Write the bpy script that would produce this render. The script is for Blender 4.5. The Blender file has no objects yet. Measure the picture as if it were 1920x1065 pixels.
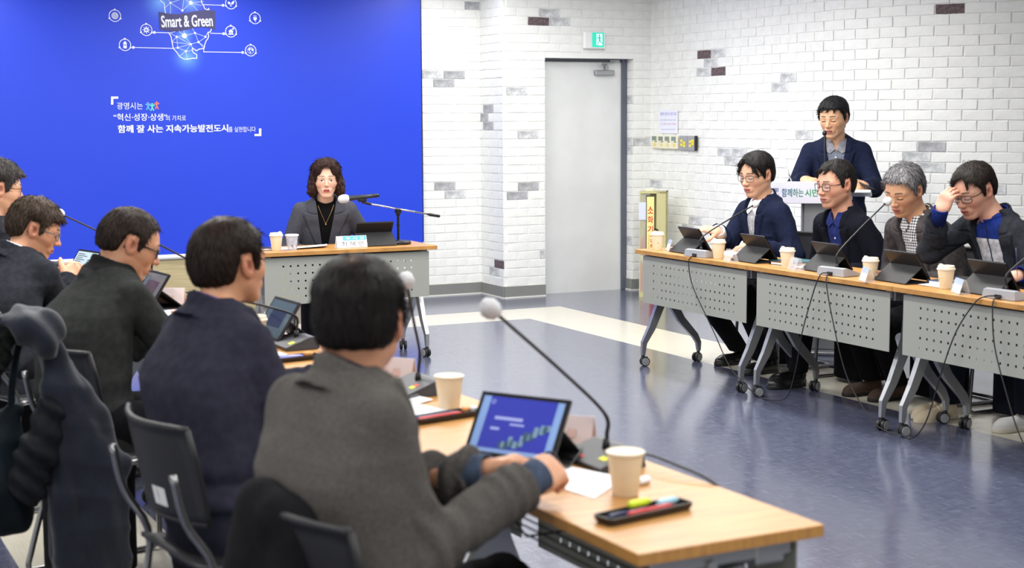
import bpy, math, random
import numpy as np
from mathutils import Vector, Matrix, Euler

# ------------------------------------------------------------------ camera, world, lights, exposure
scene = bpy.context.scene
COL = scene.collection
CAM_H, YAW, PITCH, ROLL = 1.5351, 0.4630, 0.1087, -0.0049
cam_data = bpy.data.cameras.new('camera')
cam = bpy.data.objects.new('camera', cam_data)
COL.objects.link(cam)
fw = Vector((math.sin(YAW) * math.cos(PITCH), math.cos(YAW) * math.cos(PITCH), -math.sin(PITCH)))
rt = Vector((math.cos(YAW), -math.sin(YAW), 0)); up = rt.cross(fw)
rt2 = rt * math.cos(ROLL) + up * math.sin(ROLL); up2 = -rt * math.sin(ROLL) + up * math.cos(ROLL)
cam.matrix_world = Matrix(((rt2.x, up2.x, -fw.x, 0), (rt2.y, up2.y, -fw.y, 0), (rt2.z, up2.z, -fw.z, CAM_H), (0, 0, 0, 1)))
cam_data.sensor_width = 36.0
cam_data.lens = 2869.07 * 36 / 1920
cam_data.clip_start = 0.05
cam_data.dof.use_dof = True
cam_data.dof.focus_distance = 9.9
cam_data.dof.aperture_fstop = 4.0
scene.camera = cam

world = bpy.data.worlds.new('world'); scene.world = world; world.use_nodes = True
world.node_tree.nodes['Background'].inputs[0].default_value = (0.9, 0.95, 1.0, 1)
world.node_tree.nodes['Background'].inputs[1].default_value = 0.05

scene.view_settings.view_transform = 'Standard'
scene.view_settings.look = 'None'
scene.view_settings.gamma = 1.0
scene.view_settings.use_curve_mapping = False
scene.view_settings.exposure = 0.40

def area_lamp(x, y, sx, sy, power, z=2.66, color=(1.0, 0.99, 0.945)):
    l = bpy.data.lights.new('ceiling_lamp', 'AREA'); l.shape = 'RECTANGLE'; l.size = sx; l.size_y = sy
    l.energy = power; l.color = color
    o = bpy.data.objects.new('ceiling_lamp', l); o.location = (x, y, z); COL.objects.link(o)

# two rows of ceiling troffers run along the room, brighter by the far end; the near left row is dimmer
for ly in (11.0, 9.3, 7.6, 5.9):
    for lx in (1.6, 3.4, 5.2):
        area_lamp(lx, ly, 0.32, 1.25, {11.0: 15, 9.3: 20, 7.6: 28, 5.9: 34}[ly])
for ly in (3.6, 1.6, -0.6):
    for lx in (-0.3, 2.4, 5.0):
        area_lamp(lx, ly, 0.32, 1.25, 24)
for ly in (10.2, 8.4):  # extra pair added to brighten the right wall, not known fixtures
    area_lamp(6.0, ly, 0.32, 1.25, 11)
area_lamp(0.0, 6.5, 0.32, 1.25, 24)
area_lamp(0.0, 9.5, 0.32, 1.25, 22)
# ------------------------------------------------------------------ materials
def lin(c):
    out = []
    for v in c[:3]:
        v = v / 255.0
        out.append(v / 12.92 if v <= 0.04045 else ((v + 0.055) / 1.055) ** 2.4)
    return (out[0], out[1], out[2], 1.0)

def mat(name, c, rough=0.5, metal=0.0, bump=0.0, bscale=200.0, var=0.0, vscale=6.0, c2=None, spec=0.5, emit=0.0,
        sheen=0.0, stretch=(1, 1, 1), coat=0.0):
    m = bpy.data.materials.new(name); m.use_nodes = True
    nt = m.node_tree; b = nt.nodes['Principled BSDF']
    b.inputs['Base Color'].default_value = lin(c)
    b.inputs['Roughness'].default_value = rough
    b.inputs['Metallic'].default_value = metal
    b.inputs['Specular IOR Level'].default_value = spec
    b.inputs['Sheen Weight'].default_value = sheen
    b.inputs['Coat Weight'].default_value = coat
    if emit:
        b.inputs['Emission Color'].default_value = lin(c); b.inputs['Emission Strength'].default_value = emit
    if bump or var:
        tc = nt.nodes.new('ShaderNodeTexCoord'); mp = nt.nodes.new('ShaderNodeMapping')
        mp.inputs['Scale'].default_value = stretch
        nt.links.new(tc.outputs['Object'], mp.inputs['Vector'])
    if var:
        n = nt.nodes.new('ShaderNodeTexNoise'); n.inputs['Scale'].default_value = vscale; n.inputs['Detail'].default_value = 4
        nt.links.new(mp.outputs[0], n.inputs['Vector'])
        mx = nt.nodes.new('ShaderNodeMix'); mx.data_type = 'RGBA'
        c2 = c2 or tuple(max(0, v * (1 - var)) for v in c)
        mx.inputs[6].default_value = lin(c); mx.inputs[7].default_value = lin(c2)
        rp = nt.nodes.new('ShaderNodeMapRange'); rp.inputs[1].default_value = 0.38; rp.inputs[2].default_value = 0.62
        nt.links.new(n.outputs[0], rp.inputs[0]); nt.links.new(rp.outputs[0], mx.inputs[0])
        nt.links.new(mx.outputs[2], b.inputs['Base Color'])
    if bump:
        n2 = nt.nodes.new('ShaderNodeTexNoise'); n2.inputs['Scale'].default_value = bscale; n2.inputs['Detail'].default_value = 3
        nt.links.new(mp.outputs[0], n2.inputs['Vector'])
        bp = nt.nodes.new('ShaderNodeBump'); bp.inputs['Strength'].default_value = bump; bp.inputs['Distance'].default_value = 0.004
        nt.links.new(n2.outputs[0], bp.inputs['Height']); nt.links.new(bp.outputs[0], b.inputs['Normal'])
    return m

def glass_mat(name, tint=(235, 240, 245), alpha=0.25, rough=0.05):
    m = bpy.data.materials.new(name); m.use_nodes = True
    nt = m.node_tree; b = nt.nodes['Principled BSDF']
    b.inputs['Base Color'].default_value = lin(tint); b.inputs['Roughness'].default_value = rough
    b.inputs['Alpha'].default_value = alpha
    return m

# ------------------------------------------------------------------ mesh building
class MB:
    def __init__(s): s.v = []; s.f = []; s.m = []
    def add(s, v, f, mi=0, M=None):
        n = len(s.v)
        if M is not None: v = [tuple(M @ Vector(p)) for p in v]
        s.v += [tuple(p) for p in v]; s.f += [tuple(i + n for i in q) for q in f]; s.m += [mi] * len(f)
    def box(s, c, d, mi=0, M=None, ch=0.0):
        x, y, z = (k / 2 for k in d); cx, cy, cz = c
        if not ch:
            v = [(cx + a * x, cy + b * y, cz + e * z) for e in (-1, 1) for b in (-1, 1) for a in (-1, 1)]
            f = [(0, 2, 3, 1), (4, 5, 7, 6), (0, 1, 5, 4), (2, 6, 7, 3), (0, 4, 6, 2), (1, 3, 7, 5)]
            s.add(v, f, mi, M); return
        v = []; idx = {}
        for a in (-1, 1):
            for b in (-1, 1):
                for e in (-1, 1):
                    for ax in range(3):
                        p = [a * (x - ch), b * (y - ch), e * (z - ch)]
                        p[ax] += (a, b, e)[ax] * ch
                        idx[(a, b, e, ax)] = len(v); v.append((p[0] + cx, p[1] + cy, p[2] + cz))
        f = []
        o = (-1, 1)
        for sg in o:
            q = [idx[(sg, b, e, 0)] for b, e in ((-1, -1), (1, -1), (1, 1), (-1, 1))]; f.append(q if sg > 0 else q[::-1])
            q = [idx[(a, sg, e, 1)] for a, e in ((-1, -1), (-1, 1), (1, 1), (1, -1))]; f.append(q if sg > 0 else q[::-1])
            q = [idx[(a, b, sg, 2)] for a, b in ((-1, -1), (1, -1), (1, 1), (-1, 1))]; f.append(q if sg > 0 else q[::-1])
        for p in o:
            for q_ in o:
                f.append([idx[(p, q_, -1, 0)], idx[(p, q_, -1, 1)], idx[(p, q_, 1, 1)], idx[(p, q_, 1, 0)]][::p * q_])
                f.append([idx[(p, -1, q_, 0)], idx[(p, -1, q_, 2)], idx[(p, 1, q_, 2)], idx[(p, 1, q_, 0)]][::-p * q_])
                f.append([idx[(-1, p, q_, 1)], idx[(-1, p, q_, 2)], idx[(1, p, q_, 2)], idx[(1, p, q_, 1)]][::p * q_])
        for a in o:
            for b in o:
                for e in o:
                    t = [idx[(a, b, e, 0)], idx[(a, b, e, 1)], idx[(a, b, e, 2)]]
                    f.append(t if a * b * e > 0 else t[::-1])
        s.add(v, f, mi, M)
    def tube(s, pts, r, n=8, mi=0, M=None, cap=True):
        pts = [Vector(p) for p in pts]; N = len(pts)
        rs = r if isinstance(r, (list, tuple)) else [r] * N
        t0 = (pts[1] - pts[0]).normalized()
        a = t0.orthogonal().normalized()
        v = []; f = []
        for i in range(N):
            t = (pts[min(i + 1, N - 1)] - pts[max(i - 1, 0)]).normalized()
            a = (a - t * a.dot(t)).normalized(); b = t.cross(a)
            for k in range(n):
                an = 2 * math.pi * k / n
                v.append(pts[i] + (a * math.cos(an) + b * math.sin(an)) * rs[i])
        for i in range(N - 1):
            for k in range(n):
                k2 = (k + 1) % n
                f.append((i * n + k, i * n + k2, (i + 1) * n + k2, (i + 1) * n + k))
        if cap:
            f.append(tuple(range(n))[::-1]); f.append(tuple((N - 1) * n + k for k in range(n)))
        s.add(v, f, mi, M)
    def lathe(s, prof, n=24, mi=0, M=None):
        v = []; f = []
        for r, z in prof:
            for k in range(n):
                an = 2 * math.pi * k / n; v.append((r * math.cos(an), r * math.sin(an), z))
        for i in range(len(prof) - 1):
            for k in range(n):
                k2 = (k + 1) % n
                f.append((i * n + k, i * n + k2, (i + 1) * n + k2, (i + 1) * n + k))
        if prof[0][0] > 1e-6: f.append(tuple(range(n))[::-1])
        if prof[-1][0] > 1e-6: f.append(tuple((len(prof) - 1) * n + k for k in range(n)))
        s.add(v, f, mi, M)
    def prism(s, poly, h, mi=0, M=None):          # polygon in xy extruded along z by h
        n = len(poly)
        v = [(x, y, 0) for x, y in poly] + [(x, y, h) for x, y in poly]
        f = [tuple(range(n))[::-1], tuple(range(n, 2 * n))] + [(i, (i + 1) % n, n + (i + 1) % n, n + i) for i in range(n)]
        s.add(v, f, mi, M)
    def bar(s, path, w, t, up=(0, 0, 1), mi=0, M=None):  # rectangular bar; w list across, t list along 'up'-ish
        pts = [Vector(p) for p in path]; N = len(pts); U = Vector(up)
        ws = w if isinstance(w, (list, tuple)) else [w] * N; ts = t if isinstance(t, (list, tuple)) else [t] * N
        v = []; f = []
        for i in range(N):
            d = (pts[min(i + 1, N - 1)] - pts[max(i - 1, 0)]).normalized()
            a = d.cross(U).normalized()
            for sa, sb in ((-1, -1), (1, -1), (1, 1), (-1, 1)):
                v.append(pts[i] + a * (sa * ws[i] / 2) + U * (sb * ts[i] / 2))
        for i in range(N - 1):
            for k in range(4):
                k2 = (k + 1) % 4
                f.append((i * 4 + k, i * 4 + k2, (i + 1) * 4 + k2, (i + 1) * 4 + k))
        f.append((3, 2, 1, 0)); f.append(tuple((N - 1) * 4 + k for k in range(4)))
        s.add(v, f, mi, M)
    def mesh(s, name, mats, smooth=False):
        me = bpy.data.meshes.new(name); me.from_pydata(s.v, [], s.f)
        for m in (mats if isinstance(mats, (list, tuple)) else [mats]): me.materials.append(m)
        me.polygons.foreach_set('material_index', s.m)
        me.polygons.foreach_set('use_smooth', [smooth] * len(s.f))
        me.update(); return me
    def build(s, name, mats, parent=None, loc=None, rot=None, smooth=False, auto=None):
        me = s.mesh(name, mats, smooth or auto is not None)
        if auto is not None:
            try: me.set_sharp_from_angle(angle=math.radians(auto))
            except Exception: pass
        return ob(name, me, parent, loc, rot)

def ob(name, data, parent=None, loc=None, rot=None):
    o = bpy.data.objects.new(name, data); COL.objects.link(o)
    if parent is not None: o.parent = parent
    if loc is not None: o.location = loc
    if rot is not None: o.rotation_euler = rot
    return o

def tag(o, label=None, cat=None, group=None, kind=None):
    if label: o['label'] = label
    if cat: o['category'] = cat
    if group: o['group'] = group
    if kind: o['kind'] = kind
    return o

def thing(name, label, cat, loc=(0, 0, 0), rz=0.0, group=None):
    o = bpy.data.objects.new(name, None); COL.objects.link(o); o.empty_display_size = 0.1
    o.location = loc; o.rotation_euler = (0, 0, rz)
    return tag(o, label, cat, group)

KIDS = {}
def copy_tree(o, parent=None):
    c = o.copy(); COL.objects.link(c)
    if parent is not None: c.parent = parent
    for ch in [k for k in bpy.data.objects if k.parent == o]: copy_tree(ch, c)
    return c

def dup(root, loc, rz, label, group=None):
    c = copy_tree(root); c.location = loc; c.rotation_euler = (0, 0, rz); c['label'] = label
    if group: c['group'] = group
    return c

def sc_(x, y, z): return Matrix.Diagonal((x, y, z, 1))
def TR(x, y, z): return Matrix.Translation((x, y, z))
def RX(a): return Matrix.Rotation(a, 4, 'X')
def RY(a): return Matrix.Rotation(a, 4, 'Y')
def RZ(a): return Matrix.Rotation(a, 4, 'Z')

def spline(pts, n=8):
    P = [Vector(p) for p in pts]; out = []
    Q = [P[0] * 2 - P[1]] + P + [P[-1] * 2 - P[-2]]
    for i in range(1, len(Q) - 2):
        a, b, c, d = Q[i - 1], Q[i], Q[i + 1], Q[i + 2]
        for k in range(n):
            t = k / n
            out.append(0.5 * ((2 * b) + (c - a) * t + (2 * a - 5 * b + 4 * c - d) * t * t + (3 * b - a - 3 * c + d) * t ** 3))
    out.append(P[-1]); return out

def text_mesh(name, body, size, material, parent, M, align='LEFT', bold=0.0, depth=0.0004, sx=1.0, shear=0.0, space=1.0):
    cu = bpy.data.curves.new(name, 'FONT'); cu.body = body; cu.size = size; cu.align_x = align
    cu.offset = bold * size; cu.extrude = depth; cu.resolution_u = 3; cu.shear = shear; cu.space_character = space
    t = bpy.data.objects.new(name, cu); COL.objects.link(t)
    bpy.context.view_layer.update()
    me = bpy.data.meshes.new_from_object(t.evaluated_get(bpy.context.evaluated_depsgraph_get()))
    bpy.data.objects.remove(t)
    me.transform(M @ sc_(sx, 1, 1)); me.materials.clear(); me.materials.append(material)
    me.name = name
    return ob(name, me, parent)

pi = math.pi; rd = math.radians
# ------------------------------------------------------------------ room
def floor_material(name, base, second, rough, scratch):
    m = bpy.data.materials.new(name); m.use_nodes = True
    nt = m.node_tree; b = nt.nodes['Principled BSDF']; N = nt.nodes; L = nt.links
    tc = N.new('ShaderNodeTexCoord')
    def noise(scale, st, det=4):
        mp = N.new('ShaderNodeMapping'); mp.inputs['Scale'].default_value = st
        n = N.new('ShaderNodeTexNoise'); n.inputs['Scale'].default_value = scale; n.inputs['Detail'].default_value = det
        L.new(tc.outputs['Object'], mp.inputs[0]); L.new(mp.outputs[0], n.inputs[0]); return n
    a = noise(5.0, (2.0, 40, 1)); c = noise(5.0, (40, 2.0, 1)); d = noise(1.2, (1, 1, 1))
    mm = N.new('ShaderNodeMath'); mm.operation = 'MAXIMUM'; L.new(a.outputs[0], mm.inputs[0]); L.new(c.outputs[0], mm.inputs[1])
    r = N.new('ShaderNodeMapRange'); r.inputs[1].default_value = 0.46; r.inputs[2].default_value = 0.72; L.new(mm.outputs[0], r.inputs[0])
    mx = N.new('ShaderNodeMix'); mx.data_type = 'RGBA'; mx.inputs[6].default_value = lin(base); mx.inputs[7].default_value = lin(second)
    L.new(r.outputs[0], mx.inputs[0]); L.new(mx.outputs[2], b.inputs['Base Color'])
    rr = N.new('ShaderNodeMapRange'); rr.inputs[1].default_value = .4; rr.inputs[2].default_value = .75; rr.inputs[3].default_value = rough - 0.07; rr.inputs[4].default_value = rough + 0.14
    L.new(mm.outputs[0], rr.inputs[0]); L.new(rr.outputs[0], b.inputs['Roughness'])
    bp = N.new('ShaderNodeBump'); bp.inputs['Strength'].default_value = scratch; bp.inputs['Distance'].default_value = 0.002
    ad = N.new('ShaderNodeMath'); ad.operation = 'ADD'; L.new(mm.outputs[0], ad.inputs[0]); L.new(d.outputs[0], ad.inputs[1])
    L.new(ad.outputs[0], bp.inputs['Height']); L.new(bp.outputs[0], b.inputs['Normal'])
    b.inputs['Specular IOR Level'].default_value = 0.6; b.inputs['Coat Weight'].default_value = 0.5; b.inputs['Coat Roughness'].default_value = 0.16
    return m

M_FLOOR = floor_material('floor_blue_vinyl', (76, 80, 103), (108, 112, 134), 0.17, 0.03)
M_BAND = floor_material('floor_cream_vinyl', (206, 200, 184), (222, 217, 203), 0.34, 0.08)
M_WHITE = mat('white_painted_brick', (240, 241, 239), 0.62, bump=0.16, bscale=50, var=0.03, vscale=14)
M_MORTAR = mat('white_mortar', (236, 237, 235), 0.8, bump=0.1, bscale=120)
M_GREYB = mat('grey_washed_brick', (168, 170, 173), 0.75, bump=0.6, bscale=70, var=0.5, vscale=16, c2=(220, 222, 224))
M_GREYB2 = mat('dark_grey_washed_brick', (148, 150, 152), 0.75, bump=0.6, bscale=70, var=0.5, vscale=16, c2=(186, 186, 192))
M_DARKB = mat('dark_brown_brick', (86, 72, 76), 0.8, bump=0.8, bscale=90, var=0.4, vscale=60, c2=(112, 96, 100))
M_STEEL = mat('brushed_steel', (150, 151, 148), 0.38, metal=0.35, bump=0.05, bscale=60, stretch=(1, 1, 40))
M_CAULK = mat('white_caulk', (232, 230, 224), 0.7)
M_PLASTER = mat('white_plaster', (225, 226, 226), 0.9)
M_CEIL = mat('ceiling_white', (228, 229, 229), 0.9)
M_DOOR = mat('painted_door', (228, 230, 230), 0.38, bump=0.03, bscale=30, var=0.03, vscale=3)
M_JAMB = mat('grey_blue_steel_frame', (92, 98, 112), 0.4)
M_WOODW = mat('light_oak_panel', (196, 180, 138), 0.5, var=0.12, vscale=3, stretch=(1, 8, 30), bump=0.05, bscale=20)
M_CHROME = mat('chrome', (190, 190, 190), 0.18, metal=1.0)
M_ALU = mat('cast_aluminium', (168, 170, 172), 0.36, metal=0.7)

BX, BY, BW = 5.309, 10.335, 0.5645            # cream ring inlaid in the vinyl
LX = 0.77
def flo():
    xs = [-2.2, LX, LX + BW, BX, BX + BW, 11.0]; ys = [-3.2, -0.4, 0.165, BY, BY + BW, 12.3]
    mb = MB()
    for i in range(5):
        for j in range(5):
            ring = (1 <= i <= 3 and 1 <= j <= 3) and not (i == 2 and j == 2)
            mb.add([(xs[i], ys[j], 0), (xs[i + 1], ys[j], 0), (xs[i + 1], ys[j + 1], 0), (xs[i], ys[j + 1], 0)], [(0, 1, 2, 3)], 1 if ring else 0)
    return tag(mb.build('floor', [M_FLOOR, M_BAND]), kind='structure')
flo()
mb = MB(); mb.box((4.4, 4.5, 2.80), (13.2, 15.6, 0.1)); tag(mb.build('ceiling', M_CEIL), kind='structure')

ZB, COURSE = 0.105, 0.0733
NC = 37
rng = random.Random(5)
def brick_mesh(i):
    r = random.Random(100 + i); L, D, H = 0.198, 0.0048, 0.0672
    xs = [-L / 2, -L / 2 + 0.0045, -0.03 + r.uniform(-.02, .02), 0.035 + r.uniform(-.02, .02), L / 2 - 0.0045, L / 2]
    zs = [-H / 2, -H / 2 + 0.004, H / 2 - 0.004, H / 2]
    v = []; idx = {}
    for a, x in enumerate(xs):
        for c, z in enumerate(zs):
            edge = a in (0, 5) or c in (0, 3)
            y = (D * 0.72 if edge else D + r.uniform(-0.0012, 0.0016))
            idx[a, c] = len(v)
            v.append((x + r.uniform(-.002, .002), -y, z + r.uniform(-.0022, .0022)))
    f = [(idx[a, c], idx[a + 1, c], idx[a + 1, c + 1], idx[a, c + 1]) for a in range(5) for c in range(3)]
    loop = [(a, 0) for a in range(6)] + [(5, c) for c in (1, 2, 3)] + [(a, 3) for a in (4, 3, 2, 1, 0)] + [(0, c) for c in (2, 1)]
    base = []
    for k in loop:
        x, y, z = v[idx[k]]; base.append(len(v)); v.append((x * 1.002, 0.001, z * 1.005))
    for i2 in range(len(loop)):
        j = (i2 + 1) % len(loop)
        f.append((idx[loop[i2]], base[i2], base[j], idx[loop[j]]))
    me = bpy.data.meshes.new('brick'); me.from_pydata(v, [], f); me.materials.append(M_WHITE); me.update()
    return me
BRICKS = [brick_mesh(i) for i in range(8)]

def brick_wall(name, path, s0, s1, pitch, phase, painted, holes=(), limit=None, zmax=NC):
    """path(s) -> (x, y, heading of the tangent); bricks face to the right-hand side of the tangent's left..."""
    n = max(2, int((s1 - s0) / 0.12)); mb = MB()
    # the mortar bed, split round the openings
    cuts = sorted({s0, s1, *[h[0] for h in holes], *[h[1] for h in holes], *[s0 + (s1 - s0) * k / n for k in range(n + 1)]})
    for a, b in zip(cuts[:-1], cuts[1:]):
        lo = 0.0
        for h in holes:
            if a >= h[0] - 1e-6 and b <= h[1] + 1e-6: lo = h[2]
        pa, pb = path(a), path(b)
        mb.add([(pa[0], pa[1], lo), (pb[0], pb[1], lo), (pb[0], pb[1], 2.76), (pa[0], pa[1], 2.76)], [(0, 1, 2, 3)])
    w = tag(mb.build(name, M_MORTAR), kind='structure')
    cand = []
    for c in range(zmax):
        z = ZB + COURSE * (c + 0.46)
        ph = phase[c % 2]
        k0 = int(math.floor((s0 - ph) / pitch)) - 1
        s = ph + k0 * pitch
        while s < s1:
            a, b = max(s, s0 + 0.003), min(s + 0.192, s1 - 0.003)
            for h in holes:
                if z < h[2] + 0.02:
                    if a < h[0] < b: b = h[0] - 0.002 if (h[0] - a) > (b - h[1]) else b
                    if a < h[1] < b: a = h[1] + 0.002
                    if a >= h[0] - 0.001 and b <= h[1] + 0.001: b = a
            if b - a > 0.025: cand.append([a, b, z, c, None])
            s += pitch
    for (ps, pc, tone) in painted:
        best = min((q for q in cand if q[3] == pc), key=lambda q: abs(q[0] - ps), default=None)
        if best: best[4] = tone
    if limit:
        order = sorted(cand, key=lambda q: (q[4] is None, -q[1] if 0.75 < q[2] < 2.5 else 100 - q[1]))
        single, rest = order[:limit], order[limit:]
    else: single, rest = cand, []
    for a, b, z, c, tone in single:
        p = path((a + b) / 2)
        o = bpy.data.objects.new('brick', BRICKS[rng.randrange(8)]); COL.objects.link(o); o.parent = w
        o.location = (p[0], p[1], z + rng.uniform(-.0012, .0012)); o.rotation_euler = (rng.uniform(-.012, .012), rng.uniform(-.006, .006), p[2] + rng.uniform(-.01, .01))
        o.scale = ((b - a) / 0.192, 1 + rng.uniform(-.15, .2), 1)
        if tone:
            o.material_slots[0].link = 'OBJECT'; o.material_slots[0].material = {'g': M_GREYB, 'h': M_GREYB2, 'd': M_DARKB}[tone]
            o['label'] = 'dark brown brick' if tone == 'd' else 'grey washed brick'
    if rest:
        mb = MB()
        for a, b, z, c, tone in rest:
            p = path((a + b) / 2); me = BRICKS[rng.randrange(8)]
            Mx = TR(p[0], p[1], z + rng.uniform(-.0012, .0012)) @ RZ(p[2] + rng.uniform(-.01, .01)) @ RX(rng.uniform(-.012, .012)) @ sc_((b - a) / 0.192, 1, 1)
            mb.add([v.co for v in me.vertices], [tuple(q.vertices) for q in me.polygons], 0, Mx)
        tag(mb.build('brick_courses', M_WHITE, w), kind='stuff')
    return w

YB, YP, XP, XC = 12.05, 11.606, 5.72, 7.17
DX0, DX1, DZ = 6.114, 6.993, 2.035
# heading is the rotation that turns a brick (front towards -y) to face the room
brick_wall('wall_back', lambda s: (s, YB, 0.0), 4.95, XP, 0.2035, (5.171, 5.278),
           [(5.584, 32, 'h'), (5.171, 24, 'g'), (5.374, 24, 'h'), (5.278, 23, 'h'), (5.273, 11, 'h'), (5.363, 10, 'g')])
brick_wall('wall_side', lambda s: (XP, YB - s, -math.pi / 2), 0.0, YB - YP, 0.2035, (0.062, -0.04),
           [(0.062, 20, 'h'), (-0.04, 19, 'h'), (0.062, 18, 'h'), (0.24, 2, 'd'), (0.14, 1, 'g')])
brick_wall('wall_door', lambda s: (s, YP, 0.0), XP, XC, 0.207, (5.752, 5.857),
           [(6.078, 31, 'g'), (5.966, 30, 'd'), (6.175, 30, 'g'), (5.752, 22, 'g'), (5.851, 17, 'g'), (5.849, 11, 'h'), (5.742, 10, 'h'), (6.051, 3, 'g'), (6.995, 16, 'g')],
           holes=[(DX0, DX1, DZ)])
RR = 2.2; S0 = YP - 9.4
def right_path(s):
    if s < S0: return (XC + 0.03 * s / S0, YP - s, -math.pi / 2)
    th = min((s - S0) / RR, 1.25); ex = s - S0 - th * RR
    return (7.2 + RR * (1 - math.cos(th)) + ex * math.sin(th), 9.4 - RR * math.sin(th) - ex * math.cos(th), -math.pi / 2 + th)
brick_wall('wall_right', right_path, 0.0, 4.9, 0.2075, (0.723, 0.826),
           [(0.723, 26, 'd'), (0.94, 26, 'g'), (0.826, 25, 'g'), (0.717, 24, 'g'), (0.935, 24, 'd'), (1.909, 23, 'g'), (1.789, 22, 'g'),
            (1.083, 15, 'g'), (1.292, 15, 'g'), (1.182, 14, 'g'), (0.022, 11, 'g'), (0.655, 7, 'g'), (0.559, 6, 'g'), (2.13, 17, 'g'),
            (3.34, 29, 'd'), (3.237, 16, 'h'), (3.132, 15, 'g'), (3.237, 14, 'g'), (3.73, 12, 'g')], limit=300, zmax=34)

# plain shell beyond the frame: rest of the back wall, left wall, wall behind the camera, end of the curved wall
def slab(name, c, d, m=None):
    mb = MB(); mb.box(c, d); return tag(mb.build(name, m or M_PLASTER), kind='structure')
mb = MB(); mb.add([(-2.2, YB, 0), (4.95, YB, 0), (4.95, YB, 2.76), (-2.2, YB, 2.76)], [(0, 1, 2, 3)])
tag(mb.build('wall_stage', M_PLASTER), kind='structure')
slab('wall_left', (-2.25, 4.5, 1.4), (0.1, 15.6, 2.8))
slab('wall_rear', (4.4, -3.25, 1.4), (13.2, 0.1, 2.8))
e = right_path(4.9); e2 = right_path(7.2)
mb = MB(); mb.add([(e[0], e[1], 0), (e2[0], e2[1], 0), (e2[0], e2[1], 2.76), (e[0], e[1], 2.76)], [(0, 1, 2, 3)])
mb.add([(e2[0], e2[1], 0), (e2[0], -3.2, 0), (e2[0], -3.2, 2.76), (e2[0], e2[1], 2.76)], [(0, 1, 2, 3)])
tag(mb.build('wall_far_right', M_PLASTER), kind='structure')

# door recess: brick reveal at the right, plastered soffit, left reveal
mb = MB()
mb.box(((DX0 + DX1) / 2, YP + 0.11, DZ + 0.03), (DX1 - DX0 + 0.1, 0.215, 0.06))
mb.box((DX0 - 0.04, YP + 0.11, DZ / 2), (0.08, 0.215, DZ)); mb.box((DX1 + 0.04, YP + 0.11, DZ / 2), (0.08, 0.215, DZ))
rv = tag(mb.build('wall_door_reveal', M_MORTAR), kind='structure')
for c in range(26):
    z = ZB + COURSE * (c + 0.46)
    o = ob('brick', BRICKS[c % 8], rv, (DX1 - 0.001, YP + 0.052, z), (0, 0, -math.pi / 2)); o.scale = (0.5, 1, 1)
    if c in (4, 15, 16, 21):
        o.material_slots[0].link = 'OBJECT'; o.material_slots[0].material = M_GREYB; o['label'] = 'grey washed brick'

def baseboard(name, pts):
    mb = MB()
    for (x0, y0), (x1, y1) in zip(pts[:-1], pts[1:]):
        L = math.hypot(x1 - x0, y1 - y0); a = math.atan2(y1 - y0, x1 - x0)
        Mx = TR(x0, y0, 0) @ RZ(a)
        mb.box((L / 2, -0.006, 0.054), (L, 0.012, 0.092), 0, Mx); mb.box((L / 2, -0.008, 0.005), (L, 0.018, 0.009), 1, Mx)
        mb.box((L / 2, -0.004, 0.102), (L, 0.012, 0.005), 1, Mx)
    return tag(mb.build(name, [M_STEEL, M_CAULK]), kind='structure')
baseboard('baseboard_back', [(4.6, YB), (XP, YB)])
baseboard('baseboard_side', [(XP, YB), (XP, YP)])
baseboard('baseboard_door', [(XP, YP), (DX0, YP)])
baseboard('baseboard_reveal', [(DX1, YP + 0.11), (DX1, YP), (XC, YP)])
baseboard('baseboard_right', [right_path(s)[:2] for s in (0, 2.2, 2.6, 3.0, 3.4, 3.8, 4.2, 4.9)])
# light oak wainscot under the banner
mb = MB(); mb.box((1.25, YB - 0.02, 0.42), (6.6, 0.04, 0.84)); tag(mb.build('trim_1', M_WOODW), kind='structure')

# door
d = thing('door_1', 'white steel door', None, (DX0, YP + 0.15, 0)); del d['label']; d['kind'] = 'structure'
mb = MB(); mb.box((0.40, 0.0, 1.0), (0.88, 0.045, 2.045 - 0.03), ch=0.004, M=RZ(-0.012)); mb.build('door_leaf', M_DOOR, d)
mb = MB(); mb.box((0.845, -0.005, 1.02), (0.05, 0.09, 2.04), ch=0.003); mb.box((0.42, 0.0, DZ - 0.004), (0.9, 0.09, 0.012)); mb.build('door_frame', M_JAMB, d)
mb = MB()
mb.box((0.64, -0.05, 1.915), (0.19, 0.045, 0.045), ch=0.006); mb.box((0.66, -0.05, 1.955), (0.03, 0.03, 0.05), 0)
mb.tube([(0.66, -0.05, 1.985), (0.56, -0.13, 1.99)], 0.008); mb.tube([(0.56, -0.13, 1.99), (0.78, -0.03, 2.012)], 0.007)
mb.box((0.75, -0.035, 2.015), (0.1, 0.03, 0.02)); mb.build('door_closer', M_ALU, d)
mb = MB(); mb.lathe([(0.0, 0.0), (0.026, 0.002), (0.026, 0.006), (0.011, 0.01), (0.011, 0.03), (0.024, 0.04), (0.027, 0.052), (0.02, 0.064), (0.0, 0.067)], 20, M=TR(0.012, -0.022, 0.905) @ RX(math.pi / 2))
mb.build('door_knob', M_CHROME, d, smooth=True)
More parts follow.
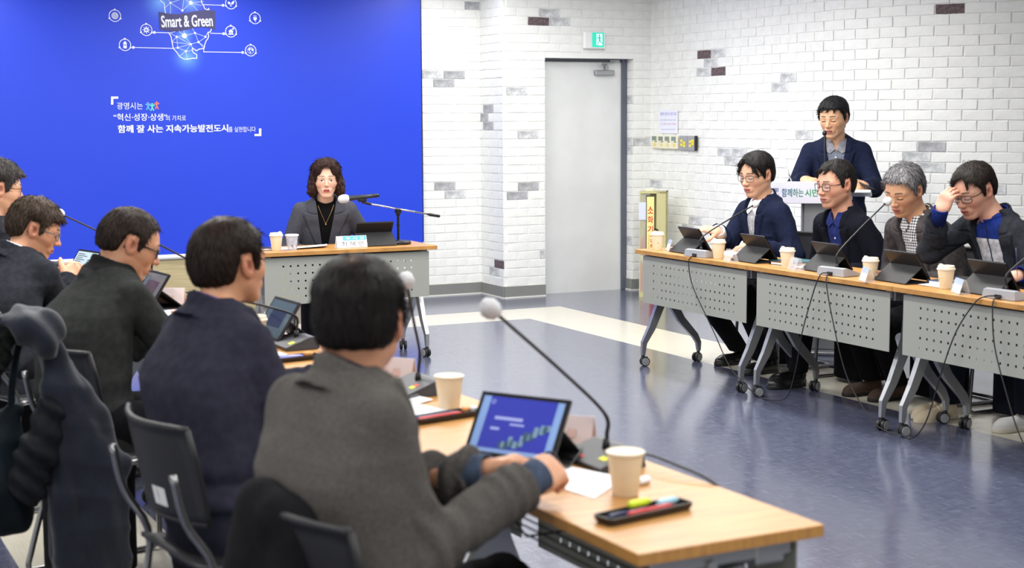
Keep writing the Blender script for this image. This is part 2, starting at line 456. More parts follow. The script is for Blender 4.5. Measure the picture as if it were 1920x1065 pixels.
# ------------------------------------------------------------------ people: signed distance fields turned into smooth meshes
f32 = np.float32
def A3(*p): return np.array(p, f32)
def nrm(v): v = np.asarray(v, float); return v / np.linalg.norm(v)
def rcone(p, a, b, ra, rb):
    a = np.asarray(a, f32); b = np.asarray(b, f32); d = b - a
    q = p - a; h = np.clip(q @ d / f32(d @ d), 0, 1)
    q = q - h[:, None] * d
    return np.sqrt((q * q).sum(1)) - (ra + (rb - ra) * h)
def ell(p, c, r):
    q = (p - np.asarray(c, f32)) / np.asarray(r, f32); k0 = np.sqrt((q * q).sum(1)) + 1e-6
    q2 = q / np.asarray(r, f32); k1 = np.sqrt((q2 * q2).sum(1)) + 1e-6
    return k0 * (k0 - 1) / k1
def rotpts(p, c, R): return (p - np.asarray(c, f32)) @ np.asarray(R, f32)
def smin(a, b, k):
    h = np.clip(0.5 + 0.5 * (b - a) / k, 0, 1); return b + (a - b) * h - k * h * (1 - h)
def smax(a, b, k): return -smin(-a, -b, k)
def sstep(a, b, x):
    t = np.clip((x - a) / (b - a), 0, 1); return t * t * (3 - 2 * t)
def wob(p, s, seed=0.0):
    x, y, z = p[:, 0] * s + seed, p[:, 1] * s + seed * 1.7, p[:, 2] * s + seed * 0.6
    return (np.sin(x + 1.7 * np.sin(0.9 * y + 0.3 * z)) + np.sin(1.3 * y + 1.5 * np.sin(0.8 * z + 1.1 * x)) + np.sin(1.1 * z + 1.3 * np.sin(1.2 * x - 0.7 * y))) / 3
def rotm(yaw=0, pitch=0, roll=0):                 # columns: forward, left, up; pitch > 0 looks down
    M = Matrix.Rotation(yaw, 3, 'Z') @ Matrix.Rotation(pitch, 3, 'Y') @ Matrix.Rotation(roll, 3, 'X')
    return np.array(M, float)

def sdf_mesh(f, lo, hi, h, B=6):
    lo = np.asarray(lo, float); hi = np.asarray(hi, float)
    nb = np.maximum(1, np.ceil((hi - lo) / (h * B)).astype(int)); n = nb * B
    bc = np.stack(np.meshgrid(*[(np.arange(k) + 0.5) * B * h for k in nb], indexing='ij'), -1).reshape(-1, 3) + lo
    bv = f(bc.astype(f32))
    keep = np.abs(bv) < 1.15 * B * h + 0.004
    V = np.repeat(np.repeat(np.repeat(np.sign(bv).reshape(nb), B, 0), B, 1), B, 2).astype(f32)
    V = np.pad(V, ((0, 1),) * 3, mode='edge')
    o = np.stack(np.meshgrid(*[np.arange(B + 1)] * 3, indexing='ij'), -1).reshape(-1, 3)
    bi = np.stack(np.unravel_index(np.where(keep)[0], nb), -1) * B
    CH = 700
    for i in range(0, len(bi), CH):
        ii = (bi[i:i + CH, None, :] + o[None]).reshape(-1, 3)
        V[ii[:, 0], ii[:, 1], ii[:, 2]] = f((ii * h + lo).astype(f32))
    V[[0, -1]] = np.maximum(V[[0, -1]], 1e-4); V[:, [0, -1]] = np.maximum(V[:, [0, -1]], 1e-4); V[:, :, [0, -1]] = np.maximum(V[:, :, [0, -1]], 1e-4)
    s = V < 0
    c = sum(s[a:n[0] + a, b:n[1] + b, e:n[2] + e].astype(np.int8) for a in (0, 1) for b in (0, 1) for e in (0, 1))
    act = np.stack(np.where((c > 0) & (c < 8)), -1)
    idx = np.full(n, -1, np.int32); idx[act[:, 0], act[:, 1], act[:, 2]] = np.arange(len(act))
    acc = np.zeros((len(act), 3)); cnt = np.zeros(len(act))
    for ax in range(3):
        u, w = (ax + 1) % 3, (ax + 2) % 3
        for du in (0, 1):
            for dw in (0, 1):
                a = act.copy(); a[:, u] += du; a[:, w] += dw; b = a.copy(); b[:, ax] += 1
                va = V[a[:, 0], a[:, 1], a[:, 2]]; vb = V[b[:, 0], b[:, 1], b[:, 2]]
                m = (va < 0) != (vb < 0)
                t = np.where(m, va / np.where(va == vb, 1, va - vb), 0)
                p = a - act + 0.0; p[:, ax] += t
                acc[m] += p[m]; cnt[m] += 1
    verts = (act + acc / np.maximum(cnt, 1)[:, None]) * h + lo
    quads = []
    for ax in range(3):
        u, w = (ax + 1) % 3, (ax + 2) % 3
        sl0 = [slice(0, k) for k in n]; 
        a = np.stack(np.where(np.take(s, range(0, n[ax]), ax) != np.take(s, range(1, n[ax] + 1), ax)), -1)
        a = a[(a[:, u] > 0) & (a[:, w] > 0) & (a[:, u] < n[u]) & (a[:, w] < n[w])]
        def g(du, dw):
            b = a.copy(); b[:, u] -= du; b[:, w] -= dw; return idx[b[:, 0], b[:, 1], b[:, 2]]
        q = np.stack([g(1, 1), g(0, 1), g(0, 0), g(1, 0)], -1)
        flip = ~s[a[:, 0], a[:, 1], a[:, 2]]
        q[flip] = q[flip][:, ::-1]
        quads.append(q[(q >= 0).all(1)])
    return verts.astype(f32), np.concatenate(quads)

def np_mesh(name, parts, mats, smooth=True):        # parts: (verts, quads, material index, colours or None)
    me = bpy.data.meshes.new(name)
    vs = np.concatenate([p[0] for p in parts]); off = np.cumsum([0] + [len(p[0]) for p in parts])
    qs = np.concatenate([p[1] + o for p, o in zip(parts, off)]).astype(np.int32)
    mi = np.concatenate([np.full(len(p[1]), p[2], np.int32) if np.isscalar(p[2]) else p[2] for p in parts])
    me.vertices.add(len(vs)); me.vertices.foreach_set('co', vs.astype(f32).ravel())
    me.loops.add(qs.size); me.loops.foreach_set('vertex_index', qs.ravel())
    me.polygons.add(len(qs)); me.polygons.foreach_set('loop_start', np.arange(0, qs.size, 4, dtype=np.int32))
    me.polygons.foreach_set('loop_total', np.full(len(qs), 4, np.int32))
    for m in mats: me.materials.append(m)
    me.polygons.foreach_set('material_index', mi); me.polygons.foreach_set('use_smooth', np.full(len(qs), smooth))
    if parts[0][3] is not None:
        ca = me.color_attributes.new('Col', 'FLOAT_COLOR', 'POINT')
        cc = np.concatenate([p[3] for p in parts]); ca.data.foreach_set('color', np.concatenate([cc, np.ones((len(cc), 1))], 1).astype(f32).ravel())
    me.validate(); me.update(calc_edges=True)
    return me

def attr_mat(name, rough, bump, bscale, sss=0.0, stretch=(1, 1, 1), spec=0.4, sheen=0.0):
    m = mat(name, (128, 128, 128), rough, bump=bump, bscale=bscale, stretch=stretch, spec=spec, sheen=sheen)
    a = m.node_tree.nodes.new('ShaderNodeAttribute'); a.attribute_name = 'Col'
    m.node_tree.links.new(a.outputs['Color'], m.node_tree.nodes['Principled BSDF'].inputs['Base Color'])
    if sss:
        b = m.node_tree.nodes['Principled BSDF']
        b.inputs['Subsurface Weight'].default_value = sss; b.inputs['Subsurface Scale'].default_value = 0.01
        b.inputs['Subsurface Radius'].default_value = (1.0, 0.35, 0.2)
    return m
M_SKIN = attr_mat('skin', 0.48, 0.05, 300, sss=0.12)
M_HAIR = attr_mat('hair', 0.52, 0.35, 90, stretch=(1, 1, 0.25), spec=0.14)

# ---- head.  x forward, y left, z up, origin in the middle of the head (chin at -0.115, crown at +0.115)
def head_fields(p, P):
    y = np.abs(p[:, 1]); ps = np.stack([p[:, 0], y, p[:, 2]], 1)
    cran = smin(ell(p, (-0.016, 0, 0.030), (0.095, 0.077, 0.086)), ell(p, (0.010, 0, 0.012), (0.084, 0.073, 0.078)), 0.03)
    cran = smin(cran, ell(p, (-0.045, 0, -0.010), (0.058, 0.062, 0.062)), 0.03)
    jw = P.get('jaw', 1.0); full = P.get('full', 0.0); nz = P.get('nose', 1.0); lw = P.get('lipw', 1.0)
    d = smin(cran, ell(p, (0.030, 0, -0.030), (0.060, 0.064 + full, 0.075)), 0.03)
    d = smin(d, rcone(ps, (0.000, 0.052 * jw + full * .6, -0.050), (0.058, 0.018, -0.098), 0.020, 0.016), 0.028)
    d = smin(d, ell(p, (0.072, 0, -0.099), (0.018, 0.022, 0.016)), 0.022)
    d = smin(d, rcone(ps, (0.058, 0.040, -0.024), (0.020, 0.062, -0.018), 0.020, 0.014), 0.02)      # cheekbones
    d = smin(d, rcone(ps, (0.083, 0.008, 0.021), (0.070, 0.046, 0.022), 0.010, 0.010), 0.014)       # brow ridge
    d = smax(d, -ell(ps, (0.104, 0.032, 0.002), (0.020, 0.019, 0.012)), 0.012)                        # sockets
    d = smin(d, ell(ps, (0.0775, 0.0315, 0.002), (0.0125, 0.0165, 0.0125)), 0.004)                    # lids over the eyes
    d = smin(d, rcone(p, (0.087, 0, 0.014), (0.107 - .003 * (1 - nz), 0, -0.027), 0.0065 * nz, 0.0105 * nz), 0.010)               # nose
    d = smin(d, ell(p, (0.109 - .005 * (1 - nz), 0, -0.030), (0.0115 * nz, 0.0115 * nz, 0.010 * nz)), 0.006)
    d = smin(d, ell(ps, (0.097, 0.0125 * nz, -0.033), (0.011, 0.0075 * nz, 0.0085 * nz)), 0.006)
    d = smax(d, -ell(ps, (0.104, 0.0065, -0.041), (0.006, 0.0035, 0.004)), 0.003)
    d = smin(d, ell(p, (0.078, 0, -0.066), (0.022, 0.032, 0.022)), 0.012)                             # muzzle
    d = smin(d, ell(p, (0.0935, 0, -0.0605), (0.0085, 0.020 * lw, 0.0055)), 0.004)
    d = smin(d, ell(p, (0.0925, 0, -0.0725), (0.0085, 0.017 * lw, 0.0062)), 0.004)
    d = smax(d, -(rcone(ps, (0.1035, 0, -0.0662), (0.090, 0.023 * lw, -0.0675), 0.0030, 0.0022)), 0.003)    # mouth line
    R = rotm(0, math.radians(-14)); q = ps - A3(-0.006, 0.077, -0.006); q = q @ R.astype(f32)
    ear = ell(q, (0, 0, 0), (0.021, 0.011, 0.034))
    ear = smin(ear, ell(q, (-0.004, 0.007, 0.004), (0.019, 0.006, 0.031)), 0.006)
    ear = smax(ear, -ell(q, (0.004, 0.013, 0.002), (0.011, 0.010, 0.018)), 0.003)
    ear = smax(ear, -ell(q, (-0.006, 0.016, 0.018), (0.008, 0.0065, 0.010)), 0.003)
    d = smin(d, ear, 0.006)
    return d, cran
def head_sdf(p, P, nb):
    d, _ = head_fields(p, P)
    return smin(d, rcone(p, (-0.022, 0, -0.045), nb, 0.053, 0.058), 0.03)

def gauss(x, s): return np.exp(-(x / s) ** 2)
def head_color(p, P):
    x, y, z = p[:, 0], np.abs(p[:, 1]), p[:, 2]
    base = np.array(lin(P.get('skin', (206, 156, 124)))[:3])
    c = np.tile(base, (len(p), 1))
    def mixin(c, col, w): return c + (np.array(lin(col)[:3]) - c) * np.clip(w, 0, 1)[:, None]
    face = (x > 0.045)
    c = mixin(c, (200, 120, 100), 0.30 * gauss(y - 0.045, 0.022) * gauss(z + 0.030, 0.026) * face)      # cheeks
    c = mixin(c, (196, 116, 98), 0.35 * gauss(y, 0.018) * gauss(z + 0.030, 0.014) * (x > 0.09))         # nose tip
    c = mixin(c, P.get('lip', (172, 98, 88)), sstep(0.025 * P.get('lipw', 1.0), 0.019 * P.get('lipw', 1.0), y) * sstep(0.0125, 0.0085, np.abs(z + 0.0665)) * (x > 0.078))
    c = mixin(c, (90, 45, 42), sstep(0.024, 0.020, y) * gauss(z + 0.0665, 0.0022) * (x > 0.08))
    if P.get('stubble'):
        c = mixin(c, (120, 105, 95), P['stubble'] * sstep(-0.045, -0.06, z) * (x > -0.02) * sstep(-0.125, -0.11, z))
    bz = 0.0235 + 0.006 * np.cos((y - 0.03) * 40)
    bw = P.get('brow', 0.85)
    c = mixin(c, P.get('browcol', (34, 27, 25)), bw * sstep(0.052, 0.046, y) * sstep(0.010, 0.016, y) * sstep(0.0064, 0.0030, np.abs(z - bz) * (0.9 + 10 * y)) * (x > 0.05))
    ez = P.get('lidz', -0.004) - 14 * (y - 0.031) ** 2 * -1 * (1 if P.get('lidz', -0.004) < 0 else 0)
    inb = sstep(0.0485, 0.0455, y) * sstep(0.0145, 0.0175, y) * (x > 0.055)
    if P.get('eyes_open'):
        half = 0.0052 * np.sqrt(np.clip(1 - ((y - 0.0315) / 0.0155) ** 2, 0, 1))
        w = sstep(0.0012, -0.0006, np.abs(z - 0.001) - half) * inb
        c = mixin(c, (225, 215, 208), w)
        c = mixin(c, (38, 26, 22), w * sstep(0.0068, 0.0055, np.sqrt((y - 0.0315) ** 2 + (z - 0.0015) ** 2)))
        c = mixin(c, (45, 30, 26), inb * gauss(z - 0.001 - half, 0.0015))
    else:
        c = mixin(c, (36, 25, 22), 1.0 * inb * np.clip(1.5 * gauss(z - ez, 0.0026), 0, 1))
    c = mixin(c, (165, 105, 85), 0.35 * gauss(z - 0.0125, 0.003) * inb)
    c = mixin(c, (190, 105, 85), 0.4 * (np.abs(x + 0.006) < 0.03) * (y > 0.074) * gauss(z + 0.005, 0.04))
    ex = (p[:, 0] + 0.006) * 0.97 + (p[:, 2] + .006) * .24
    c = mixin(c, (120, 62, 50), 0.75 * np.exp(-((p[:, 0] + .003) / .0085) ** 2 - ((p[:, 2] + .001) / .014) ** 2) * (y > 0.078))
    c *= (1 + 0.05 * wob(p, 90, 1.0))[:, None]
    return c

HAIR_STD = dict(front=0.066, front_side=0.050, temple=0.016, side=-0.030, ear=0.024, back=-0.062, nape=-0.084, top=0.018, sidev=0.009, backv=0.012, frontv=0.013, soft=0.010)
def hair_sdf(p, Hr):
    """thick coat over the skull, thinning to nothing along the hairline"""
    _, cran = head_fields(p, {})
    x, y, z = p[:, 0], np.abs(p[:, 1]), p[:, 2]
    ang = np.degrees(np.arctan2(y, x + 0.010))
    zmin = np.interp(ang, [0, 30, 46, 58, 67, 73, 77, 104, 118, 150, 180],
                     [Hr['front'], Hr['front'] * .6 + Hr['front_side'] * .4, Hr['front_side'], Hr['temple'], Hr['side'], Hr['side'], Hr['ear'], Hr['ear'], Hr['back'], Hr['nape'], Hr['nape']]).astype(f32)
    if Hr.get('part'):
        sgn = p[:, 1]; zmin = zmin + Hr['part'] * np.exp(-((sgn - Hr.get('part_y', 0.0)) / 0.016) ** 2) * (x > 0.02)
    up_ = sstep(0.02, 0.085, z)
    vol = np.interp(ang, [0, 50, 95, 135, 180], [Hr['frontv'], Hr['frontv'] * .8 + Hr['sidev'] * .2, Hr['sidev'], Hr['backv'], Hr['backv']]).astype(f32)
    vol = vol * (1 - up_) + Hr['top'] * up_
    rough = Hr.get('rough', 0.0016)
    soft = (np.interp(ang, [0, 55, 75, 105, 180], [1.1, 1.5, 2.2, 3.0, 3.4]) * Hr['soft']).astype(f32)
    w = sstep(-0.004, soft, z - zmin + rough * 2 * wob(p, 160, 3.0))
    vol = vol + rough * wob(p, 55, 2.0) + rough * 0.8 * np.sin(ang * 1.1 + 60 * z + 3 * wob(p, 40, 5.))
    d = cran - (-0.010 + (vol + 0.010) * w)
    if Hr.get('bob'):
        b = Hr['bob']; ps = np.stack([x, y, z], 1)
        lump = 0.006 * wob(p, 85, 1.0) + 0.004 * wob(p, 170, 2.0)
        s = smin(ell(ps, (-0.006, 0.088, -0.035), (0.058, 0.028, 0.085)), ell(p, (-0.050, 0, -0.02), (0.066, 0.094, 0.100)), 0.03)
        s = smin(s, ell(ps, (0.012, 0.094, -0.062), (0.044, 0.032, 0.048)), 0.02) + lump
        s = smax(s, -ell(p, (0.075, 0, -0.045), (0.075, 0.066, 0.125)), 0.012)
        d = smin(d, s, 0.018)
        fr = smin(ell(ps, (0.060, 0.048, 0.060), (0.026, 0.024, 0.034)), ell(ps, (0.042, 0.068, 0.026), (0.028, 0.012, 0.046)), 0.02) + 0.0012 * np.sin(300 * y + 80 * z)
        d = smin(d, fr, 0.012)
    if Hr.get('fringe'):
        for a, b_, r1, r2 in Hr['fringe']: d = smin(d, rcone(p, a, b_, r1, r2) + 0.0012 * np.sin(500 * p[:, 1] + 200 * z), 0.012)
    # keep the face clear
    return d

def hair_color(p, Hr):
    base = np.array(lin(Hr.get('col', (24, 21, 20)))[:3]); c2 = np.array(lin(Hr.get('col2', Hr.get('col', (24, 21, 20))))[:3])
    ang = np.arctan2(p[:, 1], p[:, 0])
    w = 0.5 + 0.5 * np.sin(ang * 38 + 5 * wob(p, 50, 1.0) + 60 * p[:, 2]) * 0.7 + 0.3 * wob(p, 120, 4.0)
    w = np.clip(w * Hr.get('mix', 0.5) * 2 * (0.5 + Hr.get('frontgrey', 0) * sstep(-0.02, 0.07, p[:, 0]) + 0.5 * (Hr.get('frontgrey', 0) == 0)), 0, 1)
    c = base + (c2 - base) * w[:, None]
    if Hr.get('bald'):                              # scalp shining through at the crown
        cx, r, k = Hr['bald']; m = k * np.exp(-(((p[:, 0] - cx) / r) ** 2 + (p[:, 1] / (r * .8)) ** 2)) * (p[:, 2] > 0.05)
        m = m * (0.6 + 0.4 * wob(p, 150, 7.0))
        c = c + (np.array(lin((150, 112, 92))[:3]) - c) * np.clip(m, 0, 1)[:, None]
    return c

def vnormals(v, q):
    a, b, c = v[q[:, 0]], v[q[:, 1]], v[q[:, 2]]; n = np.cross(b - a, c - a); N = np.zeros_like(v)
    for k in range(4): np.add.at(N, q[:, k], n)
    return N / (np.linalg.norm(N, axis=1, keepdims=True) + 1e-9)
def strands(v, q, Hr, P, count, seed):
    """locks lying on the hair: thin ribbons that follow the fall of the hair away from the crown"""
    R = np.random.RandomState(seed); n = vnormals(v, q)
    d, _ = head_fields(v, P); ok = np.where((d > 0.0022) & (n[:, 2] > -0.75))[0]
    i = R.choice(ok, count); p = v[i].astype(float); nn = n[i].astype(float)
    C = np.array(Hr.get('crown', (-0.040, 0.012, 0.13))); t = p - C
    if Hr.get('sweep'): t = t + np.array(Hr['sweep']) * (p[:, 0:1] > 0.0)
    t += 0.035 * np.stack([wob(p.astype(f32), 45, 1.0), wob(p.astype(f32), 45, 4.0), 0.4 * wob(p.astype(f32), 45, 8.0)], 1)
    t += R.normal(0, 0.007, t.shape)
    t -= nn * (t * nn).sum(1, keepdims=True); t /= np.linalg.norm(t, axis=1, keepdims=True) + 1e-9
    s = np.cross(nn, t); L = Hr.get('strand', 0.023) * R.uniform(.6, 1.3, count) * (0.5 + 0.5 * sstep(-.03, .05, p[:, 2])); lift = R.uniform(.0006, Hr.get('lift', .0016), count)
    K = 5; V = np.zeros((count, K, 2, 3)); cu = Hr.get('curl', 0.0); ph = R.uniform(0, 6.28, count)
    for k in range(K):
        u = k / (K - 1); a = (L * u)[:, None]
        c = p + t * a + nn * (lift * (0.2 + u) - (L * u) ** 2 / (2 * 0.078))[:, None] + s * (cu * np.sin(ph + 5.5 * u) + 0.0015 * np.sin(ph + 3 * u))[:, None] + nn * (cu * .6 * np.cos(ph + 5.5 * u))[:, None]
        w = (0.0013 * (1 - u) ** .6 + 0.0002) * Hr.get('strandw', 1.0)
        V[:, k, 0] = c - s * w; V[:, k, 1] = c + s * w
    base = (np.arange(count) * K * 2)[:, None]
    Q = np.concatenate([base + np.array([2 * k, 2 * k + 1, 2 * k + 3, 2 * k + 2]) for k in range(K - 1)])
    b0 = np.array(lin(Hr.get('col', (24, 21, 20)))[:3]); c2 = np.array(lin(Hr.get('col2', Hr.get('col', (24, 21, 20))))[:3])
    m = R.beta(1.2, 2.2 if Hr.get('mix', .5) < .5 else 1.4, count) * (0.45 + 0.55 * sstep(-.03, .07, p[:, 0]) if Hr.get('frontgrey') else 1)
    cc = np.repeat((b0 + (c2 - b0) * m[:, None]), K * 2, 0)
    return V.reshape(-1, 3).astype(f32), Q, cc

# ---- hand.  x along the fingers, z out of the back of the hand, thumb on +y (mirror with side = -1)
def hand_sdf_fn(side, curl, spread=0.0, thumb=(0.62, 0.72, -0.30), tcurl=0.4, fore=None, cj=(0.85, 1.15, 0.75)):
    segs = []
    fingers = [(0.027, 0.090, 0.071, 0.0092), (0.009, 0.094, 0.078, 0.0094), (-0.0105, 0.091, 0.073, 0.0090), (-0.028, 0.083, 0.057, 0.0080)]
    for k, (fy, fx, L, r) in enumerate(fingers):
        cu = curl[k] if isinstance(curl, (list, tuple)) else curl
        a = A3(fx, fy, 0.001); an = 0.0; sp = spread * (1.5 - k)
        for j, fr in enumerate((0.46, 0.30, 0.24)):
            an += cu * cj[j]
            b = a + A3(math.cos(an) * math.cos(sp), math.cos(an) * math.sin(sp), -math.sin(an)) * (L * fr)
            segs.append((a, b, r * (1 - 0.08 * j), r * (1 - 0.08 * (j + 1)), k)); a = b
    t = nrm(thumb); a = A3(0.020, 0.030, -0.008)
    ax = np.array([0.25, -0.2, -0.95]); 
    for j, L in enumerate((0.042, 0.034, 0.026)):
        b = a + (t * L).astype(f32); segs.append((a, b, (0.0155, 0.0115, 0.0100)[j], (0.0118, 0.0102, 0.0080)[j], 9)); a = b
        t = nrm(t + tcurl * np.array([0.35, -0.75, -0.45]) * (0.9 if j else 0.5))
    def f(p):
        q = p.copy(); q[:, 1] *= side
        palm = smin(ell(q, (0.048, 0.004, -0.001), (0.058, 0.043, 0.0175)), rcone(q, (0.082, 0.025, 0), (0.078, -0.026, -0.001), 0.0125, 0.011), 0.02)
        palm = smin(palm, ell(q, (0.030, -0.022, -0.006), (0.036, 0.018, 0.014)), 0.015)
        d = palm
        for k in (0, 1, 2, 3):
            dk = None
            for a, b, ra, rb, kk in segs:
                if kk == k:
                    e = rcone(q, a, b, ra, rb); dk = e if dk is None else smin(dk, e, 0.004)
            d = smin(d, dk, 0.0055)
        dk = None
        for a, b, ra, rb, kk in segs:
            if kk == 9:
                e = rcone(q, a, b, ra, rb); dk = e if dk is None else smin(dk, e, 0.006)
        d = smin(d, dk, 0.012)
        w = q.copy(); w[:, 2] *= 1.25
        fv = (fore if fore is not None else A3(-1, 0, 0)) * f32(0.075); fv = fv * A3(1, side, 1.25)
        d = smin(d, rcone(w, (0.012, 0, 0), fv, 0.027, 0.030), 0.02)
        return d
    return f, segs

def basis(fwd, dorsal):
    x = nrm(fwd); z = np.asarray(dorsal, float); z = nrm(z - x * (z @ x)); y = np.cross(z, x)
    return np.stack([x, y, z], 1)                    # local -> world columns

def ik(S, W, l1, l2, hint):
    S, W = np.asarray(S, float), np.asarray(W, float); d = W - S; L = np.linalg.norm(d); u = d / L
    L2 = min(L, (l1 + l2) * 0.995); a = (l1 * l1 - l2 * l2 + L2 * L2) / (2 * L2)
    h = math.sqrt(max(l1 * l1 - a * a, 1e-6)); n = np.asarray(hint, float); n = nrm(n - u * (n @ u))
    return S + u * a + n * h
def cloth(name, c, bs=500, bump=0.25, var=0.18, vs=40, rough=0.9, sheen=0.0, c2=None):
    return mat(name, c, rough, bump=bump, bscale=bs, var=var, vscale=vs, spec=0.12, sheen=sheen, c2=c2)

def check_mat(name, c1, c2, scale):
    m = mat(name, c1, 0.8, spec=0.2); nt = m.node_tree; N = nt.nodes; L = nt.links
    tc = N.new('ShaderNodeTexCoord'); sp = N.new('ShaderNodeSeparateXYZ'); L.new(tc.outputs['Object'], sp.inputs[0])
    outs = []
    for ax in (1, 2):
        a = N.new('ShaderNodeMath'); a.operation = 'MULTIPLY'; a.inputs[1].default_value = scale; L.new(sp.outputs[ax], a.inputs[0])
        s = N.new('ShaderNodeMath'); s.operation = 'SINE'; L.new(a.outputs[0], s.inputs[0])
        g = N.new('ShaderNodeMath'); g.operation = 'GREATER_THAN'; g.inputs[1].default_value = 0.0; L.new(s.outputs[0], g.inputs[0]); outs.append(g)
    ad = N.new('ShaderNodeMath'); ad.operation = 'ADD'; L.new(outs[0].outputs[0], ad.inputs[0]); L.new(outs[1].outputs[0], ad.inputs[1])
    hf = N.new('ShaderNodeMath'); hf.operation = 'MULTIPLY'; hf.inputs[1].default_value = 0.5; L.new(ad.outputs[0], hf.inputs[0])
    mx = N.new('ShaderNodeMix'); mx.data_type = 'RGBA'; mx.inputs[6].default_value = lin(c1); mx.inputs[7].default_value = lin(c2)
    L.new(hf.outputs[0], mx.inputs[0]); L.new(mx.outputs[2], N['Principled BSDF'].inputs['Base Color'])
    return m

M_LENS = glass_mat('spectacle_lens', (225, 232, 240), 0.12, 0.02)
M_BLACKP = mat('black_plastic', (22, 22, 24), 0.38)
M_DARKMETAL = mat('dark_metal_rim', (48, 42, 42), 0.35, metal=0.6)
M_GREYRIM = mat('grey_spectacle_rim', (112, 112, 112), 0.35, metal=0.3)
M_GOLD = mat('gold', (212, 175, 120), 0.3, metal=0.9)
M_BUTTON_W = mat('white_button', (225, 228, 232), 0.35)
M_BUTTON_D = mat('dark_button', (26, 26, 30), 0.4)
M_SOLE_D = mat('dark_sole', (24, 22, 22), 0.7)

def glasses(parent, frame, Hm, rim=0.0016, w=0.0255, hgt=0.018, drop=0.0):
    root = None
    mb = MB(); lens = MB()
    for s in (-1, 1):
        pts = []
        for k in range(21):
            a = 2 * math.pi * k / 20
            cx, cz = math.cos(a), math.sin(a)
            e = 0.55
            x = math.copysign(abs(cx) ** e, cx) * w; z = math.copysign(abs(cz) ** e, cz) * hgt
            pts.append((0.1005 - abs(s * 0.034 + x) ** 2 * 3.2, s * 0.034 + x, 0.001 - drop + z))
        mb.tube(pts, rim, 6, cap=False)
        lens.add(pts[:-1], [tuple(range(20))])
        mb.tube(spline([(0.086, s * 0.0595, 0.009 - drop), (0.06, s * 0.074, 0.009 - drop * .6), (-0.004, s * 0.0815, 0.010), (-0.02, s * 0.082, 0.002), (-0.03, s * 0.080, -0.02)], 4), rim * 1.1, 6)
    mb.tube(spline([(0.1005, -0.010, 0.004 - drop), (0.106, 0, 0.0075 - drop), (0.1005, 0.010, 0.004 - drop)], 4), rim, 6)
    g = mb.build('glasses', frame, parent, smooth=True); g.matrix_local = Hm
    l = lens.build('lens', M_LENS, g, smooth=False)
    return g

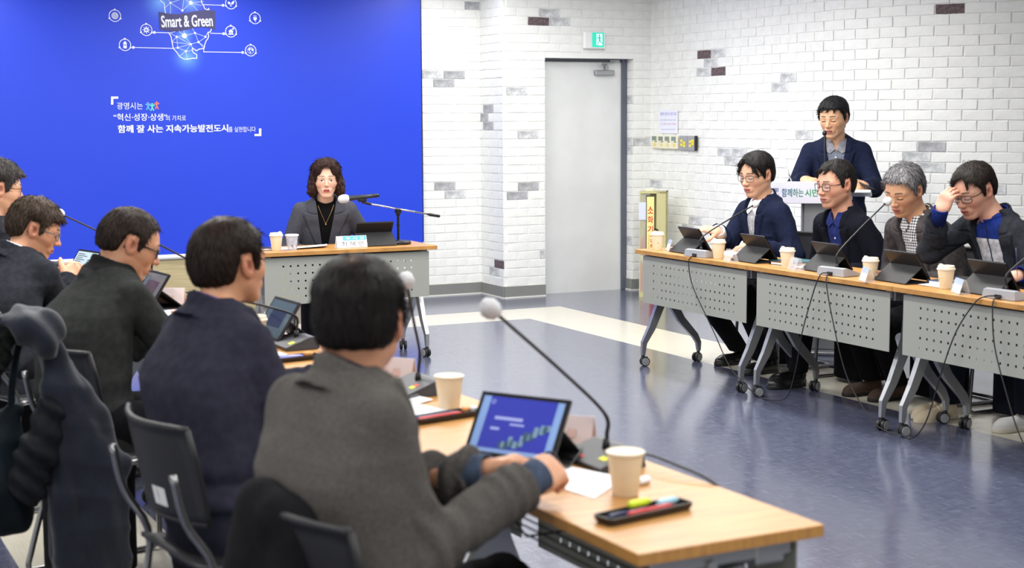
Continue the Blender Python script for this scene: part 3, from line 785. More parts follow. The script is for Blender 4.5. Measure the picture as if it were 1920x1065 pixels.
def make_person(c):
    hd = c['heading']; px, py = c['pos']
    root = thing('person', c['label'], 'person', (px, py, 0), hd, c.get('group'))
    ch, sh = math.cos(hd), math.sin(hd)
    def loc(w): return np.array([(w[0] - px) * ch + (w[1] - py) * sh, -(w[0] - px) * sh + (w[1] - py) * ch, w[2]])
    def ldir(v): return np.array([v[0] * ch + v[1] * sh, -v[0] * sh + v[1] * ch, v[2]])
    seated = c.get('seated', True); hz = c.get('hip', 0.52 if seated else 0.92)
    NB = loc(c['neck']); HC = loc(c['head']); B = c.get('build', 1.0); bx = c.get('hipx', 0.0)
    Rh = rotm(c['hyaw'] - hd, c['hpitch'], c.get('hroll', 0.0)); hs = c.get('hscale', 1.0)
    z0 = hz - 0.09; zT = NB[2]
    zs = np.array([z0 - .1, z0, z0 + (zT - z0) * .35, z0 + (zT - z0) * .72, zT, zT + .1], f32)
    hunch = c.get('hunch', 0.0)
    dx = NB[0] - bx
    xs = np.array([bx, bx, bx + dx * .22 - hunch * .5, bx + dx * .62 - hunch, NB[0] - .005, NB[0] + .01], f32)
    ys = np.array([0, 0, NB[1] * .3, NB[1] * .72, NB[1], NB[1]], f32)
    tt = [-.2, 0, .16, .32, .5, .66, .80, .90, .965, 1.03, 1.1]
    aa = np.array([.16, .183, .176, .168, .178, .190, .188, .150, .098, .064, .05]) * B
    bb = np.array([.13, .142, .134, .126, .126, .127, .118, .098, .078, .060, .05]) * B
    bb[1:5] += c.get('belly', 0.0)
    S = {}; E = {}; W = {}; BH = {}
    shw = c.get('shw', 0.170) * B
    for s, k in ((1, 'L'), (-1, 'R')):
        hcfg = c['hand' + k]
        sd = c.get('shdrop', 0.068)
        S[k] = np.array([NB[0] + c.get('shx' + k, 0.005), NB[1] + s * shw, NB[2] - sd + c.get('shz' + k, 0.0)])
        W[k] = loc(hcfg['wrist'])
        BH[k] = basis(ldir(hcfg['dir']), ldir(hcfg['up']))
        E[k] = ik(S[k], W[k], *c.get('arm', (0.285, 0.255)), ldir(hcfg.get('elbow', (0, 0, -1))) if 'elbow' in hcfg else np.array([-0.35, s * 0.55, -1.0]))
    def center(p):
        return np.interp(p[:, 2], zs, xs).astype(f32), np.interp(p[:, 2], zs, ys).astype(f32)
    def torso(p, g):
        cx, cy = center(p); t = (p[:, 2] - z0) / (zT - z0)
        a = (np.interp(t, tt, aa) + g).astype(f32); b = (np.interp(t, tt, bb) + g).astype(f32)
        qx = (p[:, 0] - cx) / b; qy = (p[:, 1] - cy) / a
        k0 = (np.abs(qx) ** 2.3 + np.abs(qy) ** 2.3) ** f32(1 / 2.3) + 1e-6
        k1 = np.sqrt((qx / b) ** 2 + (qy / a) ** 2) + 1e-6
        r2 = np.sqrt(qx * qx + qy * qy)
        d = (k0 - 1) * np.minimum(r2 / k1, 0.2)
        return smax(d, p[:, 2] - (zT + 0.03), 0.02)
    def shoulders(p, g):
        d = None
        for k, s in (('L', 1), ('R', -1)):
            e = rcone(p, (NB[0] - .006, NB[1] + s * .040, NB[2] - .046), S[k], .058 * B + g, .047 * B + g)
            d = e if d is None else np.minimum(d, e)
        return d
    def arm(p, k, g, cuff=0.0):
        return smin(rcone(p, S[k], E[k], .049 * B + g, .043 * B + g), rcone(p, E[k], W[k], .044 * B + g, .030 + g * .8 + cuff), 0.03)
    # ---------------- skin: head and neck, both hands, and the coarse trunk under the clothes, as one mesh
    P = c.get('face', {})
    nbh = ((NB + np.array([0.0, 0, -0.02])) - HC) @ Rh / hs
    parts = []
    v, q = sdf_mesh(lambda p: head_sdf(p, P, nbh.astype(f32)), (-.13, -.112, -.185), (.132, .112, .130), c.get('hres', 0.0027))
    col = head_color(v, P); parts.append(((v * hs) @ Rh.T + HC, q, 0, col))
    skin = np.array(lin(P.get('skin', (208, 160, 130)))[:3])
    hands = {}
    for s, k in ((1, 'L'), (-1, 'R')):
        hcfg = c['hand' + k]
        side = -1 if k == 'L' else 1           # fingers forward and back of the hand up: the left thumb is at -y
        f, segs = hand_sdf_fn(side, hcfg.get('curl', 0.45), hcfg.get('spread', 0.05), tcurl=hcfg.get('tcurl', 0.4), cj=hcfg.get('cj', (.85, 1.15, .75)), thumb=hcfg.get('thumb', (0.62, 0.72, -0.30)),
                              fore=nrm((E[k] - W[k]) @ BH[k]).astype(f32))
        if hcfg.get('hidden'): hr = 0.005
        else: hr = hcfg.get('res', 0.003)
        v, q = sdf_mesh(f, (-.085, -.085, -.11), (.20, .085, .04), hr)
        cc = np.tile(skin, (len(v), 1)); cc *= (1 + .06 * wob(v, 70, 2.0))[:, None]
        redd = np.array(lin((200, 125, 105))[:3])
        for a, b, ra, rb, kk in segs:           # nails and knuckles
            bb_ = np.array(b); bb_[1] *= side
            w = np.exp(-(np.linalg.norm(v - bb_, axis=1) / 0.011) ** 2) * 0.35
            cc += (redd - cc) * w[:, None]
        parts.append((v @ BH[k].T + W[k], q, 0, cc)); hands[k] = BH[k]
    def core(p):
        d = smin(torso(p, -.012), shoulders(p, -.014), .05)
        for k in 'LR': d = smin(d, arm(p, k, -.012), .04)
        return d
    lo = np.minimum.reduce([NB - .3, W['L'], W['R'], E['L'], E['R'], S['L'], S['R'], [bx - .2, -.2, z0]]) - .08
    hi = np.maximum.reduce([NB + [.3, .3, .06], W['L'], W['R'], E['L'], E['R'], S['L'], S['R'], [bx + .2, .2, z0]]) + .08
    v, q = sdf_mesh(core, lo, hi, 0.014)
    parts.append((v, q, 0, np.tile(skin, (len(v), 1))))
    ob('body', np_mesh('body', parts, [M_SKIN]), root)
    # ---------------- hair
    Hr = dict(HAIR_STD); Hr.update(c.get('hair', {}))
    v, q = sdf_mesh(lambda p: hair_sdf(p, Hr), (-.175, -.145, -.17), (.155, .145, .175), c.get('hairres', 0.0034))
    hc_ = hair_color(v, Hr)
    hp = [((v * hs) @ Rh.T + HC, q, 0, hc_)]
    if c.get('strands', 2600):
        sv, sq, scol = strands(v, q, Hr, P, c.get('strands', 2600), int(c.get('seed', 1)))
        hp.append(((sv * hs) @ Rh.T + HC, sq, 0, scol))
    if c.get('wisps'):
        mb = MB()
        for w in c['wisps']: mb.tube(spline(w, 5), 0.0008, 5, cap=False)
        wv = np.array([list(a) for a in mb.v]); hp.append(((wv * hs) @ Rh.T + HC, np.array(mb.f), 0, np.tile(np.array(lin(Hr.get('col', (24, 21, 20)))[:3]), (len(wv), 1))))
    ob('hair', np_mesh('hair', hp, [M_HAIR]), root)
    Hm = Matrix.LocRotScale(Vector(HC), Matrix(Rh.tolist()).to_quaternion(), Vector((hs, hs, hs)))
    if c.get('glasses'): glasses(root, **dict(c['glasses'], Hm=Hm))
    # ---------------- jacket
    J = c['jacket']; kind = J.get('kind', 'blazer'); g = J.get('g', 0.014); zb = zT - J.get('open', 0.34); zn = zT - 0.085
    CA = math.radians(J.get('coltilt', 24)); Rc = rotm(0, CA).astype(f32); CO = (NB + np.array([0.004, 0, 0.004])).astype(f32)
    def ring(p, rad, th, zt, zbm, flare=0.35):
        q_ = (p - CO) @ Rc; ph = np.abs(np.arctan2(q_[:, 1], q_[:, 0])) / math.pi      # 0 front .. 1 back
        r = np.sqrt((q_[:, 0] / 1.04) ** 2 + q_[:, 1] ** 2)
        R_ = rad + flare * np.maximum(0, -q_[:, 2]) + 0.10 * np.maximum(0, -q_[:, 2] - .02)
        d = np.abs(r - R_) - th
        top = np.interp(ph, *zt).astype(f32); bot = np.interp(ph, *zbm).astype(f32)
        return smax(smax(d, q_[:, 2] - top, .004), bot - q_[:, 2], .004)
    def wopen(z):
        t = np.clip((z - zb) / (zT + .02 - zb), 0, 1); return J.get('vw', .070) * t ** J.get('vp', .85) + 0.001
    amp = J.get('wrinkle', 0.0035); sd = c.get('seed', 1.0)
    def jacket(p):
        d = smin(torso(p, g), shoulders(p, g), .075)
        for k in 'LR':
            e = arm(p, k, g + .002, J.get('cuffw', 0.006))
            u = nrm(W[k] - E[k]).astype(f32); wr = (p - W[k].astype(f32)) @ u
            e = smax(e, wr + J.get('sleeve', 0.012), .004)
            r_ = p - E[k].astype(f32); rr = np.sqrt((r_ * r_).sum(1))
            e = e + amp * 1.3 * np.exp(-(rr / .11) ** 2) * np.sin(95 * (r_ @ u) + 5 * wob(p, 14, sd))
            e = e + amp * .6 * np.exp(-((wr + .05) / .07) ** 2) * np.sin(150 * wr + 3 * wob(p, 20, sd))
            gap = np.abs(d - e); d = smin(d, e, .020)
            d = d + .003 * np.exp(-(gap / .006) ** 2)
        d = d + amp * wob(p, 15, sd) + amp * .45 * wob(p, 38, sd + 2)
        zw = p[:, 2] - z0
        d = d + amp * 1.1 * np.exp(-((zw - .13) / .11) ** 2) * np.sin(70 * zw + 9 * np.abs(p[:, 1]) + 3.0 * wob(p, 9, sd + 4))
        d = smax(d, (z0 + J.get('hem', 0.0)) - p[:, 2], .01)
        cx, cy = center(p); y = np.abs(p[:, 1] - cy); z = p[:, 2]; front = p[:, 0] - cx
        if kind == 'blazer':
            w = wopen(z)
            up_ = sstep(.02, .05, front) if not J.get('back') else 0
            t = np.clip((z - zb) / (zn - zb), 0, 1)
            lap = J.get('lapel', .060)
            w2 = w + lap * t ** .8 + .004
            in_l = sstep(w2 + .002, w2 - .003, y) * (z > zb) * sstep(zn + .004, zn - .002, z - .25 * (y - w))
            in_c = sstep(w + lap * .72, w + lap * .72 - .005, y) * sstep(zn + .004, zn + .010, z - .25 * (y - w)) * (z < zT + .02)
            d = d - .0085 * np.maximum(in_l, in_c) * up_
            d = d + .0045 * np.exp(-((y - w2 - .004) / .0035) ** 2) * 1.5 * (z > zb + .01) * (z < zn) * up_
            op = np.maximum(np.maximum(y - w, zb - z), (.03 - front))
            d = smax(d, -op, .006)
            d = smin(d, ring(p, .079, .0055, ([0, .24, .27, .40, 1], [-.2, -.2, -.02, .016, .042]), ([0, .3, 1], [-.05, -.045, -.03]), .75), .006)
            for zz in J.get('pocket', ()):            # flap pockets / breast welt: (y0, y1, z0, z1)
                m_ = sstep(zz[0] - .003, zz[0], p[:, 1] - cy) * sstep(zz[1] + .003, zz[1], p[:, 1] - cy) * sstep(zz[2] - .003, zz[2], z) * sstep(zz[3] + .003, zz[3], z)
                d = d - .004 * m_ * (front > .03 if zz[0] > -.17 else 1)
        elif kind == 'zip':
            d = smax(d, -np.maximum(np.maximum(y - .0015, .03 - front), (zb) - z), .003)
            d = smin(d, ring(p, .074, .006, ([0, .3, 1], [.030, .042, .048]), ([0, 1], [-.04, -.04]), .3), .012)
        elif kind == 'padded':
            d = d + .006 * np.abs(np.sin(z * 62)) - .004
            d = smin(d, ring(p, .084, .012, ([0, .3, 1], [.02, .04, .05]), ([0, 1], [-.04, -.04]), .3), .015)
        neck = rcone(p, NB + [-.008, 0, -.03], NB + nrm(HC - NB) * .2, .062, .066)
        if kind == 'blazer': d = smax(d, -smax(neck, -(p[:, 2] - zT + .03), .01), .004)
        return d
    jl, jh = lo - .03, hi + .03; jl[2] = z0 - .03
    v, q = sdf_mesh(jacket, jl, jh, J.get('res', 0.0065))
    jname = {'blazer': 'jacket', 'zip': 'cardigan', 'padded': 'padded_coat'}[kind]
    mats = [J['mat']]; mi = 0
    if J.get('collar_mat'):
        mats.append(J['collar_mat']); cc = v[q].mean(1); qn = (cc - CO) @ Rc
        mi = ((qn[:, 2] > -.012) & (np.hypot(qn[:, 0], qn[:, 1]) < .10)).astype(np.int32)
    jo = ob(jname, np_mesh(jname, [(v, q, mi, None)], mats), root)
    for (by, bz) in J.get('buttons', ()):
        cx = float(np.interp(zb + bz, zs, xs)); b_ = float(np.interp((zb + bz - z0) / (zT - z0), tt, bb))
        mb = MB(); mb.lathe([(0, 0), (.0085, 0), (.0085, .003), (.006, .004), (0, .0035)], 12, M=TR(cx + b_ + g + .004, float(np.interp(zb + bz, zs, ys)) + by, zb + bz) @ RY(math.pi / 2))
        mb.build('button', M_BUTTON_D, jo, smooth=True)
    # ---------------- shirt and cuffs
    Sh = c.get('shirt')
    if Sh:
        vz = zT - Sh.get('vneck', 0.06)
        def shirt(p):
            d = torso(p, .003); cx, cy = center(p)
            d = smax(d, cx - .02 - p[:, 0], .004); d = smax(d, zT - .50 - p[:, 2], .004)
            y = np.abs(p[:, 1] - cy)
            if Sh.get('placket'): d = d - .002 * sstep(.016, .013, y) * (p[:, 0] > cx)
            if Sh.get('vneck', .06) > 0:
                op = np.maximum(np.maximum(y - .50 * (p[:, 2] - vz), vz - p[:, 2]), .02 + cx - p[:, 0]); d = smax(d, -op, .004)
            nk = rcone(p, NB + [-.008, 0, -.03], NB + nrm(HC - NB) * .2, .056, .058)
            d = smax(d, -smax(nk, -(p[:, 2] - zT + .035), .01), .003)
            return d + .0012 * wob(p, 45, sd)
        def coll(p):
            q_ = (p - CO) @ Rc; ph = np.abs(np.arctan2(q_[:, 1], q_[:, 0])) / math.pi
            if Sh.get('collar') == 'high':
                return ring(p, .0655, .004, ([0, .3, 1], [.018, .026, .036]), ([0, 1], [-.05, -.03]), .25)
            d = ring(p, .0675, .0035, ([0, .12, .3, 1], [-.020, .002, .026, .042]), ([0, .06, .17, .32, 1], [-.05, -.05, -.040, -.026, -.012]), .50)
            d = smax(d, (.055 - ph) * .15, .002)
            cx, cy = center(p); y = np.abs(p[:, 1] - cy); z = p[:, 2] - zT
            fl = np.abs(torso(p, .003) - .006) - .0035
            reg = np.maximum(np.maximum(-.082 + .60 * np.maximum(0, y - .040) + .8 * np.maximum(0, .040 - y) - z, y - .085), np.maximum(.45 * (z + .055) - y, cx + .02 - p[:, 0]))
            return smin(d, smax(smax(fl, reg, .002), z - .01, .003), .006)
        v, q = sdf_mesh(shirt, [bx - .25, -.3 + min(0, NB[1]), zT - .52], [NB[0] + .25, .3 + max(0, NB[1]), zT + .05], 0.006)
        v2, q2 = sdf_mesh(coll, NB - [.14, .14, .11], NB + [.16, .14, .08], 0.003)
        mats = [Sh['mat'], Sh.get('collar_mat', Sh['mat'])]; mi = 0
        if Sh.get('split'):
            mats.append(Sh['split'][1]); mi = np.where(v[q].mean(1)[:, 2] < zT - Sh['split'][0], 2, 0).astype(np.int32)
        so = ob('shirt', np_mesh('shirt', [(v, q, mi, None), (v2, q2, 1, None)], mats), root)
        for bz in Sh.get('buttons', ()):
            z_ = zT - bz; cx = float(np.interp(z_, zs, xs)); b_ = float(np.interp((z_ - z0) / (zT - z0), tt, bb))
            mb = MB(); mb.lathe([(0, 0), (.006, 0), (.006, .002), (.004, .003), (0, .0025)], 12, M=TR(cx + b_ + .004, float(np.interp(z_, zs, ys)), z_) @ RY(math.pi / 2))
            mb.build('button', M_BUTTON_W, so, smooth=True)
        if Sh.get('zip'):
            pts = []
            for bz in np.linspace(.045, Sh['zip'], 10):
                z_ = zT - bz; cx = float(np.interp(z_, zs, xs)); b_ = float(np.interp((z_ - z0) / (zT - z0), tt, bb))
                pts.append((cx + b_ + .003, float(np.interp(z_, zs, ys)), z_))
            mb = MB(); mb.tube(pts, .004, 6); mb.build('zip', Sh.get('zip_mat', M_BUTTON_D), so, smooth=True)
    if c.get('cuff'):
        for k in 'LR':
            u = nrm(W[k] - E[k]); rr = .030 + g * .8 - .002
            M = Matrix(basis(u, [0.1, .2, 1]).tolist()).to_4x4(); M.translation = Vector(W[k])
            mb = MB(); ext = c.get('cuffx', .012)
            mb.lathe([(rr + .001, -.07), (rr + .002, ext - .004), (rr + .001, ext), (rr - .004, ext), (rr - .004, ext - .03)], 24, M=M @ RY(math.pi / 2) @ sc_(.92, 1.0, 1))
            mb.build('cuff', c['cuff'], root, smooth=True)
    # ---------------- trousers and shoes
    T = c.get('legs')
    if T:
        K = {}; An = {}
        def trousers(p):
            d = smax(torso(p, .006), p[:, 2] - (hz + .06), .02)
            for k, s in (('L', 1), ('R', -1)):
                hip = (bx + .01, s * .088, hz - .005)
                e = smin(rcone(p, hip, K[k], .088 * B, .064), rcone(p, K[k], An[k] + [0, 0, -.04], .063, .054), .03)
                r_ = p - K[k].astype(f32); rr = np.sqrt((r_ * r_).sum(1))
                e = e + .004 * np.exp(-(rr / .12) ** 2) * np.sin(80 * (p[:, 0] - p[:, 2])) + .002 * wob(p, 22, sd)
                e = smax(e, (An[k][2] + T.get('hemz', -.015)) - p[:, 2], .004)
                d = smin(d, e, .03)
            return d
        for k, s in (('L', 1), ('R', -1)):
            An[k] = loc((*T['foot' + k], 0.0)) + np.array([0, 0, T.get('ank' + k, .095)])
            hip = np.array([bx + .01, s * .088, hz - .005])
            K[k] = ik(hip, An[k], .44, .41, [1.0, s * T.get('splay', .12), .75 if seated else 0.05])
        lo2 = np.minimum.reduce([K['L'], K['R'], An['L'], An['R'], [bx - .18, -.2, hz]]) - .1
        hi2 = np.maximum.reduce([K['L'], K['R'], An['L'], An['R'], [bx + .15, .2, hz + .08]]) + .1
        lo2[2] = 0.02
        v, q = sdf_mesh(trousers, lo2, hi2, 0.011)
        ob('trousers', np_mesh('trousers', [(v, q, 0, None)], [T['mat']]), root)
        for k, s in (('L', 1), ('R', -1)):
            def shoe(p):
                z = p[:, 2]
                d = smin(rcone(p, (.02, 0, .045), (.165, .004, .030), .036, .034), ell(p, (.175, .004, .028), (.062, .043, .034)), .03)
                d = smin(d, rcone(p, (.025, 0, .05), (.02, 0, .10), .038, .036), .02)
                so_ = smax(np.minimum(rcone(p * A3(1, 1, 0), (.015, 0, 0), (.17, .003, 0), .037, .044), ell(p * A3(1, 1, 0), (.175, .003, 0), (.065, .047, 1))), z - .022, .003)
                d = smin(d, so_, .003)
                d = smax(d, -np.maximum(rcone(p, (.022, 0, .07), (.018, 0, .16), .030, .032), .065 - z), .003)
                return smax(d, -z, .002)
            v, q = sdf_mesh(shoe, (-.05, -.07, -.006), (.26, .07, .115), .005)
            ty = T.get('toe' + k, T.get('toe', 0.0) * s); R_ = rotm(ty, T.get('tip' + k, 0.0))
            pos = An[k] - np.array([.0, 0, T.get('ank' + k, .095)]); pos = pos + R_ @ np.array([-.03, 0, 0])
            if T.get('ank' + k, .095) > .1: pos[2] += T['ank' + k] - .095
            mi = (v[q].mean(1)[:, 2] < .020).astype(np.int32)
            so = ob('shoe', np_mesh('shoe', [(v @ R_.T + pos, q, mi, None)], [T['shoe'], T.get('sole', M_SOLE_D)]), root)
            if T.get('laces'):
                mb = MB(); Mx = Matrix(R_.tolist()).to_4x4(); Mx.translation = Vector(pos)
                for i in range(4):
                    x_ = .085 + i * .022; mb.tube(spline([(x_ - .008, -.026, .062 - i * .005), (x_, 0, .077 - i * .006), (x_ + .008, .026, .062 - i * .005)], 3), .003, 5, M=Mx)
                mb.build('laces', T['laces'], so, smooth=True)
    info = dict(NB=NB, HC=HC, S=S, E=E, W=W, zT=zT, zs=zs, xs=xs, ys=ys, tt=tt, bb=bb, z0=z0, Hm=Hm)
    return root, info
# ------------------------------------------------------------------ furniture
M_TOP = mat('beech_laminate', (200, 146, 84), 0.36, var=0.10, vscale=4, stretch=(14, 1, 1), bump=0.02, bscale=60, spec=0.45)
M_EDGE = mat('beech_edge', (188, 136, 72), 0.45, var=0.12, vscale=10, stretch=(1, 6, 1))
M_PANEL = mat('grey_powder_coat', (150, 152, 145), 0.42, bump=0.04, bscale=300)
M_BEAM = mat('dark_grey_steel', (70, 71, 74), 0.45, metal=0.3)
M_TYRE = mat('black_caster_tyre', (28, 28, 30), 0.5)
M_HUB = mat('grey_caster_hub', (138, 140, 142), 0.4)
TL, TD, TZ = 1.188, 0.44, 0.72

def perf_panel():
    """perforated modesty panel in the xz plane, front at y=0, real square holes"""
    w, z0, z1, hs, sp = 1.092, 0.393, 0.684, 0.0115, 0.0472
    xs = [-w / 2]; zs = [z0]
    for i in range(19):
        c = (i - 9) * sp; xs += [c - hs / 2, c + hs / 2]
    for j in range(5):
        c = z0 + 0.1455 - 0.003 + (j - 2) * sp; zs += [c - hs / 2, c + hs / 2]
    xs.append(w / 2); zs.append(z1)
    mb = MB(); t = 0.003
    nx, nz = len(xs), len(zs)
    for y in (0.0, t):
        for x in xs:
            for z in zs: mb.v.append((x, y, z))
    I = lambda i, k, s: s * nx * nz + i * nz + k
    for i in range(nx - 1):
        for k in range(nz - 1):
            hole = i % 2 == 1 and k % 2 == 1
            if hole:
                for (a, b) in (((i, k), (i + 1, k)), ((i + 1, k), (i + 1, k + 1)), ((i + 1, k + 1), (i, k + 1)), ((i, k + 1), (i, k))):
                    mb.f.append((I(*a, 0), I(*b, 0), I(*b, 1), I(*a, 1))); mb.m.append(0)
            else:
                mb.f.append((I(i, k, 0), I(i + 1, k, 0), I(i + 1, k + 1, 0), I(i, k + 1, 0))); mb.m.append(0)
                mb.f.append((I(i, k, 1), I(i, k + 1, 1), I(i + 1, k + 1, 1), I(i + 1, k, 1))); mb.m.append(0)
    rim = [(0, k) for k in range(nz)] + [(i, nz - 1) for i in range(1, nx)] + [(nx - 1, k) for k in range(nz - 2, -1, -1)] + [(i, 0) for i in range(nx - 2, 0, -1)]
    for a, b in zip(rim, rim[1:] + rim[:1]): mb.f.append((I(*a, 0), I(*a, 1), I(*b, 1), I(*b, 0))); mb.m.append(0)
    return mb

def caster(parent, x, y, turn):
    mb = MB(); M = TR(x, y, 0) @ RZ(turn)
    mb.tube([(0, 0.010, 0.030), (0, 0.004, 0.052), (0, 0, 0.075)], [.010, .012, .009], 10, M=M)
    mb.box((0, 0.012, 0.046), (0.016, 0.042, 0.026), 0, M, ch=.004)
    c = mb.build('caster', M_TYRE, parent, auto=40)
    for s in (-1, 1):
        mb = MB(); Mw = M @ TR(s * 0.014, 0.014, 0.0285) @ RY(math.pi / 2)
        mb.lathe([(0, -.009), (.024, -.009), (.0285, -.006), (.0285, .006), (.024, .009), (0.0235, .009)], 20, 0, Mw)
        mb.lathe([(0.0235, .0088 * s), (.021, .011 * s), (0, .0115 * s)], 20, 1, Mw)
        mb.build('wheel', [M_TYRE, M_HUB], c, auto=40)

def training_table(label):
    """origin on the floor under the middle of the front (panel) edge; the sitter is at +y"""
    t = thing('training_table', label, 'table', group='folding training tables on casters')
    mb = MB(); mb.box((0, TD / 2, TZ - 0.0125), (TL - 0.002, TD, 0.025), 0)
    o = mb.build('tabletop', [M_TOP], t); o.data.materials.append(M_EDGE)
    for p in o.data.polygons:
        if abs(p.normal.z) < .5: p.material_index = 1
    bv = o.modifiers.new('bevel', 'BEVEL'); bv.width = .0015; bv.segments = 1; bv.harden_normals = False
    mb = perf_panel(); mb.build('modesty_panel', M_PANEL, t, (0, 0.03, 0))
    mb = MB(); mb.box((0, 0.19, 0.655), (TL - 0.16, 0.05, 0.055), ch=.004); mb.box((0, 0.30, 0.668), (TL - 0.22, 0.018, 0.03)); mb.build('cross_beam', M_BEAM, t)
    mb = MB()
    for k in range(9): mb.tube([(-TL / 2 + .16, .10 + k * .032, .600), (TL / 2 - .16, .10 + k * .032, .600)], .0025, 5)
    for x in (-.4, 0, .4): mb.tube([(x, .06, .64), (x, .10, .598), (x, .36, .598), (x, .39, .64)], .003, 5)
    tag(mb.build('book_tray', M_BEAM, t))
    for s in (-1, 1):
        x = s * (TL / 2 - 0.074)
        mb = MB()
        P = lambda y, z: (x, y, z)
        mb.bar([P(.185, .640), P(.165, .44), P(.075, .235), P(.022, .145), P(.015, .068)], [.055, .060, .046, .034, .022], [.034, .032, .028, .024, .020], (1, 0, 0))
        lg = mb.build('leg', M_ALU, t); caster(lg, x, .013, 0.25 * s)
        mb = MB()
        mb.bar([P(.175, .46), P(.29, .275), P(.395, .165), P(.421, .120), P(.424, .068)], [.062, .048, .040, .032, .022], [.032, .028, .026, .024, .020], (1, 0, 0))
        lg = mb.build('leg', M_ALU, t); caster(lg, x, .424, math.pi - 0.3 * s)
        mb = MB(); mb.box((x, .21, .672), (.042, .34, .040), ch=.004); mb.box((x, .095, .665), (.05, .07, .05), ch=.004)
        mb.tube([(x - .03, .24, .655), (x + .03, .24, .655)], .012, 10); mb.build('bracket', M_ALU, t)
    return t

t0 = training_table('training table standing in front of the woman, facing the room with its perforated panel')
t0.location = (3.938 - TL / 2, 8.956, 0); t0.rotation_euler = (0, 0, -.004); del t0['group']
# right row: fronts face -x
for i, lab in enumerate(('first training table of the right row, at the door end', 'training table in the middle of the right row', 'last training table of the right row, cut off by the frame')):
    dup(t0, (4.885, 8.083 - TL * (i + .5), 0), -math.pi / 2, lab, 'training tables of the right row')
# left row: fronts face +x, a slightly bent line
LEFT = []
px_, py_ = 1.897, 2.402
for i, (a, lab) in enumerate(((.0194, 'nearest training table of the left row, tablet and pen tray on it'), (.030, 'second training table of the left row from the near end'),
                            (.036, 'third training table of the left row, behind the gooseneck microphones'), (.022, 'fourth training table of the left row, with a pinkish name plate'),
                            (.012, 'farthest training table of the left row, in front of the oak panelling'))):
    ux, uy = -math.sin(a), math.cos(a)
    LEFT.append((px_, py_, a))
    dup(t0, (px_ + ux * TL / 2, py_ + uy * TL / 2, 0), math.pi / 2 + a, lab, 'training tables of the left row')
    px_ += ux * TL; py_ += uy * TL

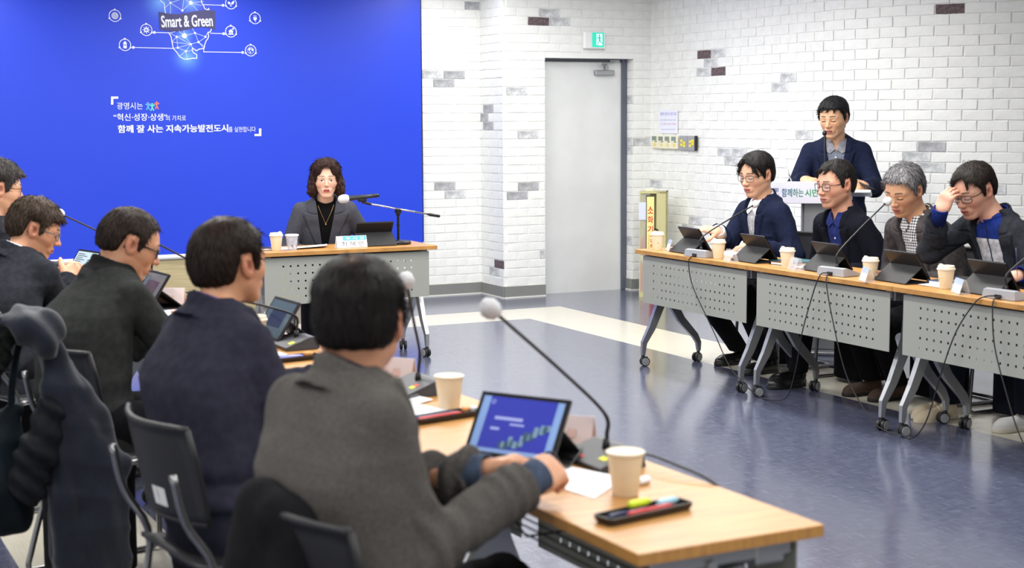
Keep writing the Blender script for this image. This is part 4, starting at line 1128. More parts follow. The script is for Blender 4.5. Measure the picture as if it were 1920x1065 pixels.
M_SHELL = mat('black_polypropylene', (26, 26, 29), 0.5, bump=0.08, bscale=400)
M_FRAME = mat('chromed_tube', (150, 150, 152), 0.25, metal=0.9)
M_STICK = mat('white_sticker', (225, 225, 225), 0.6)
def sled_chair(label):
    """origin on the floor under the seat centre, sitter looks along +x"""
    t = thing('stacking_chair', label, 'chair', group='black stacking chairs')
    # seat: gently dished slab
    mb = MB(); nx, ny = 8, 8
    for lay in (0, 1):
        for i in range(nx + 1):
            for j in range(ny + 1):
                u, v = i / nx, j / ny; x = -.20 + .42 * u; y = (-.21 + .42 * v) * (1 - .10 * abs(2 * u - 1) ** 3)
                z = .452 - .012 * math.cos((v - .5) * 2.6) * math.sin(u * math.pi) - .020 * max(0, u - .82) / .18 + (.014 if u < .05 else 0) - lay * .012
                mb.v.append((x, y, z))
    n1 = (nx + 1) * (ny + 1); I = lambda i, j, l: l * n1 + i * (ny + 1) + j
    for i in range(nx):
        for j in range(ny):
            mb.f += [(I(i, j, 0), I(i + 1, j, 0), I(i + 1, j + 1, 0), I(i, j + 1, 0)), (I(i, j, 1), I(i, j + 1, 1), I(i + 1, j + 1, 1), I(i + 1, j, 1))]; mb.m += [0, 0]
    for i in range(nx):
        for j, a in ((0, 1), (ny, -1)): mb.f.append((I(i, j, 0), I(i, j, 1), I(i + 1, j, 1), I(i + 1, j, 0))[::a]); mb.m.append(0)
    for j in range(ny):
        for i, a in ((0, -1), (nx, 1)): mb.f.append((I(i, j, 0), I(i, j, 1), I(i, j + 1, 1), I(i, j + 1, 0))[::a]); mb.m.append(0)
    mb.build('seat', M_SHELL, t, smooth=True)
    # backrest: curved shell with rolled rim and a hand slot near its lower edge
    mb = MB(); ny, nz = 12, 9
    def bp(v, w, lay):
        y = (-.208 + .416 * v) * (1 - .06 * abs(2 * w - 1) ** 4); z = .560 + .240 * w
        x = -.215 - .05 * w - .055 * math.cos((v - .5) * 3.0) + .055 - lay * .010
        return (x, y, z)
    for lay in (0, 1):
        for i in range(ny + 1):
            for j in range(nz + 1): mb.v.append(bp(i / ny, j / nz, lay))
    n1 = (ny + 1) * (nz + 1); I = lambda i, j, l: l * n1 + i * (nz + 1) + j
    for i in range(ny):
        for j in range(nz):
            mb.f += [(I(i, j, 0), I(i + 1, j, 0), I(i + 1, j + 1, 0), I(i, j + 1, 0)), (I(i, j, 1), I(i, j + 1, 1), I(i + 1, j + 1, 1), I(i + 1, j, 1))]; mb.m += [0, 0]
    for i in range(ny):
        for j in (0, nz): mb.f.append((I(i, j, 0), I(i, j, 1), I(i + 1, j, 1), I(i + 1, j, 0))); mb.m.append(0)
    for j in range(nz):
        for i in (0, ny): mb.f.append((I(i, j, 0), I(i, j, 1), I(i, j + 1, 1), I(i, j + 1, 0))); mb.m.append(0)
    b = mb.build('backrest', M_SHELL, t, smooth=True)
    rim = [bp(v, 1.0, .5) for v in np.linspace(0, 1, 13)]; low = [bp(v, 0.0, .5) for v in np.linspace(0, 1, 13)]
    mb = MB(); mb.tube(rim, .0085, 8); mb.tube(low, .0075, 8); mb.tube([low[0], *[bp(0, w, .5) for w in (.3, .7)], rim[0]], .0075, 8); mb.tube([low[-1], *[bp(1, w, .5) for w in (.3, .7)], rim[-1]], .0075, 8)
    mb.build('backrest_rim', M_SHELL, b, smooth=True)
    mb = MB(); p0, p1 = bp(.32, .12, 1.12), bp(.47, .12, 1.12); q0, q1 = bp(.32, .32, 1.12), bp(.47, .32, 1.12)
    mb.add([p0, p1, q1, q0], [(0, 1, 2, 3)]); mb.build('sticker', M_STICK, b)
    for s in (-1, 1):
        y = s * .215
        mb = MB()
        mb.tube(spline([(-.262, s * .206, .70), (-.235, s * .210, .58), (-.165, s * .220, .42), (-.245, s * .232, .10), (-.262, s * .234, .026), (-.225, s * .235, .011), (.14, s * .225, .011), (.205, s * .222, .018), (.222, s * .220, .06), (.205, s * .212, .36), (.175, s * .208, .425), (.10, s * .205, .436), (-.15, s * .205, .436)], 5), .0105, 8)
        mb.build('leg', M_FRAME, t, smooth=True)
    for x, z, yy in ((-.14, .433, .205), (.12, .433, .205), (-.18, .011, .235)):
        mb = MB(); mb.tube([(x, -yy, z), (x, yy, z)], .009, 8); mb.build('cross_bar', M_FRAME, t, smooth=True)
    return t
c0 = sled_chair('black stacking chair with a white sticker, behind the plum-navy blazer')
c0.location = (1.095, 3.76, 0); c0.rotation_euler = (0, 0, .13)
CH = [((1.125, 2.735), .12, 'black stacking chair under the grey-jacketed man nearest the camera'),
      ((1.10, 5.10), .25, 'black stacking chair with a hooded padded coat hung over its back'),
      ((.98, 6.35), .35, 'black stacking chair under the man with clasped hands'),
      ((1.00, 7.66), .15, 'black stacking chair at the far end of the left row'),
      ((5.72, 7.66), math.pi, 'black stacking chair under the man in the navy blazer, first of the right row'),
      ((5.78, 6.93), math.pi, 'black stacking chair under the man in the dark blue shirt'),
      ((5.80, 6.30), math.pi, 'black stacking chair under the grey-haired man in the checked shirt'),
      ((5.78, 5.66), math.pi + .05, 'black stacking chair under the man holding his forehead'),
      ((5.80, 5.02), math.pi, 'black stacking chair at the right edge, behind the last table'),
      ((3.44, 9.73), -math.pi / 2 - .26, 'black stacking chair under the woman at the head table')]
for (p, a, lab) in CH: dup(c0, (*p, 0), a, lab)
# layout of the print on the banner, in metres on its plane (x along the wall, z up)
MAP_L = [(2.9482, 2.4946), (2.9522, 2.4464), (2.979, 2.4257), (2.983, 2.3774), (2.9898, 2.3474)]
MAP_R = [(3.2691, 2.5045), (3.2763, 2.4395), (3.2892, 2.4181), (3.2997, 2.3945), (3.3197, 2.3863), (3.3313, 2.3975), (3.3331, 2.3812)]
MAP_LOW = [(3.0076, 2.2032), (3.0265, 2.1711), (3.0319, 2.13), (3.0404, 2.0813), (3.0672, 2.0524), (3.0906, 2.0169), (3.1212, 2.0009), (3.1546, 1.9991), (3.1883, 2.0072), (3.2241, 2.0066), (3.226, 2.035), (3.1984, 2.051), (3.1901, 2.0727), (3.1927, 2.087), (3.2235, 2.0656), (3.2463, 2.079), (3.2857, 2.0851), (3.2922, 2.1181), (3.3042, 2.1456), (3.3182, 2.1623), (3.3256, 2.1843), (3.3194, 2.2061), (3.34, 2.2174), (3.352, 2.245)]
NET = [((3.0286, 2.4325), (2.9862, 2.4851)), ((3.0286, 2.4325), (3.1289, 2.4678)), ((3.0286, 2.4325), (3.0261, 2.3483)), ((3.0286, 2.4325), (3.1208, 2.3756)), ((3.1208, 2.3756), (3.1891, 2.437)), ((3.1208, 2.3756), (3.137, 2.4788)), ((3.1891, 2.437), (3.2723, 2.4177)), ((3.1891, 2.437), (3.29, 2.4508)), ((3.1891, 2.437), (3.0908, 2.4882)), ((3.1891, 2.437), (3.254, 2.3628)), ((3.0286, 2.4325), (2.9779, 2.388)), ((3.0163, 2.2001), (3.0706, 2.1719)), ((3.0706, 2.1719), (3.1319, 2.1806)), ((3.1319, 2.1806), (3.2161, 2.204)), ((3.2161, 2.204), (3.2994, 2.1762)), ((3.0706, 2.1719), (3.1802, 2.1162)), ((3.1319, 2.1806), (3.1802, 2.1162)), ((3.2161, 2.204), (3.2421, 2.1336)), ((3.2421, 2.1336), (3.3051, 2.1763)), ((3.2421, 2.1336), (3.1802, 2.1162)), ((3.0706, 2.1719), (3.0308, 2.13)), ((3.0308, 2.13), (3.1802, 2.1162)), ((3.076, 2.0873), (3.0706, 2.1719)), ((3.076, 2.0873), (3.1802, 2.1162)), ((3.076, 2.0873), (3.0404, 2.0813)), ((3.076, 2.0873), (3.1396, 2.0611)), ((3.1396, 2.0611), (3.1802, 2.1162)), ((3.1396, 2.0611), (3.1922, 2.0673)), ((3.1396, 2.0611), (3.1491, 2.0013)), ((3.1396, 2.0611), (3.0885, 2.0223)), ((3.2421, 2.1336), (3.2917, 2.0962)), ((3.2161, 2.204), (3.1948, 2.2417)), ((3.1319, 2.1806), (3.1279, 2.2349)), ((3.2994, 2.1762), (3.3231, 2.2171)), ((3.0163, 2.2001), (3.083, 2.2177)), ((3.083, 2.2177), (3.1319, 2.1806)), ((3.2421, 2.1336), (3.2857, 2.0851)), ((3.1802, 2.1162), (3.1927, 2.087))]
NODES = [(3.0286, 2.4325), (3.1208, 2.3756), (3.1891, 2.437), (3.0706, 2.1719), (3.1319, 2.1806), (3.2161, 2.204), (3.2421, 2.1336), (3.1802, 2.1162), (3.076, 2.0873), (3.1396, 2.0611), (3.2994, 2.1762)]
GLOW = [((3.1891, 2.437), 0.13), ((3.1319, 2.1806), 0.11), ((3.1494, 2.0122), 0.17), ((2.9466, 2.4409), 0.2)]
ICONS = [(2.5964, 2.3226), (2.8342, 2.2201), (2.6663, 2.1023), (3.5113, 2.4418), (3.7061, 2.3301), (3.5057, 2.2208), (3.6641, 2.0743)]
LEADS = [[(2.8957, 2.202), (3.0108, 2.2011)], [(2.7293, 2.0841), (3.0349, 2.0813)], [(3.4472, 2.4247), (3.2838, 2.4256)], [(3.446, 2.2031), (3.3396, 2.2043)], [(3.5979, 2.0578), (3.2816, 2.0577), (3.2824, 2.0851)]]
RIB_TOP = [(2.9333, 2.361), (2.9987, 2.3498), (3.0757, 2.3452), (3.1536, 2.358), (3.232, 2.3753), (3.3107, 2.3838), (3.3838, 2.3814)]
RIB_BOT = [(2.938, 2.2255), (2.9947, 2.2159), (3.0718, 2.2109), (3.1499, 2.2277), (3.2285, 2.2468), (3.307, 2.2485), (3.3799, 2.2325)]
T_SMART = (2.9518, 3.3602, 2.2495, 2.3415)
T_L1 = (2.5892, 2.7876, 1.6083, 1.6621)
T_L2A = (2.5605, 2.9759, 1.5202, 1.5769)
T_L2B = (2.9653, 3.1255, 1.518, 1.561)
T_L3A = (2.5897, 3.4642, 1.4273, 1.4885)
T_L3B = (3.4672, 3.6903, 1.4261, 1.4691)
PEOPLE_ICON = [(2.8293, 1.635), (2.8619, 1.6273), (2.8974, 1.6403)]
BRK1 = [(2.5464, 1.7072), (2.602, 1.7073), (2.6015, 1.6901), (2.564, 1.69), (2.5625, 1.6449), (2.5443, 1.6449)]
BRK2 = [(3.7363, 1.3922), (3.6791, 1.3927), (3.6795, 1.4096), (3.7168, 1.4093), (3.7179, 1.4531), (3.7377, 1.453)]

def banner_material():
    m = mat('blue_printed_banner', (37, 69, 212), 0.40, bump=0.22, bscale=3.0, stretch=(1, 1, 1.6), spec=0.4)
    nt = m.node_tree; N = nt.nodes; L = nt.links; b = N['Principled BSDF']
    tc = N.new('ShaderNodeTexCoord'); prev = None
    rgb = N.new('ShaderNodeRGB'); rgb.outputs[0].default_value = lin((37, 69, 212)); prev = rgb.outputs[0]
    for (gx, gz), r in GLOW:                               # pale spots that belong to the print
        mp = N.new('ShaderNodeMapping'); mp.vector_type = 'POINT'
        mp.inputs['Location'].default_value = (-gx / r, 0, -gz / r); mp.inputs['Scale'].default_value = (1 / r, 0, 1 / r)
        L.new(tc.outputs['Object'], mp.inputs[0])
        g = N.new('ShaderNodeTexGradient'); g.gradient_type = 'SPHERICAL'; L.new(mp.outputs[0], g.inputs[0])
        p = N.new('ShaderNodeMath'); p.operation = 'POWER'; p.inputs[1].default_value = 2.4; L.new(g.outputs['Fac'], p.inputs[0])
        mx = N.new('ShaderNodeMix'); mx.data_type = 'RGBA'; mx.inputs[7].default_value = lin((112, 176, 255))
        L.new(p.outputs[0], mx.inputs[0]); L.new(prev, mx.inputs[6]); prev = mx.outputs[2]
    L.new(prev, b.inputs['Base Color'])
    return m
M_PRINT = mat('white_print', (232, 238, 250), 0.5); M_PRINTLINE = mat('pale_print_line', (188, 208, 250), 0.5)
M_RIBBON = mat('dark_print_ribbon', (56, 54, 104), 0.5)
BN = thing('banner', 'large blue banner with white Korean slogan hanging on the back wall', 'banner', (0, 12.0, 0))
mb = MB(); nx, nz = 60, 36; x0, x1, z0, z1 = 0.2, 5.143, 0.462, 2.76
for lay in (0, 1):
    for i in range(nx + 1):
        for j in range(nz + 1):
            x = x0 + (x1 - x0) * i / nx; z = z0 + (z1 - z0) * j / nz
            y = .0006 * math.sin(x * 3.1 + z * 1.3) + .0003 * math.sin(z * 7 + x) + .0003 * math.sin(x * 11 - z * 2.3)
            mb.v.append((x, y + .003 + .004 * lay, z))
n1 = (nx + 1) * (nz + 1); I = lambda i, j, l: l * n1 + i * (nz + 1) + j
for i in range(nx):
    for j in range(nz):
        mb.f += [(I(i, j, 0), I(i + 1, j, 0), I(i + 1, j + 1, 0), I(i, j + 1, 0)), (I(i, j, 1), I(i, j + 1, 1), I(i + 1, j + 1, 1), I(i + 1, j, 1))]; mb.m += [0, 0]
for j in range(nz): mb.f.append((I(nx, j, 0), I(nx, j, 1), I(nx, j + 1, 1), I(nx, j + 1, 0))); mb.m.append(0)
for i in range(nx): mb.f.append((I(i, 0, 0), I(i, 0, 1), I(i + 1, 0, 1), I(i + 1, 0, 0))); mb.m.append(0)
sheet = mb.build('sheet', banner_material(), BN, smooth=False)
mb = MB(); mb.tube([(x0, .0, .445), (x1 - .01, .0, .445)], .019, 10); mb.tube([(x0, -.004, .458), (x1 - .01, -.004, .458)], .010, 6)
mb.build('bottom_rod', mat('white_rod', (226, 228, 232), .4), BN, auto=40)
mb = MB(); mb.box((x1 + .006, .012, 1.62), (.010, .012, 2.28)); mb.build('edge_strip', M_BLACKP, BN)

YF = .0012
def ribbon2d(mb, pts, w, closed=False):
    P = [Vector((p[0], 0, p[1])) for p in pts]
    if closed: P.append(P[0])
    for a, b in zip(P[:-1], P[1:]):
        d = (b - a); 
        if d.length < 1e-6: continue
        n = Vector((-d.z, 0, d.x)).normalized() * w / 2; e = d.normalized() * w * .3
        o_ = Vector((0, -1e-5 * (len(mb.f) % 40), 0))
        mb.add([a - n - e + o_, b - n + e + o_, b + n + e + o_, a + n - e + o_], [(0, 1, 2, 3)])
def disc(mb, c, r, n=14, r0=0.0):
    v = []; f = []; yo = -1e-5 * (len(mb.f) % 40)
    for k in range(n):
        a = 2 * math.pi * k / n; v.append((c[0] + r * math.cos(a), yo, c[1] + r * math.sin(a)))
    if r0:
        for k in range(n):
            a = 2 * math.pi * k / n; v.append((c[0] + r0 * math.cos(a), yo, c[1] + r0 * math.sin(a)))
        f = [(k, (k + 1) % n, n + (k + 1) % n, n + k) for k in range(n)]
    else: f = [tuple(range(n))]
    mb.add(v, f)
def poly(mb, pts): mb.add([(p[0], -1e-5 * (len(mb.f) % 40), p[1]) for p in pts], [tuple(range(len(pts)))])
mb = MB()
for a, b in NET: ribbon2d(mb, [a, b], .004)
tag(mb.build('network_lines', M_PRINTLINE, BN, (0, YF, 0)), kind='stuff')
mb = MB()
for l in (MAP_L, MAP_R, MAP_LOW): ribbon2d(mb, l, .0065)
mb.build('map_outline', M_PRINT, BN, (0, YF - .0003, 0))
mb = MB()
for n_ in NODES: disc(mb, n_, .009, 10)
disc(mb, NODES[4], .02, 14); disc(mb, NODES[2], .016, 14)
for l in LEADS: ribbon2d(mb, l, .005); disc(mb, l[0], .011, 10)
mb.build('lead_lines', M_PRINT, BN, (0, YF - .0006, 0))
mb = MB()
for i in range(6): poly(mb, [RIB_BOT[i], RIB_BOT[i + 1], RIB_TOP[i + 1], RIB_TOP[i]])
mb.build('ribbon', M_RIBBON, BN, (0, YF - .0010, 0))
for k, (cx, cz) in enumerate(ICONS):                      # round icons: ring with three dots and a small white sign
    mb = MB(); R_ = .0465
    disc(mb, (cx, cz), R_, 28, R_ - .0055)
    for a in (90, 205, 335): disc(mb, (cx + R_ * math.cos(rd(a)), cz + R_ * math.sin(rd(a))), .0075, 10)
    q = lambda x, z: (cx + x * .001, cz + z * .001)
    if k == 0:
        for t in range(-3, 4):
            h = math.sqrt(24 * 24 - (t * 6.5) ** 2); ribbon2d(mb, [q(t * 6.5, -h), q(t * 6.5, h)], .0036)
        disc(mb, (cx, cz), .026, 20, .023)
    elif k == 1:
        disc(mb, (cx, cz), .017, 16, .009)
        for t in range(8): a = t * pi / 4; ribbon2d(mb, [q(15 * math.cos(a), 15 * math.sin(a)), q(26 * math.cos(a), 26 * math.sin(a))], .006)
        ribbon2d(mb, [q(0, -2), q(0, 8)], .004)
    elif k == 2:
        poly(mb, [q(-13, -26), q(13, -26), q(13, -4), q(-13, -4)]); poly(mb, [q(-13, 2), q(13, 2), q(13, 20), q(-13, 20)]); poly(mb, [q(-7, 21), q(7, 21), q(7, 27), q(-7, 27)])
        poly(mb, [q(-13, -5), q(-9, -5), q(-9, 3), q(-13, 3)]); poly(mb, [q(9, -5), q(13, -5), q(13, 3), q(9, 3)])
    elif k == 3:
        poly(mb, [q(-27, 8), q(-18, 14), q(-6, 8), q(-2, -8), q(-14, -8), q(-24, -2)]); poly(mb, [q(2, -8), q(4, 6), q(16, 18), q(28, 22), q(27, 6), q(16, -8)])
        ribbon2d(mb, [q(-6, -22), q(0, -12), q(4, -22)], .004)
    elif k == 4:
        poly(mb, [q(-15, 6), q(15, 6), q(13, -10), q(4, -17), q(-4, -17), q(-13, -10)]); ribbon2d(mb, [q(-7, 6), q(-7, 22)], .005); ribbon2d(mb, [q(7, 6), q(7, 22)], .005); ribbon2d(mb, [q(0, -16), q(0, -22), q(7, -27)], .005)
    elif k == 5:
        poly(mb, [q(-22, 0), q(0, 20), q(22, 0), q(16, 0), q(16, -6), q(-16, -6), q(-16, 0)]); poly(mb, [q(-14, -6), q(-4, -6), q(-4, -18), q(-14, -18)]); poly(mb, [q(4, -6), q(14, -6), q(14, -18), q(4, -18)])
        poly(mb, [q(-22, -18), q(22, -18), q(22, -24), q(-22, -24)]); disc(mb, q(18, 22), .008, 12, .003)
    else:
        disc(mb, (cx, cz), .027, 22, .0245)
        poly(mb, [q(-20, 8), q(-10, 20), q(2, 18), q(-2, 8), q(-8, 4), q(-6, -6), q(-14, -2)]); poly(mb, [q(4, 14), q(14, 17), q(22, 6), q(18, -6), q(10, -2), q(6, 6)]); poly(mb, [q(-8, -8), q(2, -8), q(0, -20), q(-6, -20)])
    mb.build('icon', M_PRINT, BN, (0, YF - .0006, 0))
mb = MB(); poly(mb, BRK1); poly(mb, BRK2); mb.build('bracket_marks', M_PRINT, BN, (0, YF - .0006, 0))
def text_fit(body, box, parent, material, name='lettering', bold=0.0, dy=YF - .0012, rot=0.0, base=None, axes=RX(math.pi / 2)):
    """lettering scaled to fill box (x0, x1, z0, z1) on the parent's xz plane"""
    o = text_mesh(name, body, 1.0, material, None, Matrix.Identity(4), depth=0.0)
    if bold:                                              # heavier weight: the same outlines laid over each other
        me = o.data; mb = MB(); vv = [v.co.copy() for v in me.vertices]; ff = [tuple(q.vertices) for q in me.polygons]
        for k, (ox, oy) in enumerate(((-1, -.5), (1, -.5), (-1, .5), (1, .5), (0, 0))):
            mb.add([(c.x + ox * bold * 1.1, c.y + oy * bold * 1.1, k * 2e-5) for c in vv], ff)
        o.data = mb.mesh(name, material); bpy.data.meshes.remove(me)
    vs = [v.co for v in o.data.vertices]
    ax, bx_ = min(v.x for v in vs), max(v.x for v in vs); ay, by_ = min(v.y for v in vs), max(v.y for v in vs)
    sx, sz = (box[1] - box[0]) / (bx_ - ax), (box[3] - box[2]) / (by_ - ay)
    M = TR((box[0] + box[1]) / 2, dy, (box[2] + box[3]) / 2) @ axes @ RZ(rot) @ sc_(sx, sz, 1) @ TR(-(ax + bx_) / 2, -(ay + by_) / 2, 0)
    o.data.transform(M); o.parent = parent; o.name = name
    return o
text_fit('Smart & Green', T_SMART, BN, M_PRINT, bold=.022, rot=.045)
text_fit('광명시는', T_L1, BN, M_PRINT, bold=.004)
text_fit('“혁신·성장·상생”', T_L2A, BN, M_PRINT, bold=.012)
text_fit('의 가치로', T_L2B, BN, M_PRINT)
text_fit('함께 잘 사는 지속가능발전도시', T_L3A, BN, M_PRINT, bold=.030)
text_fit('를 실현합니다', T_L3B, BN, M_PRINT)
for (cx, cz), colr in zip(PEOPLE_ICON, ((96, 176, 236), (90, 220, 200), (240, 120, 96))):    # three little joined figures
    mb = MB(); q = lambda x, z: (cx + x * .001, cz + z * .001)
    disc(mb, q(0, 21), .008, 12); ribbon2d(mb, [q(-18, 12), q(0, 6), q(18, 14)], .009); ribbon2d(mb, [q(0, 8), q(0, -6)], .011); ribbon2d(mb, [q(-11, -28), q(0, -5), q(11, -28)], .009)
    mb.build('figure_mark', mat('figure_print', colr, .5), BN, (0, YF - .0006, 0))
# ------------------------------------------------------------------ things on the tables
M_CUP = mat('kraft_cream_paper', (234, 216, 184), 0.6, var=0.03, vscale=20); M_LID = mat('cream_paper_lid', (232, 222, 200), 0.5)
M_CUPDARK = mat('brown_cup_print', (140, 110, 80), 0.6)
M_TABLET = mat('dark_tablet_back', (34, 33, 35), 0.4, metal=0.3); M_FOLIO = mat('black_folio', (27, 27, 29), 0.62, bump=0.1, bscale=300)
M_BEZEL = mat('black_glass_bezel', (14, 14, 16), 0.5, spec=.15)
M_MICTOP = mat('dark_grey_mic_body', (62, 62, 66), 0.45, metal=0.2); M_MICSILVER = mat('silver_mic_body', (176, 178, 184), 0.38, metal=0.35)
M_GOOSE = mat('black_gooseneck', (38, 38, 41), 0.42, metal=0.4); M_FOAM = mat('white_mic_cover', (206, 206, 209), 0.9, bump=1.0, bscale=70)
M_YEL = mat('yellow_sticker', (214, 216, 40), 0.6); M_RED = mat('red_sticker', (212, 70, 44), 0.6)
M_CABLE = mat('black_cable', (24, 24, 26), 0.5)
M_PAPER = mat('white_paper', (236, 237, 242), 0.75); M_PINK = mat('pale_pink_card', (226, 200, 196), 0.7); M_ACRYL = glass_mat('clear_acrylic', (240, 242, 248), 0.22, 0.05)
M_SKYP = mat('sky_blue_print', (86, 176, 222), 0.5); M_INK = mat('dark_ink', (44, 46, 58), 0.6); M_BLUEP = mat('soft_blue_print', (150, 172, 220), 0.6)
TOPZ = TZ + .0005

def cup(label, lid=True, lidmat=None, group='paper coffee cups'):
    t = thing('paper_cup', label, 'cup', group=group)
    mb = MB(); mb.lathe([(0, .003), (.0265, .003), (.0275, 0), (.0285, .002), (.0392, .090), (.0408, .0905), (.0412, .0925), (.0400, .094), (.0380, .092), (.0275, .006), (0, .006)], 28)
    mb.build('cup_body', M_CUP, t, auto=50)
    mb = MB()
    if lid:
        mb.lathe([(.0405, .088), (.0432, .090), (.0432, .0955), (.0395, .098), (.0385, .107), (.0365, .1095), (.034, .109), (.033, .104), (0, .104)], 28)
        mb.tube([(.012, 0, .1045), (.022, 0, .110), (.033, 0, .111)], [.006, .008, .006], 8)
        mb.build('lid', lidmat or M_LID, t, auto=40)
    else:
        mb.lathe([(.0400, .0900), (.0428, .0915), (.0428, .0955), (.0402, .0972), (.039, .0955), (0, .0958)], 28)
        mb.build('lid', lidmat or M_LID, t, auto=40)
    mb = MB()
    for k in range(5):
        a = .55 + k * .05
        for zz, ln in ((.046, .010), (.040, .007), (.015, .004)):
            r = .0288 + (zz) * .119 + .0004
            mb.add([(r * math.cos(a), r * math.sin(a), zz), (r * math.cos(a + .04), r * math.sin(a + .04), zz), ((r + .0002) * math.cos(a + .04), (r + .0002) * math.sin(a + .04), zz + .0022), ((r + .0002) * math.cos(a), (r + .0002) * math.sin(a), zz + .0022)], [(0, 1, 2, 3)])
    mb.build('print', M_CUPDARK, t)
    return t
cu = cup('paper cup with a cream lid beside the extinguisher end of the right tables'); cu.location = (4.985, 7.985, TOPZ); cu.rotation_euler = (0, 0, 3.6)
for (x, y), lab in (((4.975, 7.307), 'lidded paper cup in front of the man with the raised hand, right row'),
                    ((4.978, 6.661), 'lidded paper cup in front of the man in the deep blue shirt'),
                    ((4.995, 6.000), 'lidded paper cup partly hidden by a small name plate, before the grey-haired man'),
                    ((5.035, 5.505), 'lidded paper cup in front of the man holding his forehead'),
                    ((2.915, 9.105), 'lidded paper cup at the left end of the head table')):
    dup(cu, (x, y, TOPZ), 3.5 + x, lab)
cu2 = cup('large cream paper cup nearest the camera, beside the loose paper sheet', lid=False); cu2.location = (1.668, 2.797, TOPZ)
dup(cu2, (1.733, 3.870, TOPZ), 2.0, 'cream paper cup beside the long pen tray, second from the near end')
dup(cu, (1.615, 5.305, TOPZ), 4.0, 'lidded cream cup beside the tablet at the plum-navy jacket, left row')

# tablets: local +y is the sitter's side, origin under the stand on the table
M_SCREEN_W = mat('lit_screen_pale', (120, 150, 200), 0.5, emit=0.22, spec=.2); M_SCREEN_B = mat('lit_slide_blue', (30, 40, 150), 0.45, emit=0.32, spec=.2); M_SCREEN_T = mat('slide_text', (150, 160, 215), 0.5, emit=0.2, spec=.2)
M_SCREEN_G = mat('slide_drawing', (110, 140, 168), 0.5, emit=0.15, spec=.2); M_SCREEN_G2 = mat('slide_drawing_dark', (56, 84, 104), 0.5, emit=0.1, spec=.2); M_SCREEN_D = mat('dim_screen', (66, 82, 96), 0.08, emit=0.12)
M_SCREEN_D2 = mat('dim_screen_dark', (30, 40, 70), 0.08, emit=0.1); M_SCREEN_P = mat('bright_document', (168, 188, 204), 0.5, emit=0.22, spec=.2); M_SCREEN_K = mat('document_text', (70, 84, 92), 0.3)
def tablet(label, screen=None, tilt=0.58, flap=True):
    t = thing('tablet', label, 'tablet', group='tablets on folding stands')
    w, h, th = .250, .166, .009
    M = TR(0, .045, .012) @ RX(tilt)                      # panel rises from its lower edge and leans back over -y
    mb = MB(); mb.box((0, 0, h / 2), (w, th, h), 0, M, ch=.0035); mb.build('tablet_back', M_TABLET, t, auto=30)
    mb = MB(); mb.box((0, th / 2 + .0006, h / 2), (w - .003, .0014, h - .003), 0, M, ch=.0004); bz = mb.build('bezel', M_BEZEL, t)
    def rect(u0, u1, v0, v1, m, e, nm='screen_print', par=t):
        mb = MB(); y = th / 2 + .0015 + e * .00025
        mb.add([M @ Vector((-u0, y, v0)), M @ Vector((-u1, y, v0)), M @ Vector((-u1, y, v1)), M @ Vector((-u0, y, v1))], [(0, 1, 2, 3)]); return mb.build(nm, m, par)
    a, b, c_, d_ = -w / 2 + .012, w / 2 - .012, .012, h - .012
    if screen == 'slide':
        sc = rect(a, b, c_, d_, M_SCREEN_W, 0, 'screen')
        rect(-.092, .094, .022, d_, M_SCREEN_B, 1, 'slide', sc)
        for (u0, u1, v0, v1) in ((-.066, .012, .096, .104), (-.02, .02, .084, .089), (-.07, -.045, .069, .076)): rect(u0, u1, v0, v1, M_SCREEN_T, 2, 'slide_line', sc)
        rr = random.Random(4)
        for k in range(16):
            u = -.035 + k * .0078; v = .026 + max(0, k - 5) * .0052 + rr.uniform(-.004, .006)
            rect(u, u + .012, v, v + rr.uniform(.014, .028), M_SCREEN_G if k % 2 else M_SCREEN_G2, 3 + k % 3, 'slide_drawing', sc)
        mb = MB(); disc(mb, (0, 0), .006, 14, .004)
        mb.build('slide_mark', M_SCREEN_T, sc).matrix_local = M @ TR(.082, th / 2 + .0022, .140) @ sc_(-1, 1, 1)
    elif screen == 'document':
        sc = rect(a, b, c_, d_, M_SCREEN_P, 0, 'screen'); rr = random.Random(8)
        for k in range(12):
            v = d_ - .016 - k * .0105; rect(-.10, -.10 + rr.uniform(.06, .11), v, v + .0042, M_SCREEN_K, 1, 'text_line', sc)
            if k in (3, 4, 5, 8): rect(.03, .09, v, v + .007, M_SCREEN_G2, 1, 'text_line', sc)
    elif screen == 'dim':
        sc = rect(a, b, c_, d_, M_SCREEN_D, 0, 'screen'); rect(-.07, .07, .05, .12, M_SCREEN_D2, 1, 'slide', sc)
    else: rect(a, b, c_, d_, M_SCREEN_W, 0, 'screen')
    if flap:
        mb = MB()
        P = M @ Vector((0, -th / 2 - .001, h * .52))
        mb.box((0, .0, 0), (0, 0, 0)) if False else None
        for s0, s1 in ((P, Vector((0, -.105, .004))), (Vector((0, -.105, .004)), Vector((0, .05, .004)))):
            dv = (s1 - s0); L = dv.length; an = math.atan2(dv.z, dv.y)
            mb.box((0, L / 2, 0), (w, L, .004), 0, TR(*s0) @ RX(an))
        mb.build('folio_stand', M_FOLIO, t)
    mb = MB(); mb.box((-w / 2 + .018, -th / 2 - .0008, h * .40), (.022, .001, .014), 0, M); mb.build('badge', mat('brushed_badge', (150, 140, 120), .3, metal=.8), t)
    return t
tb = tablet('tablet seen from behind at the door end of the right tables'); 
for k, (x, y, a, lab) in enumerate(((5.07, 7.700, -.06, None), (5.075, 7.055, -.05, 'dark tablet back in front of the man in the navy blazer, right row'), (5.085, 6.420, -.05, 'dark tablet back before the deep blue shirt, beside the silver microphone base'),
                                    (5.085, 5.835, -.05, 'dark tablet back in front of the grey-haired man, wide black stand'), (5.090, 5.255, -.02, 'dark tablet back in front of the man holding his forehead'))):
    if k == 0: tb.location = (x, y, TOPZ); tb.rotation_euler = (0, 0, -pi / 2 + a)
    else: dup(tb, (x, y, TOPZ), -pi / 2 + a, lab)
